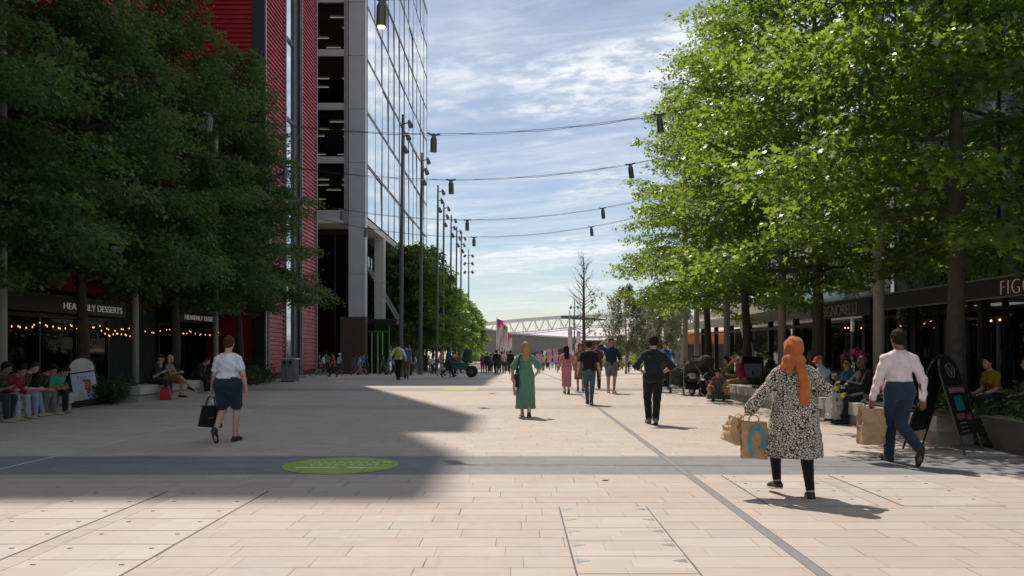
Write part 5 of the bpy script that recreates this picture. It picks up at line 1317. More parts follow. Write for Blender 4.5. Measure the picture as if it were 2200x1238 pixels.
# ------------------------------------------------------------------ seated, left
LB = -11.0
for (y, x, yaw, lab, tp_, bt_, hr_, sk, nod_, ln_, tn_, o_) in (
    (18.50, -10.95, -104, 'youth in a turquoise T-shirt leaning over a phone, rightmost of the seated group', ('short', (.045,.38,.29)), ('trousers', (.018,.018,.02)), ('short', (.015,.012,.012)), 'tan', .8, .80, .35, dict(wL=(-.02,.52,.66), wR=(.06,.52,.62), aL=(-.20,.36,.085), aR=(.24,.46,.085))),
    (17.98, -10.98, -84, 'youth in a dark T-shirt and grey trousers looking at the phone beside turquoise', ('short', (.02,.02,.02)), ('trousers', (.15,.15,.15)), ('curly', (.015,.012,.010)), 'tan', .7, .70, -.5, dict(wL=(-.14,.46,.66), wR=(.16,.44,.60), aL=(-.10,.46,.085), aR=(.12,.30,.085))),
    (17.48, -11.02, -72, 'youth in a camouflage top and pale jeans in the middle of the left group', ('short', (.07,.075,.05), 'camo'), ('jeans', (.20,.26,.34), 'denim'), ('short', (.05,.03,.018)), 'pale', .45, .55, -.6, dict(wL=(-.20,.10,.98), eL=(-1,-.2,-1), wR=(.20,.50,.64), aL=(-.16,.50,.085), aR=(.10,.42,.085))),
    (16.95, -10.92, -100, 'youth in an open red and black jacket over a white T-shirt on the left bench', ('jacket', (.22,.014,.022)), ('jeans', (.24,.30,.38), 'denim'), ('short', (.02,.014,.012)), 'tan', .6, .66, -.3, dict(wL=(-.10,.46,.60), wR=(.22,.40,.66), aL=(-.22,.40,.085), aR=(.20,.52,.085))),
    (16.45, -10.9, -88, 'seated person in a dark patterned top cut off by the left edge', ('short', (.07,.05,.055), 'camo'), ('trousers', (.03,.03,.045)), ('curly', (.02,.014,.012)), 'brown', .4, .50, 0, dict(wL=(-.05,.44,.72), wR=(.08,.42,.72), aL=(-.12,.34,.085), aR=(.16,.44,.085)))):
    h = person((x, y, 0), R(yaw), lab, None, 1.70, 'm', sk, .0095, 'sit', top=tp_, bottom=bt_, hair=hr_, shoes=(.34,.30,.20), nod=nod_, lean=ln_, turn=tn_, ov=o_)
    if 'white T-shirt' in lab: h['emit'](Field().loft(h['T'](0,.035,0)/h['s'], h['M'], [(0,.07,.115),(.2,.065,.105),(.38,.05,.10),(.44,.03,.07)], .01), 'undershirt', clothmat((.55,.55,.57)), .012)
ph_ = Vector((-10.42, 18.36, .70)); tag(MB().cbox(-.04,.04,-.08,.08,0,.012,.003).build('phone', M_BLACK, None, loc=ph_), 'black phone held between the two youths on the left bench', 'phone')
person((-10.8, 23.6, 0), R(-82), 'man in a black cap seated on the left bench, hand at his mouth', None, 1.76, 'm', 'tan', .0105, 'sit', top=('short', (.014,.014,.014)), bottom=('trousers', (.012,.014,.015)), hair=('cap', (.015,.015,.015)), shoes=(.3,.3,.3),
       ov=dict(wL=(-.02,.20,1.20), hL=(.1,-.1,1), wR=(.10,.28,.80), eL=(-.3,-.2,-1)), lean=.3)
person((-10.8, 24.6, 0), R(-98), 'blonde woman in a beige top seated on the left bench with crossed legs', None, 1.70, 'f', 'tan', .0105, 'sit', top=('none', (.22,.18,.13)), bottom=('shorts', (.30,.10,.03)), hair=('bob', (.55,.38,.16)), shoes=(.03,.03,.03),
       ov=dict(aL=(-.02,.42,.085), aR=(-.16,.66,.34), kR=(0,.6,1), pR=-.4, wL=(-.10,.42,.78), wR=(.10,.44,.80), eL=(-.4,-1,-.4)), lean=.12)
person((-10.85, 26.8, 0), R(-92), 'person in dark clothes and white trainers seated at the far end of the left bench', None, 1.72, 'm', 'pale', .012, 'sit', top=('jacket', (.016,.014,.016)), bottom=('trousers', (.012,.012,.014)), hair=('short', (.05,.02,.02)), shoes=(.5,.5,.5), nod=.5, lean=.6)

# ------------------------------------------------------------------ middle distance
def P(px, fy, H, yaw, lab, grp, top_, bot_, hair_=('short', (.03,.02,.015)), sex='m', skin='tan', pose='walk', res=.015, **k):
    g = GP(px, fy); return person(tuple(g), R(yaw), lab, grp, H, sex, skin, res, pose, top=top_, bottom=bot_, hair=hair_, **k)
TR = 'trousers'
K = 'schoolchildren walking past the red building'
h = P(856, 817, 1.83, 0, 'man in a white shirt and black trousers walking away with a yellow-green backpack', None, ('long', (.62,.62,.68), None, -.02), (TR, (.014,.014,.016)), skin='pale', res=.012, ov=dict(aL=(-.06,.12,.09), aR=(.05,-.14,.10), pR=-.3, wL=(-.36,.02,.92), wR=(.34,.05,.92)))
V_, Q_ = backpack(h, None, .16, .23); wear(h, V_, Q_, 'backpack', clothmat((.32,.42,.015)), 'yellow-green backpack worn by the man in the white shirt and black trousers')
P(873, 815, 1.80, 5, 'man in a blue shirt and khaki trousers walking beside the yellow-green backpack', None, ('short', (.05,.12,.24)), (TR, (.16,.12,.06)), skin='pale')
P(880, 809, 1.78, 185, 'person in a dark jacket just right of the man in blue and khaki', None, ('jacket', (.03,.03,.035)), (TR, (.02,.02,.02)), skin='pale', ov=dict(eyes=True))
h = P(962, 811.5, 1.74, -72, 'man in a blue shirt striding right behind a green barrow', None, ('long', (.02,.10,.20), None, -.10), (TR, (.014,.014,.016)), skin='dark', pose='stride', res=.012, ov=dict(wL=(-.25,.42,.95), wR=(.25,.42,.95)))
kids = [
 (660,809,1.40,-60,'child in a yellow cap and white dress, leftmost of the schoolchildren',('short',(.55,.57,.62),None,-.35),(TR,(.03,.03,.04)),('cap',(.55,.50,.08)),'f'),
 (672,806,1.36,-80,'child in a pink cap and navy top near the red wall',('short',(.02,.025,.06)),('shorts',(.02,.02,.03)),('cap',(.55,.25,.35)),'f'),
 (684,808.5,1.40,-70,'child in a navy school top and green shorts',('short',(.02,.03,.09)),('shorts',(.03,.07,.04)),('short',(.04,.02,.02)),'m'),
 (694,807,1.42,-60,'child in a white shirt half hidden beside the adult in green',('short',(.6,.6,.6)),('shorts',(.16,.03,.08)),('short',(.04,.02,.02)),'m'),
 (700,805,1.66,-20,'adult in a teal green T-shirt among the schoolchildren',('short',(.03,.24,.18)),(TR,(.03,.03,.04)),('short',(.05,.03,.02)),'m'),
 (716,810,1.45,100,'child in a red T-shirt among the schoolchildren',('short',(.32,.015,.03)),(TR,(.05,.05,.04)),('short',(.02,.02,.02)),'m'),
 (729,808,1.45,-50,'child in a white sun hat and pale cyan T-shirt',('short',(.35,.52,.58)),('shorts',(.02,.04,.08)),('sunhat',(.65,.65,.66)),'f'),
 (741,804,1.36,-70,'small child in grey walking behind the one in the white sun hat',('short',(.34,.30,.28)),('shorts',(.06,.05,.05)),('short',(.05,.03,.02)),'m'),
 (707,804,1.38,-90,'child in black half hidden behind the one in red',('short',(.03,.03,.03)),(TR,(.03,.03,.03)),('short',(.02,.02,.02)),'m'),
 (760,806.5,1.36,-80,'child in denim with one arm raised in front of the brick pier',('short',(.05,.10,.20)),('shorts',(.05,.12,.22)),('short',(.04,.02,.02)),'m'),
 (772,807,1.38,-75,'child in a grey and white top at the corner of the brick pier',('short',(.36,.36,.42)),('shorts',(.22,.24,.24)),('short',(.06,.04,.03)),'f'),
 (780,806.5,1.50,-60,'taller child in a bright blue shirt beside the green glass doors',('short',(.03,.20,.38)),('shorts',(.02,.03,.06)),('short',(.05,.03,.02)),'m'),
 (787,805,1.42,-70,'child in dark blue directly in front of the green glass doors',('short',(.02,.05,.09)),(TR,(.02,.03,.04)),('short',(.05,.03,.02)),'m'),
 (822,806.5,1.36,-80,'child in a brown top right of the green glass doors',('short',(.14,.06,.04)),(TR,(.03,.03,.03)),('short',(.02,.02,.02)),'f'),
 (833,806,1.32,-75,'child in a teal dress between the brown and purple tops',('short',(.03,.18,.22),None,-.4),None,('long',(.04,.03,.02)),'f'),
 (845,806,1.30,-80,'child in a lilac top just left of the yellow-green backpack',('short',(.24,.26,.45)),(TR,(.04,.03,.10)),('short',(.02,.02,.02)),'f'),
 (891,807,1.40,-60,'child in a pale T-shirt and teal shorts left of the second lamp pole',('short',(.50,.52,.52)),('shorts',(.04,.16,.15)),('short',(.10,.06,.04)),'m')]
for i, (px, fy, H_, yw, lb, tp_, bt_, hr_, sx) in enumerate(kids):
    o_ = dict(flip=bool(i%2)); 
    if 'arm raised' in lb: o_['wL'] = (-.42,.2,1.55)
    h = P(px, fy, H_, yw, lb, K, tp_, bt_, hr_, sx, 'tan' if i%3 else 'brown', ov=o_, shoes=(.03,.03,.035) if i%2 else (.4,.4,.4))
P(928, 805, 1.36, -30, 'child in a white T-shirt and blue shorts between the two lamp poles', None, ('short', (.58,.60,.64)), (TR, (.03,.05,.09)), skin='brown')
P(947, 808, 1.72, -75, 'woman in a cream outfit walking behind the man with the barrow', None, ('short', (.40,.30,.26), None, -.1), (TR, (.42,.36,.30)), ('bun', (.14,.03,.03)), 'f')
P(973, 805, 1.60, -80, 'person in pale grey on the far side of the man with the barrow', None, ('long', (.42,.46,.50)), (TR, (.05,.06,.08)))
P(984, 803, 1.66, -100, 'worker in dark teal standing at the front of the barrow', None, ('jacket', (.02,.06,.06)), (TR, (.02,.04,.04)), ('cap', (.02,.03,.03)), skin='dark')
KF = 'distant crowd left of the woman in green'
far = [(1037,801.5,1.45,-170,'girl in a maroon tracksuit, leftmost of the distant crowd',('long',(.20,.03,.07)),(TR,(.20,.03,.07)),('long',(.03,.02,.02)),'f'),
 (1047,800,1.55,180,'person in navy in the distant crowd beside the maroon tracksuit',('long',(.03,.035,.08)),(TR,(.02,.02,.03)),None,'m'),
 (1055,801,1.62,0,'person in a purple top in the distant crowd',('short',(.14,.05,.20)),(TR,(.02,.02,.03)),None,'f'),
 (1060,800,1.58,170,'person in a pink top in the distant crowd',('short',(.50,.22,.28)),(TR,(.03,.03,.05)),None,'f'),
 (1067,801,1.66,0,'person in black in front of the flagpoles',('jacket',(.02,.02,.02)),(TR,(.02,.02,.02)),None,'m'),
 (1072,800,1.60,180,'person in a grey top in front of the flagpoles',('short',(.22,.22,.24)),(TR,(.03,.03,.03)),None,'m'),
 (1078,801,1.70,10,'tall person in khaki right of the flagpoles',('short',(.20,.17,.11)),(TR,(.06,.05,.04)),None,'m'),
 (1083,800.5,1.64,180,'person in a cream top and dark trousers right of the flagpoles',('short',(.48,.44,.36)),(TR,(.03,.03,.03)),None,'f'),
 (1090,800,1.66,0,'person in a white top just left of the woman in green',('short',(.55,.55,.55)),(TR,(.03,.03,.04)),None,'m'),
 (1097,800.5,1.70,0,'person in black with an orange bag at the left shoulder of the woman in green',('jacket',(.02,.02,.02)),(TR,(.02,.02,.02)),None,'m'),
 (1042,796,1.50,10,'small dark figure at the back of the distant crowd by the bright bushes',('long',(.04,.03,.06)),(TR,(.03,.03,.04)),None,'f'),
 (1052,796,1.56,190,'person in burgundy at the back of the distant crowd',('long',(.14,.03,.05)),(TR,(.03,.03,.04)),None,'f'),
 (1086,796,1.62,180,'person in light blue at the back of the distant crowd',('short',(.25,.35,.50)),(TR,(.03,.03,.04)),None,'m')]
for i, (px, fy, H_, yw, lb, tp_, bt_, hr_, sx) in enumerate(far):
    P(px, fy+(0,2.5,-2,1.2,3.5,-3,0,2,-1.5,3)[i%10], H_*1.08, yw, lb, KF, tp_, bt_, hr_ or ('short', (.03,.02,.02)), sx, 'tan' if i%2 else 'brown', ov=dict(flip=bool(i%2)))
KM = 'distant people between the woman in green and the birches'
mid = [(1158,803,1.80,175,'woman in a pink top and orange skirt far behind the woman in green',('short',(.55,.30,.40)),('skirt',(.48,.20,.07),'plain',.30,.20),('short',(.14,.05,.04)),'f'),
 (1167,798,1.60,0,'person in a pale green top in the distance',('short',(.42,.50,.36)),(TR,(.10,.12,.10)),None,'f'),
 (1176,792,1.70,0,'person in a long black dress in the distance',('long',(.03,.02,.03),None,-.75),None,('long',(.02,.02,.02)),'f'),
 (1187,791,1.60,0,'person in a navy top and pale blue skirt in the distance',('short',(.02,.04,.10)),('skirt',(.30,.45,.60),'plain',.45,.24),None,'f'),
 (1195,791,1.60,180,'person in dark blue walking toward the camera left of the woman in pink',('short',(.03,.05,.12)),(TR,(.05,.04,.04)),None,'m'),
 (1201,794,1.66,0,'person in black at the elbow of the woman in pink',('short',(.02,.02,.02)),(TR,(.03,.03,.03)),None,'m'),
 (1291,797,1.78,0,'woman in a grey dress with a black bag behind the man in navy',('short',(.40,.40,.38),None,-.42),None,('bun',(.20,.12,.06)),'f'),
 (1327,797,1.80,180,'man in a white shirt and dark trousers right of the man in navy',('long',(.62,.62,.64)),(TR,(.03,.03,.04)),None,'m'),
 (1336,795,1.70,180,'person in rust brown just right of the man in the white shirt',('long',(.24,.08,.04)),(TR,(.20,.08,.05)),None,'f'),
 (1364,796,1.70,0,'person in beige beside the birch trunks',('short',(.40,.32,.24)),(TR,(.30,.22,.16)),None,'f'),
 (1376,795,1.72,180,'person in light grey at the left elbow of the man in the dark shirt',('short',(.42,.44,.48)),(TR,(.06,.06,.08)),None,'m'),
 (1457,789,1.84,180,'man in a dark suit and white shirt by the cafe parasols',('jacket',(.02,.02,.03)),(TR,(.05,.05,.06)),None,'m'),
 (1463,788,1.80,170,'dark-haired person standing next to the man in the suit',('jacket',(.03,.03,.04)),(TR,(.03,.03,.03)),None,'m'),
 (1470,797,1.66,190,'fair-haired woman in a pink dress left of the pale posts',('none',(.60,.32,.30),None,-.55),None,('sunhat',(.62,.52,.24)),'f'),
 (1479,792,1.76,180,'person in navy between the pink dress and the pale posts',('short',(.03,.04,.08)),(TR,(.03,.03,.04)),None,'m'),
 (1150,792,1.60,180,'person in light clothes at the right shoulder of the woman in green',('short',(.50,.48,.46)),(TR,(.20,.20,.22)),None,'m')]
for i, (px, fy, H_, yw, lb, tp_, bt_, hr_, sx) in enumerate(mid):
    P(px, fy, H_*1.04, yw, lb, KM, tp_, bt_, hr_ or ('short', (.03,.02,.02)), sx, 'tan', ov=dict(flip=bool(i%2)))
h = P(1348, 801, 1.76, 180, 'man in a white shirt and dark tie walking toward the camera in the distance', None, ('long', (.60,.60,.66)), (TR, (.045,.040,.045)), skin='brown', res=.013, ov=dict(eyes=True))
h['emit'](Field().cap(h['T'](0,.135,.44)/h['s'], h['T'](0,.152,.12)/h['s'], .018, .024), 'tie', clothmat((.02,.02,.04)), .010)
person(pos(1428, 29.2), R(184), 'man in a bright blue top facing the camera and pushing a pushchair', None, 1.78, 'm', 'pale', .011, 'walk', top=('rolled', (.02,.16,.38)), bottom=('trousers', (.03,.03,.04)), hair=('short', (.09,.035,.02)), ov=dict(wL=(-.2,.42,1.0), wR=(.2,.42,1.0), eyes=True))
# ================================================================== STREET FURNITURE AND OTHER THINGS
M_POLE = mat('lamp_pole_grey', (.11,.12,.125), .45, .5, .1)
M_POST = mat('painted_post', (.30,.285,.25), .6, 0, .1, 2)
M_LAMP = mat('lamp_housing', (.12,.125,.125), .45, .4, .12, 8)
M_GLOW = mat('warm_bulb', (1,.75,.4), .5, emit=(1,.62,.25), estr=9.0)
M_GLOW2 = mat('festoon_bulb', (1,.65,.3), .5, emit=(1,.42,.12), estr=2.4)

# tall lamp poles
LPO = [(861,46,15.0),(903,55,15.0),(938,66,15.0),(951,73.8,15.0),(967,80.8,15.0),(979,88.5,15.0),(989,94,15.0)]
for i, (px, y, H) in enumerate(LPO):
    x = (px-CX)*y/FPX; z0 = gz(y)
    lab = ['tall lamp pole behind the yellow-green backpack, nearest and leftmost of the row','tall lamp pole second from the left, at the near edge of the far trees','tall lamp pole rising in front of the far trees, above the man with the barrow','tall lamp pole fourth from the left, thin against the sky','tall lamp pole fifth from the left against the sky','tall lamp pole sixth from the left, low over the far tree tops','tall lamp pole last in the straight row, just above the tree tops'][i]
    t = empty('lamp_pole', (x, y, z0), 0, lab, 'lamp pole', 'tall multi-head lamp poles in a row'); top_ = H-z0
    MB().tube([(0,0,0),(0,0,1.2),(0,0,1.22),(.05,0,top_*.5),(.12,0,top_)], [.15,.15,.125,.11,.07], 12).build('pole', M_POLE, t, smooth=True)
    MB().lathe([(.20,0),(.20,.05),(.15,.06)], 12).build('base_plate', M_POLE, t)
    for k in range(3):
        zz_ = top_-.55-k*.75; d = R(20+k*25)
        hx, hy = .12+.42*math.cos(d), -.25*math.sin(d)-.1
        mb = MB(); mb.tube([(.10,0,zz_),(hx,hy,zz_+.05)], .035, 6)
        mb.tube([(hx-.02,hy+.02,zz_+.16),(hx+.06,hy-.08,zz_-.05),(hx+.12,hy-.18,zz_-.24)], [.07,.13,.15], 12); mb.build('lamp_head', M_LAMP, t, smooth=True)
def thin_pole(px, y, ytop, heads, lab):
    z0 = gz(y); x = (px-CX)*y/FPX; t = empty('lamp_pole', (x,y,z0), 0, lab, 'lamp pole'); top_ = CAMZ+(CY-ytop)*y/FPX-z0
    MB().tube([(0,0,0),(0,0,top_)], [.13,.07], 8).build('pole', M_POLE, t)
    for hz_ in heads:
        for s in (-1, 1):
            mb = MB(); zt = top_-hz_; mb.tube([(0,0,zt),(s*.55,0,zt+.02)], .04, 5); mb.tube([(s*.45,0,zt+.16),(s*.62,-.1,zt-.18)], [.14,.2], 8); mb.build('lamp_head', M_LAMP, t)
thin_pole(1007, 112, 536, (.9,2.0,3.2), 'separate lamp pole with paired heads standing right of the far tree tops')
thin_pole(1234, 118, 643, (1.2,2.6), 'slim far lamp pole with crossed heads just left of the bare tree')
thin_pole(1224, 120, 668, (), 'slim plain mast left of the crossed-head pole')

# cable posts
for side, lst in ((8.3, ((18.3,'round pale post behind the man in the pale shirt'),(25.0,'round pale post left of the restaurant name, above the headscarf'),(31.6,'round pale post behind the seated pair on the right bench'),(36.9,'right one of two pale posts standing close together'),(38.1,'left one of two pale posts standing close together'))),
                  (-11.9, ((18.4,'pale post at the left edge of the view'),(24.8,'round pale post at the end of the left stone bench'),(31.4,'round pale post left of the head of the woman in the white shirt'),(38.0,'slim post in front of the red louvres behind the litter bin')))):
    for y, lab in lst:
        t = empty('cable_post', (side if y != 38.1 else 8.02, y, gz(y)), 0, lab, 'post', 'round posts carrying the light cables')
        rr_ = .125 if side > 0 else .10
        MB().tube([(0,0,0),(0,0,9.8)], [rr_, rr_*.9], 16).build('shaft', M_POST, t, smooth=True); MB().lathe([(rr_+.07,0),(rr_+.07,.03),(rr_+.01,.035)], 16).build('base_plate', M_POST, t)
        MB().lathe([(rr_*.95,9.8),(rr_*.95,9.86),(.02,9.9)], 16).build('cap', M_POST, t)

# hanging lamps on cables
ROWS = [(15.4, 8.30, ['lamp with a glowing bulb at the top edge, above the mirror glass wall','lamp in the top left corner in front of the leaves',None]),
        (24.9, 8.22, ['lamp hanging just right of the mirror glass wall, on the nearest visible cable','pale lamp against the dark left-hand leaves','large lamp touching the right-hand tree on the nearest visible cable']),
        (31.3, 8.15, ['middle lamp on the second cable','small pale lamp over the red louvres','lamp near the right-hand tree on the second cable']),
        (41.4, 8.20, ['middle lamp on the third cable','lamp in front of the grey spandrel of the office corner','lamp near the right-hand tree on the third cable']),
        (47.8, 8.20, ['middle lamp on the fourth, farthest cable','lamp in front of the office columns on the farthest cable','lamp near the right-hand tree on the farthest cable'])]
def zc(x, z0): return z0+.62*((x+2.55)/7)**2
for y, z0, labs in ROWS:
    xs_ = np.linspace(-11.9, 8.3, 40); rs = random.Random(int(y))
    c = empty('light_cable', (0, y, 0), 0, {15.4:'light cable out of view above the lamp with the glowing bulb',24.9:'highest visible light cable strung across the street',31.3:'second light cable strung across the street',41.4:'third light cable strung across the street',47.8:'lowest and farthest light cable strung across the street'}[y], 'cable')
    MB().tube([(x, 0, zc(x, z0)) for x in xs_], .008, 5).build('support_wire', M_BLACK, c)
    MB().tube([(x, 0, zc(x, z0)-.018-.03*abs(math.sin(x*1.9+y))) for x in np.linspace(xs_[0], xs_[-1], 160)], .009, 4).build('power_lead', M_BLACK, c)
    for k, x in enumerate((-2.62, -9.62 if y < 30 else -9.1, 4.42)):
        if labs[k] is None: continue
        z = zc(x, z0); t = empty('hanging_lamp', (x, y, z-.02), 0, labs[k], 'hanging lamp', 'cylinder lamps hanging on the cables')
        t.rotation_euler = (0, rs.uniform(-.03,.03)+(-.10 if x > 0 else (.10 if x < -5 else 0)), rs.uniform(0,.3))
        MB().lathe([(.03,-.03),(.055,-.05),(.07,-.09),(.098,-.15),(.102,-.18),(.102,-.52),(.108,-.525),(.108,-.545),(.085,-.548)][::-1], 20).build('housing', M_LAMP, t, smooth=True)
        mb = MB()
        for s in (-1, 1): mb.tube([(0,0,-.06),(s*.07,0,-.02),(s*.17,0,.02),(s*.20,0,.01)], [.025,.03,.026,.018], 6)
        mb.tube([(-.05,0,.0),(.05,0,.0)], .028, 6); mb.build('bracket', M_LAMP, t, smooth=True)
        for s in (-1,1): MB().cbox(s*.16-.03,s*.16+.03,-.03,.03,-.0,.045,.006).build('clamp', M_LAMP, t)
        MB().lathe([(.078,-.556),(.078,-.550)], 18).build('lens', M_GLOW if (y < 20 and k == 0) else mat('lamp_lens_unlit', (.25,.23,.20), .3), t)

# festoon bulbs in front of the dessert shop
def festoon(pts, n, lab, m, grp=None, r=.014, sag=.12, name='festoon_lights'):
    t = empty(name, (0,0,0), 0, lab, 'string lights', grp); P0 = [Vector(p) for p in pts]; out = []; L_ = len(P0)-1
    for i in range(n*3+1):
        u_ = i/(n*3)*L_; k = min(L_-1, int(u_)); f = u_-k; p = P0[k].lerp(P0[k+1], f); out.append((p.x, p.y, p.z-sag*4*f*(1-f)))
    MB().tube(out, .006, 4).build('wire', M_BLACK, t)
    bl = MB().lathe([(.004,-.056),(r*.8,-.048),(r,-.034),(r*.8,-.02),(.008,-.006)], 8).build('bulb', m, t, smooth=True)
    for i in range(n):
        o = bl if i == 0 else bl.copy()
        if i: COL.objects.link(o); o.parent = t
        q = out[min(len(out)-1, 3*i+1+(i*7)%3)]; o.location = (q[0], q[1], q[2]-.05*((i*5)%4)/3)
festoon([(-13.75,20,2.32),(-13.75,21.5,2.22),(-13.75,23,2.32),(-13.75,24.5,2.26),(-13.75,26,2.32),(-13.75,28.3,2.3),(-13.75,31.2,2.28)], 42, 'string of warm bulbs under the left dessert shop sign', M_GLOW2)
festoon([(-13.2,25.2,2.12),(-13.3,26.6,2.10),(-13.4,28.2,2.12)], 14, 'short lower string of warm bulbs right of the forked oak trunk', M_GLOW2)
festoon([(-13.75,31.4,2.30),(-13.75,33.4,2.26),(-13.75,36.6,2.28)], 18, 'string of warm bulbs under the farther dessert shop sign', M_GLOW2)
festoon([(10.9,12,2.35),(10.9,16,2.3),(10.9,20,2.35),(10.9,24,2.3),(10.9,27,2.35)], 16, 'string of warm bulbs under the right-hand restaurant canopy', M_GLOW2, r=.026)
# hanging greenery and pendant shades under the canopy
for k, (x, y) in enumerate(((10.75,15.3),(10.8,16.6),(10.7,20.8),(10.8,22.2),(10.75,24.2))):
    rs = np.random.RandomState(60+k); n = 260; P_ = np.stack([rs.normal(0,.10,n), rs.normal(0,.16,n), -rs.uniform(0, 1.5 if k < 2 else .55, n)], 1)
    me = leaves(P_, P_*[1,1,0]+[.01,0,0], rs, .075, OVAL, M_SHRUBL if k < 2 else M_SHRUB, 'foliage', droop=.9)
    t = empty('hanging_plant', (x, y, 2.62), 0, ['long trailing plant hanging under the copper restaurant letters','long trailing plant hanging beside the thick oak trunk','short hanging plant left of the pale round post','short hanging plant beside the bulbs over the seated woman','short hanging plant under the restaurant name board'][k], 'plant', 'plants hanging from the canopy')
    link('foliage', me, t); MB().tube([(0,0,.02),(0,0,-.9 if k < 2 else -.4)], .008, 4).build('stem', M_BLACK, t)
for k, (x, y) in enumerate(((11.3,20.4),(11.3,19.2))):
    t = empty('pendant_lamp', (x, y, 2.84), 0, ['wicker pendant shade inside the restaurant behind the bald man','wicker pendant shade inside the restaurant behind the woman in denim'][k], 'pendant lamp', 'wicker pendants')
    MB().lathe([(.20,-.62),(.20,-.60),(.12,-.42),(.05,-.34),(.03,-.33)], 16).build('shade', mat('wicker', (.22,.10,.04), .8), t, smooth=True); MB().tube([(0,0,0),(0,0,-.34)], .006, 5).build('flex', M_BLACK, t)

# stone benches
def bench(x0, x1, y0, y1, lab, face=-1, h=.45):
    t = empty('stone_bench', ((x0+x1)/2, (y0+y1)/2, 0), 0, lab, 'stone bench'); a, c = (x1-x0)/2, (y1-y0)/2
    n = max(1, int(round((y1-y0)/1.9))); st_ = 2*c/n
    for i in range(n): MB().cbox(-a, a, -c+i*st_+.004, -c+(i+1)*st_-.004, h-.24, h, .008).build('seat_block', M_CONC, t)
    MB().box(-a+(.05 if face < 0 else 0), a-(.05 if face > 0 else 0), -c+.04, c-.04, 0, h-.243).build('plinth', mat('bench_plinth', (.36,.33,.29), .85, 0, .1, 2), t)
bench(6.55, 7.15, 12.45, 17.35, 'pale stone bench under the bald man, running behind the black pavement sign')
bench(6.55, 7.15, 17.6, 19.1, 'short pale stone bench under the man in the orange cap')
bench(6.25, 6.9, 19.4, 26.2, 'pale stone bench under the man in crimson on the right')
bench(-11.2, -10.66, 15.2, 19.15, 'dark stone bench under the seated group at the left edge', 1)
bench(-11.2, -10.58, 22.3, 28.2, 'stone bench with a pale end block on the left, under the blonde woman', 1)
for i in range(3):
    tag(MB().cbox(-.28,.28,-.9,.9,.0,.05,.01).build('bench_slats', mat('dark_timber', (.04,.03,.022), .6, 0, .3, 20), None, loc=(6.85 if i < 2 else 6.6, (12.9, 14.2, 20.6)[i], .453)), ['dark timber seat pad on the stone bench seen between the legs of the black sign','dark timber seat pad on the stone bench beside the bald man','dark timber seat pad on the farther right stone bench'][i], 'seat pad')
# planters
t = empty('planter', (7.75, 11.2, 0), 0, 'tapered dark stone planter end right of the black pavement sign', 'planter')
mb = MB(); mb._add([(-.62,-.9,0),(.9,-.9,0),(.9,.72,0),(-.62,.72,0),(-.80,-.9,.50),(.9,-.9,.50),(.9,.78,.50),(-.80,.78,.50)], [(0,3,2,1),(4,5,6,7),(0,1,5,4),(1,2,6,5),(2,3,7,6),(3,0,4,7)]); mb.build('body', mat('dark_stone', (.13,.125,.115), .8, 0, .15, 3), t)
for (a, b, c, d, lab) in ((7.17,9.5,5,34,'planting_bed_right'),(-14.4,-11.22,13,37,'planting_bed_left')):
    o = MB().box(a, b, c, d, .004, .02).build('planting_soil', mat('soil', (.03,.024,.018), .95, 0, .3, 6, .5, 30), None); tag(o, kind='structure')

# pavement signs
def poster_mat():
    m, nt, b = newmat('drinks_poster'); g = NT(nt); t = g.n('ShaderNodeTexCoord').outputs['Object']
    base = g.mix(g.rng(g.noise(2.2, 3, .5, t), .3, .7), (.42,.52,.68), (.80,.74,.80)); g.put(b.inputs['Base Color'], base); b.inputs['Roughness'].default_value = .35; return m
def round_top(w, h, r, n=12):
    pts = [(-w/2,0),(w/2,0),(w/2,h-r)]; 
    for i in range(n+1): a = math.pi*i/n; pts.append((w/2*math.cos(a), h-r+r*math.sin(a)))
    pts.append((-w/2,h-r)); return pts
t = empty('pavement_sign', (-11.62, 21.5, 0), R(-52), 'white round-topped pavement sign with a drinks poster beside the seated group', 'pavement sign')
t.rotation_euler = (R(-7), R(-8), R(24))
MB().prism(round_top(.66, 1.30, .30), 0, .035).build('frame', M_BLACK, t)
arch = [(x, z) for x, z in round_top(.58, .36, .26)]; MB().prism([(x, z+.90) for x, z in arch], -.008, -.001).build('header', mat('pale_header', (.72,.73,.66), .5), t)
MB().box(-.29,.29,-.008,-.001,.13,.86).build('poster', poster_mat(), t)
MB().prism([(-.0,.40),(.13,.36),(.19,.60),(.02,.66)], -.012, -.009).build('printed_drink', mat('red_drink', (.55,.09,.05), .4), t)
MB().prism([(-.03,.62),(.16,.58),(.17,.66),(-.02,.69)], -.0125, -.0122).build('printed_leaf', mat('green_print', (.08,.16,.08), .5), t)
MB().prism([(-.18,.16),(-.03,.16),(-.05,.42),(-.17,.42)], -.012, -.009).build('printed_drink', mat('cream_drink', (.60,.50,.42), .4), t)
MB().box(-.14,-.12,-.012,-.009,.74,.80).box(-.10,.10,-.012,-.009,.755,.765).box(-.14,.08,-.012,-.009,.72,.728).box(-.24,.24,-.013,-.0085,.975,.98).build('printed_line', mat('blue_print', (.10,.13,.25), .5), t)

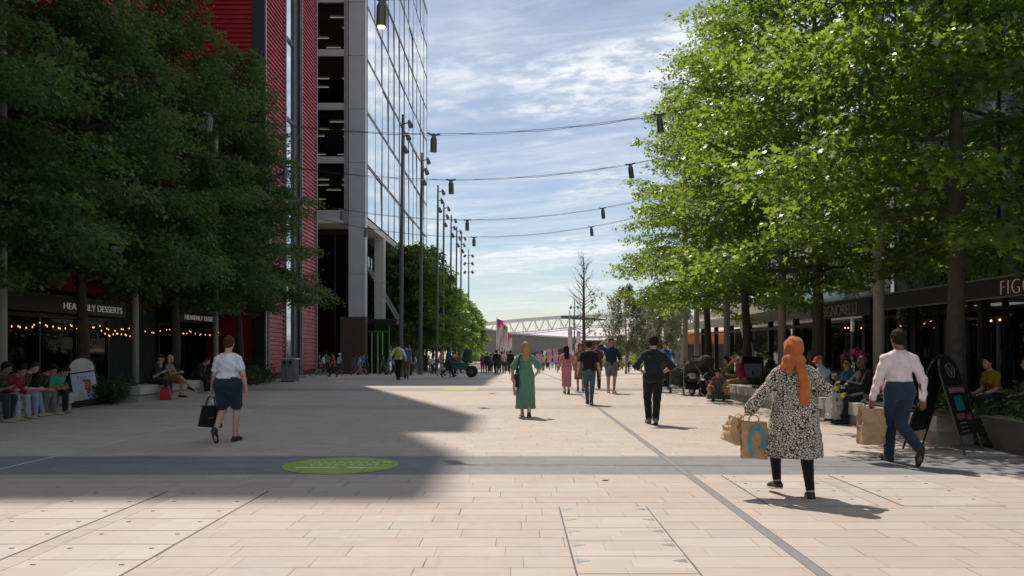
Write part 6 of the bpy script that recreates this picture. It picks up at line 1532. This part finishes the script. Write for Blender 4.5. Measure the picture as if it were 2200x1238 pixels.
t = empty('pavement_sign', (6.33, 11.8, 0), R(-50), 'tall black round-topped A-frame pavement sign beside the man in the pale shirt', 'pavement sign')
M_CHALK = mat('chalk_board', (.012,.012,.013), .30, 0, .3, 5)
M_PRT = mat('faded_print', (.13,.05,.05), .6); 
def leaf_pt(u, z, s, ln=1.60, sp=.42):                 # u across (-.5..+.5), z along the leaf 0..1, s = which leaf
    x = -.03+s*(sp*(1-z)+.015)
    return Vector((x, u, 1.41*z))
for s, nm in ((1, 'front_panel'), (-1, 'rear_panel')):
    wd = .66; n = 12; poly = [(-wd/2,.19),(wd/2,.19),(wd/2,.80)]+[(wd/2*math.cos(math.pi*i/n), .80+.2*math.sin(math.pi*i/n)) for i in range(1,n)]+[(-wd/2,.80)]
    mb = MB(); A = [leaf_pt(u, z, s) for u, z in poly]; B = [p+Vector((s*.018,0,.006)) for p in A]; k = len(A)
    mb._add(A+B, [tuple(range(k)), tuple(range(2*k-1,k-1,-1))]+[(i,k+i,k+(i+1)%k,(i+1)%k) for i in range(k)]); mb.build(nm, M_CHALK, t)
    fr = [leaf_pt(-wd/2, .0, s), leaf_pt(-wd/2, .4, s), leaf_pt(-wd/2, .80, s)]+[leaf_pt(-wd/2*math.cos(math.pi*i/n), .80+.2*math.sin(math.pi*i/n), s) for i in range(1,n)]+[leaf_pt(wd/2, .80, s), leaf_pt(wd/2, .4, s), leaf_pt(wd/2, .0, s)]
    MB().tube(fr, .017, 8).build('frame', mat('gloss_black', (.014,.014,.015), .18, .1), t, smooth=True)
    MB().tube([leaf_pt(-wd/2, .68, s)+Vector((s*.02,0,0)), leaf_pt(wd/2, .68, s)+Vector((s*.02,0,0))], .010, 6).build('rail', M_STEELD, t)
def on_leaf(u0, u1, z0, z1, s, m, nm, off=.024):
    q = [leaf_pt(u, z, s)+Vector((s*off,0,.008)) for u, z in ((u0,z0),(u1,z0),(u1,z1),(u0,z1))]; q2 = [p+Vector((s*.003,0,.001)) for p in q]
    mb = MB(); mb._add(q+q2, [(0,1,2,3),(7,6,5,4),(0,4,5,1),(1,5,6,2),(2,6,7,3),(3,7,4,0)]); mb.build(nm, m, t)

on_leaf(-.27, .27, .61, .665, 1, mat('faded_pink', (.22,.07,.07), .6), 'printed_line')
on_leaf(-.18, .10, .43, .58, 1, mat('faded_teal', (.02,.09,.12), .6), 'printed_panel')
on_leaf(-.26, .02, .345, .40, 1, mat('faded_red', (.25,.05,.07), .6), 'printed_line')
on_leaf(.08, .24, .33, .38, 1, mat('faded_red', (.25,.05,.07), .6), 'printed_line')
for z in (.22, .26, .30): on_leaf(-.24, .0, z, z+.012, 1, mat('chalk_grey', (.13,.12,.11), .8), 'printed_line')
for i in range(7): on_leaf(-.24+i*.07, -.20+i*.07, .62, .655, 1, mat('chalk_grey', (.13,.12,.11), .8), 'printed_letter', .029)
ring = [leaf_pt(.13*math.cos(R(a)), .84+.075*math.sin(R(a)), 1)+Vector((.026,0,.008)) for a in range(0, 361, 20)]
MB().tube(ring, .006, 5, caps=False).build('emblem', mat('chalk_grey', (.13,.12,.11), .8), t)
MB().tube([leaf_pt(-.07,.87,1)+Vector((.026,0,.008)), leaf_pt(0,.79,1)+Vector((.026,0,.008)), leaf_pt(.07,.87,1)+Vector((.026,0,.008))], .008, 5).build('emblem', mat('chalk_grey', (.13,.12,.11), .8), t)

t = empty('pavement_sign', (7.55, 25.6, 0), R(8), 'grey poster sign in a black frame behind the brown-haired seated woman', 'pavement sign')
MB().cbox(-.36,.36,-.03,.03,.1,1.25,.02).build('frame', M_BLACK, t); MB().box(-.30,.30,-.036,-.031,.18,1.02).build('poster', mat('grey_poster', (.28,.28,.27), .5, 0, .3, 3), t)
MB().prism([(-.05,.72),(.0,.62),(.05,.72),(0,.84)], -.041, -.038).build('emblem', M_CHAR, t); MB().box(-.34,-.26,-.10,.10,0,.1).box(.26,.34,-.10,.10,0,.1).build('foot', M_BLACK, t)

# litter bin
t = empty('litter_bin', (-10.35, 36.2, 0), 0, 'square dark litter bin with a pale slatted front beside the red wall', 'litter bin')
MB().cbox(-.30,.30,-.42,.42,0,1.0,.02).build('body', M_CHAR, t); MB().cbox(-.34,.34,-.46,.46,1.003,1.05,.015).build('lid', M_ALU, t)
mb = MB()
for i in range(5): mb.box(-.29+i*.118, -.29+i*.118+.10, -.445,-.423,.04,.74)
mb.build('front_slats', M_ALUL, t)
for s in (-.13, .13): MB().lathe([(.09,-.002),(.09,.002)], 14).build('opening', M_BLACK, t, loc=(s, -.425, .86)).rotation_euler = (R(90), 0, 0)
MB().box(-.29,.29,-.424,-.4205,.755,.985).build('top_plate', M_ALUL, t)

# barrow
g = GP(990, 811); t = empty('barrow', tuple(g), 0, 'green street-cleaning barrow with an orange tub, pushed by the man in blue', 'barrow')
gt = mat('barrow_green', (.015,.09,.085), .5, 0, .2); bx_ = MB(); bx_._add([(-.95,-.3,.55),(.35,-.3,.45),(.35,.3,.45),(-.95,.3,.55),(-1.0,-.34,.85),(.45,-.34,.85),(.45,.34,.85),(-1.0,.34,.85)], [(0,3,2,1),(4,5,6,7),(0,1,5,4),(1,2,6,5),(2,3,7,6),(3,0,4,7)]); bx_.build('tray', gt, t)
MB().tube([(-1.5,-.28,1.0),(-.9,-.28,.72),(.3,-.28,.42),(.62,-.28,.34)], .025, 6).tube([(-1.5,.28,1.0),(-.9,.28,.72),(.3,.28,.42),(.62,.28,.34)], .025, 6).build('handle', M_BLACK, t)
for y in (-.3, .3):
    wv = MB(); wv.lathe([(.02,-.045),(.26,-.05),(.33,-.03),(.33,.03),(.26,.05),(.02,.045)], 20); o = wv.build('wheel', mat('tyre', (.02,.018,.018), .8), t, loc=(.62,y,.335)); o.rotation_euler = (R(90),0,0)
    hb = MB().lathe([(.13,-.055),(.15,-.05),(.15,.05),(.13,.055)], 12).build('rim', mat('rim_red', (.10,.03,.035), .5), o)
MB().tube([(-.62,-.25,.5),(-.60,-.25,.03),(-.40,-.25,.03),(-.30,-.25,.48)], .02, 6).tube([(-.62,.25,.5),(-.60,.25,.03),(-.40,.25,.03),(-.30,.25,.48)], .02, 6).build('stand', M_BLACK, t)
MB().lathe([(.02,.0),(.28,.01),(.30,.25),(.29,.26)], 4, (.35,0,.86)).build('sack_holder', gt, t)
MB().tube([(.35,0,.85),(.42,0,1.55)], [.30,.24], 10).build('sack', mat('dark_green_sack', (.015,.05,.045), .7), t)
g2 = g+Vector((-.48,0,.86)); t = empty('tub', tuple(g2), 0, 'orange tub with a yellow rim standing on the green barrow', 'tub')
MB().lathe([(.24,0),(.29,.30)], 14).build('body', mat('orange_plastic', (.62,.09,.02), .5), t); MB().lathe([(.29,.303),(.31,.42),(.28,.42)], 14).build('rim', mat('yellow_plastic', (.75,.45,.02), .5), t)

# pushchairs
def pushchair(loc, rz, lab, hood=M_CHAR, body=None, full=True):
    t = empty('pushchair', loc, rz, lab, 'pushchair'); al = mat('pushchair_alloy', (.38,.38,.39), .35, .7)
    for s in (-.25, .25):
        MB().tube([(s,.50,1.05),(s,.42,.95),(s,.05,.55),(s,-.30,.12)], .014, 6).build('frame', al, t); MB().tube([(s,.42,.12),(s,.10,.52),(s,-.12,.66)], .013, 6).build('frame', al, t)
    MB().tube([(-.25,.50,1.05),(-.15,.53,1.08),(.15,.53,1.08),(.25,.50,1.05)], .018, 6).build('handlebar', M_BLACK, t)
    for s in (-.26, .26):
        for y, r_ in ((-.34,.10),(.44,.12)):
            o = MB().lathe([(.01,-.018),(r_*.8,-.022),(r_,-.012),(r_,.012),(r_*.8,.022),(.01,.018)], 18).build('wheel', M_BLACK, t, loc=(s, y, r_)); o.rotation_euler = (0, R(90), 0)
            MB().lathe([(r_*.5,-.026),(r_*.5,.026)], 10).build('hub', al, o)
    f_ = Field(); f_.ell((0,.10,.60), (.21,.18,.07), None, .03); f_.ell((0,.24,.78), (.20,.07,.22), None, .04); f_.ell((0,-.06,.50), (.18,.12,.05), None, .03); V, Q = f_.mesh(.014); link('seat', npmesh('seat', V, Q, clothmat((.03,.03,.035)), smooth=True), t)
    f_ = Field(); f_.ell((0,.16,.90), (.25,.27,.23), None, .01); f_.cut.append((vec(0,.02,.93), unit(vec(0,-1,-.75)))); f_.cut.append((vec(0,.2,.80), unit(vec(0,.3,-1)))); V, Q = f_.mesh(.014); link('hood', npmesh('hood', V, Q, clothmat((.045,.045,.05)), smooth=True), t)
    MB().box(-.20,.20,-.12,.36,.20,.24).box(-.20,.20,-.12,-.10,.24,.36).box(-.20,.20,.34,.36,.24,.40).box(-.20,-.18,-.10,.34,.24,.38).box(.18,.20,-.10,.34,.24,.38).build('basket', clothmat((.015,.015,.016)), t)
    if full:
        f_ = Field(); f_.ell((0,.02,.66), (.15,.10,.07), None, .03); f_.ell((.03,-.08,.58), (.12,.08,.06), None, .04); V, Q = f_.mesh(.013); link('blanket', npmesh('blanket', V, Q, clothmat((.38,.38,.42)), smooth=True), t)
    return t
pushchair((5.58, 25.5, 0), R(-10), 'black pushchair with a silver frame and grey blanket facing the camera')
pushchair((6.12, 25.3, 0), R(35), 'second black pushchair with its hood up behind the crouching woman', full=False).scale = (1.12,1.12,1.15)
pushchair((4.95, 27.2, 0), R(-8), 'dark pushchair pushed by the man in the bright blue top', full=False)

# bags
t = empty('shopping_bag', (-10.3, 23.35, 0), R(10), 'bright red shopping bag on the paving against the left stone bench', 'shopping bag')
mb = MB(); mb._add([(-.17,-.09,0),(.17,-.09,0),(.17,.09,0),(-.17,.09,0),(-.13,-.05,.36),(.08,-.05,.42),(.08,.05,.42),(-.13,.05,.36)], [(0,3,2,1),(4,5,6,7),(0,1,5,4),(1,2,6,5),(2,3,7,6),(3,0,4,7)])
b_ = mb.build('bag_body', mat('red_bag', (.42,.015,.025), .5, 0, .15, 8, .4, 12), t); md = b_.modifiers.new('b','BEVEL'); md.width = .03; md.segments = 3
MB().tube([(-.09,0,.37),(-.05,0,.50),(.02,0,.50),(.05,0,.40)], .008, 5).build('handle', mat('red_bag', (.42,.015,.025)), t)
t = empty('rucksack', (6.35, 17.2, .58), R(10), 'black rucksack on the lap of the man in the orange cap', 'rucksack')
f_ = Field(); f_.ell((0,0,.14), (.17,.20,.13), None, .02); f_.ell((-.05,-.05,.10), (.13,.15,.09), None, .03); V, Q = f_.mesh(.015); link('bag_body', npmesh('bag_body', V, Q, clothmat((.014,.014,.015)), smooth=True), t); MB().tube([(-.1,.1,.24),(0,.12,.33),(.1,.1,.24)], .012, 5).build('strap', M_BLACK, t)

# pink orchid in a pot
t = empty('potted_orchid', (7.6, 17.7, .02), 0, 'magenta orchid on a tall stem rising behind the woman in denim', 'orchid')
MB().lathe([(.10,0),(.13,.28),(.12,.28)], 14).build('pot', M_CHAR, t); MB().tube([(0,0,.25),(.02,0,.8),(-.02,0,1.15),(-.10,0,1.38)], .012, 6).build('stem', mat('orchid_stem', (.05,.09,.03), .6), t)
rs = np.random.RandomState(5); P_ = rs.normal(0,1,(60,3))*[.11,.07,.055]+[-.05,0,1.38]; link('flower', leaves(P_, rs.normal(0,1,(60,3)), rs, .085, OVAL, M_PINK, 'flower', 0, 1.2), t)

# flags
fc_ = [(.62,.05,.26),(.22,.42,.52),(.70,.14,.05),(.25,.45,.55),(.62,.05,.26)]
for i, (px, top_, w_) in enumerate(((1067,684,13),(1071,689,8),(1076,693,9),(1081,697,9),(1086,714,13))):
    y = 108+i*3; x = (px-CX)*y/FPX; z0 = gz(y); t = empty('flagpole', (x,y,z0), 0, ['tallest white flagpole with a magenta-topped banner, leftmost of the five','second flagpole from the left with a blue-topped banner','middle flagpole with an orange-topped banner','fourth flagpole from the left with a pale blue banner','rightmost flagpole with a low pink banner'][i], 'flagpole', 'flagpoles with tall banners')
    hh = CAMZ+(CY-top_)*y/FPX-z0; MB().tube([(0,0,0),(0,0,hh)], .06, 8).build('pole', M_WHITE, t)
    w2 = w_*y/FPX; L_ = 51*y/FPX if i < 4 else 38*y/FPX; nx_, nz_ = 7, 9; vs = []; fs = []; mi = []
    for j in range(nz_+1):
        for k in range(nx_+1): vs.append((.06+w2*k/nx_, .10*math.sin(k*1.1+j*.5+i), hh-.05-L_*j/nz_-.04*k))
    mb = MB()
    for j in range(nz_):
        mb.m = 0
        for k in range(nx_):
            mb.m = 0 if j < 3-(k > 3) else 1; a = j*(nx_+1)+k; q = [vs[a], vs[a+1], vs[a+nx_+2], vs[a+nx_+1]]; mb._add(q, [(0,1,2,3)])
    mb.build('banner', [mat('banner_%d' % i, fc_[i], .7, 0, .15, 1), mat('banner_pale', (.62,.48,.50), .7, 0, .35, 1.2)], t)
for px, w_, y0_, y1_, lab in ((1225, 9, 705, 770, 'tall pale printed banner stand behind the woman in pink'), (1243, 8, 712, 765, 'pink and white banner stand left of the bare tree trunk')):
    y = 95; a = WP(px-w_/2, y1_, y); b = WP(px+w_/2, y0_, y); tag(MB().cbox(-(b.x-a.x)/2, (b.x-a.x)/2, -.15,.15, 0, b.z-gz(y), .02).build('banner_stand', mat('banner_print', (.55,.42,.46), .7, 0, .4, 1.5), None, loc=((a.x+b.x)/2, y, gz(y))), lab, 'banner')
t = empty('information_totem', ((1187-CX)*92/FPX, 92, gz(92)), 0, 'pink-panelled pair of posts far behind the woman in pink', 'totem')
for s in (-.36, .36): MB().box(s-.26,s+.26,-.1,.1,.9,2.5).build('panel', mat('pink_panel', (.50,.24,.34), .7, 0, .3, 1.5), t); MB().box(s-.04,s+.04,-.05,.05,0,.9).build('post', M_CHAR, t)

# cafe parasols
for i, (px, y, r_) in enumerate(((1446,72,2.1),(1478,76,2.2),(1520,72,2.2),(1556,70,2.0),(1418,84,2.0))):
    z0 = gz(y); t = empty('parasol', ((px-CX)*y/FPX, y, z0), i, ['cream cafe parasol left of the pale posts','cream cafe parasol directly behind the pale posts','cream cafe parasol between the pale posts and the oak trunk','cream cafe parasol right of the dark oak trunk','small far cafe parasol behind the rightmost birch'][i], 'parasol', 'cream cafe parasols')
    MB().tube([(0,0,0),(0,0,2.5)], .04, 8).build('pole', M_CHAR, t); MB().lathe([(r_,1.80),(r_,2.0),(r_*.5,2.22),(.04,2.48)], 8).build('canopy', mat('cream_canvas', (.62,.54,.46), .8, 0, .05), t); MB().lathe([(.3,0),(.3,.08)], 12).build('base', M_CHAR, t)
t = empty('kiosk', (15.6, 62, gz(62)), 0, 'kiosk with an orange and cream awning seen between the trunks on the right', 'kiosk')
MB().box(-2.6,2.6,0,4,0,2.6).build('wall', mat('kiosk_dark', (.08,.09,.10), .7), t)
mb = MB(); n = 8
for i in range(n):
    a0, a1 = math.pi*.5*i/n, math.pi*.5*(i+1)/n; mb.m = 0 if i > 3 else 1
    mb._add([(-2.9,-1.3*math.cos(a0),2.3+1.3*math.sin(a0)),(2.9,-1.3*math.cos(a0),2.3+1.3*math.sin(a0)),(2.9,-1.3*math.cos(a1),2.3+1.3*math.sin(a1)),(-2.9,-1.3*math.cos(a1),2.3+1.3*math.sin(a1))], [(0,1,2,3)])
mb.build('awning', [mat('cream_canvas', (.62,.54,.46)), mat('orange_canvas', (.62,.22,.05), .8)], t)
tag(MB().cbox(-.09,.09,-.3,.3,0,2.75,.02).build('leaning_board', M_WHITE, None, loc=(10.2,33.8,0), rz=0), 'white timber prop leaning under the end of the canopy on the right', 'board').rotation_euler = (0, R(-14), 0)

# green floor stickers
def lime_material():
    m, nt, b = newmat('lime_vinyl'); g = NT(nt); pos = g.n('ShaderNodeNewGeometry').outputs['Position']
    base = g.mix(g.rng(g.noise(3, 5, .6, pos), .3, .7), (.25,.36,.05), (.36,.47,.085))
    base = g.mix(g.rng(g.noise(26, 6, .75, pos), .56, .68, 0, .45), base, (.15,.17,.12))
    sp = g.n('ShaderNodeSeparateXYZ'); g.put(sp.inputs[0], pos); fy = g.m('FRACT', g.m('DIVIDE', sp.outputs[1], .29))
    base = g.mix(g.m('MULTIPLY', g.m('LESS_THAN', fy, .045), .55), base, (.07,.09,.05)); fx = g.m('FRACT', g.m('DIVIDE', g.m('ADD', sp.outputs[0], .36), .78))
    base = g.mix(g.m('MULTIPLY', g.m('LESS_THAN', fx, .014), .75), base, (.05,.06,.04))
    g.put(b.inputs['Base Color'], base); b.inputs['Roughness'].default_value = .75; return m
LIME = lime_material()
def sticker(cx_, cy_, a, b_, lab, rot=0, txt=True):
    t = empty('floor_sticker', (cx_, cy_, gz(cy_)), rot, lab, 'floor sticker'); n = 48
    MB().prism([(a*math.cos(2*math.pi*i/n), b_*math.sin(2*math.pi*i/n)) for i in range(n)], .0035, .006, 'z').build('disc', LIME, t)
    if txt:
        mp = mat('sticker_print', (.50,.60,.38), .6); mw = mat('sticker_white', (.62,.68,.66), .6)
        text_mesh('SUMMER', .17, .0008, mp, t, (.10, .20, .0068), (0,0,0), sx=1.5, space=1.15)
        rs = np.random.RandomState(3); mb = MB()
        for i in range(9): x0 = -.42+i*.105; mb.box(x0, x0+rs.uniform(.05,.08), .03+rs.uniform(-.01,.01), .13, .0065, .0075)
        mb.build('printed_line', mp, t)
        mb = MB()
        for i in range(6): mb.prism([(-.50+i*.09+.05*math.cos(q), -.20+.05*math.sin(q)) for q in np.linspace(0, 6.1, 9)], .0065, .0072+i*.0002, 'z')
        mb.build('printed_cloud', mw, t)
        MB().prism([(.10,-.16),(.40,-.20),(.62,-.17),(.30,-.28),(.18,-.27)], .0065, .0078, 'z').build('printed_swoosh', mw, t)
    return t
c_ = GP(733, 1000.5); sticker(c_.x, c_.y-.0, .74, .72, 'round lime green sticker with faint lettering on the dark paving band', R(0))
c_ = GP(988, 836.5); sticker(c_.x, c_.y, .78, .78, 'distant lime green sticker lying in sunlight on the farther dark band', 0, False)
def stf(px, py, lab, sx_=.10):
    g = GP(px, py); t = empty('fallen_leaf', (g.x, g.y, g.z+.004), px, lab, 'leaf'); MB().prism([(-sx_/2,0),(0,.03),(sx_/2,.01),(0,-.03)], 0, .006, 'z').build('blade', mat('dry_leaf', (.10,.07,.04), .8), t)
stf(1301, 1033, 'small dry leaf on the paving right of the foreground centre', .09)
for _o in bpy.data.objects:
    if _o.parent is None and 'label' in _o and len(_o['label'].split()) > 16: print('LONG', len(_o['label'].split()), _o['label'])

# restaurant furniture under the right-hand canopy
mtb = mat('table_top', (.16,.10,.06), .5, 0, .2, 6)
for k, (x, y) in enumerate(((9.95,15.0),(10.0,13.2),(9.9,18.2),(9.9,21.4),(9.9,24.6),(9.9,29.6),(9.9,32.4))):
    t = empty('cafe_table', (x, y, .05), k*.3, ORD[k]+' cafe table under the right-hand canopy, counted from the copper letters', 'table', 'cafe tables under the canopy')
    MB().lathe([(.36,.70),(.37,.715),(.36,.73)], 18).build('top', mtb, t); MB().tube([(0,0,.02),(0,0,.70)], .03, 8).build('leg', M_BLACK, t); MB().lathe([(.22,0),(.22,.02),(.03,.03)], 14).build('base', M_BLACK, t)
for k, (x, y, rz) in enumerate(((9.4,18.2,90),(10.4,18.5,-80),(9.4,21.4,85),(10.4,21.2,-95),(9.4,24.8,95),(10.4,24.4,-90),(9.4,29.6,90),(9.4,32.2,80),(10.4,32.6,-100))):
    t = empty('cafe_chair', (x, y, .05), R(rz), ORD[k]+' dark cafe chair under the canopy, counted from the near end', 'chair', 'dark cafe chairs under the canopy')
    MB().cbox(-.21,.21,-.21,.21,.43,.46,.01).build('seat', mtb, t); MB().cbox(-.20,.20,-.235,-.212,.62,.88,.005).build('backrest', mtb, t)
    for sx_ in (-.19,.19):
        MB().tube([(sx_,.19,0),(sx_,.18,.43)], .012, 6).build('leg', M_BLACK, t); MB().tube([(sx_,-.22,0),(sx_,-.20,.45),(sx_,-.225,.86)], .012, 6).build('leg', M_BLACK, t)
# round logo and menu case on the dessert shop windows
for y, lab in ((19.9,'round pale logo plate in the left dessert shop window'),(27.4,'small round logo plate in the dessert shop window right of the trunk')):
    t = empty('logo_plate', (-14.60, y, 1.85), 0, lab, 'sign'); ring = [(0, .28*math.cos(R(a)), .28*math.sin(R(a))) for a in range(0,361,15)]
    MB().tube(ring, .018, 5, caps=False).build('ring', mat('dim_logo', (.30,.29,.27), .6), t); MB().box(-.01,.01,-.13,.13,-.05,-.02).build('bar', mat('dim_logo', (.30,.29,.27), .6), t); MB().box(-.01,.01,-.09,.09,.04,.07).build('bar', mat('dim_logo', (.30,.29,.27), .6), t)
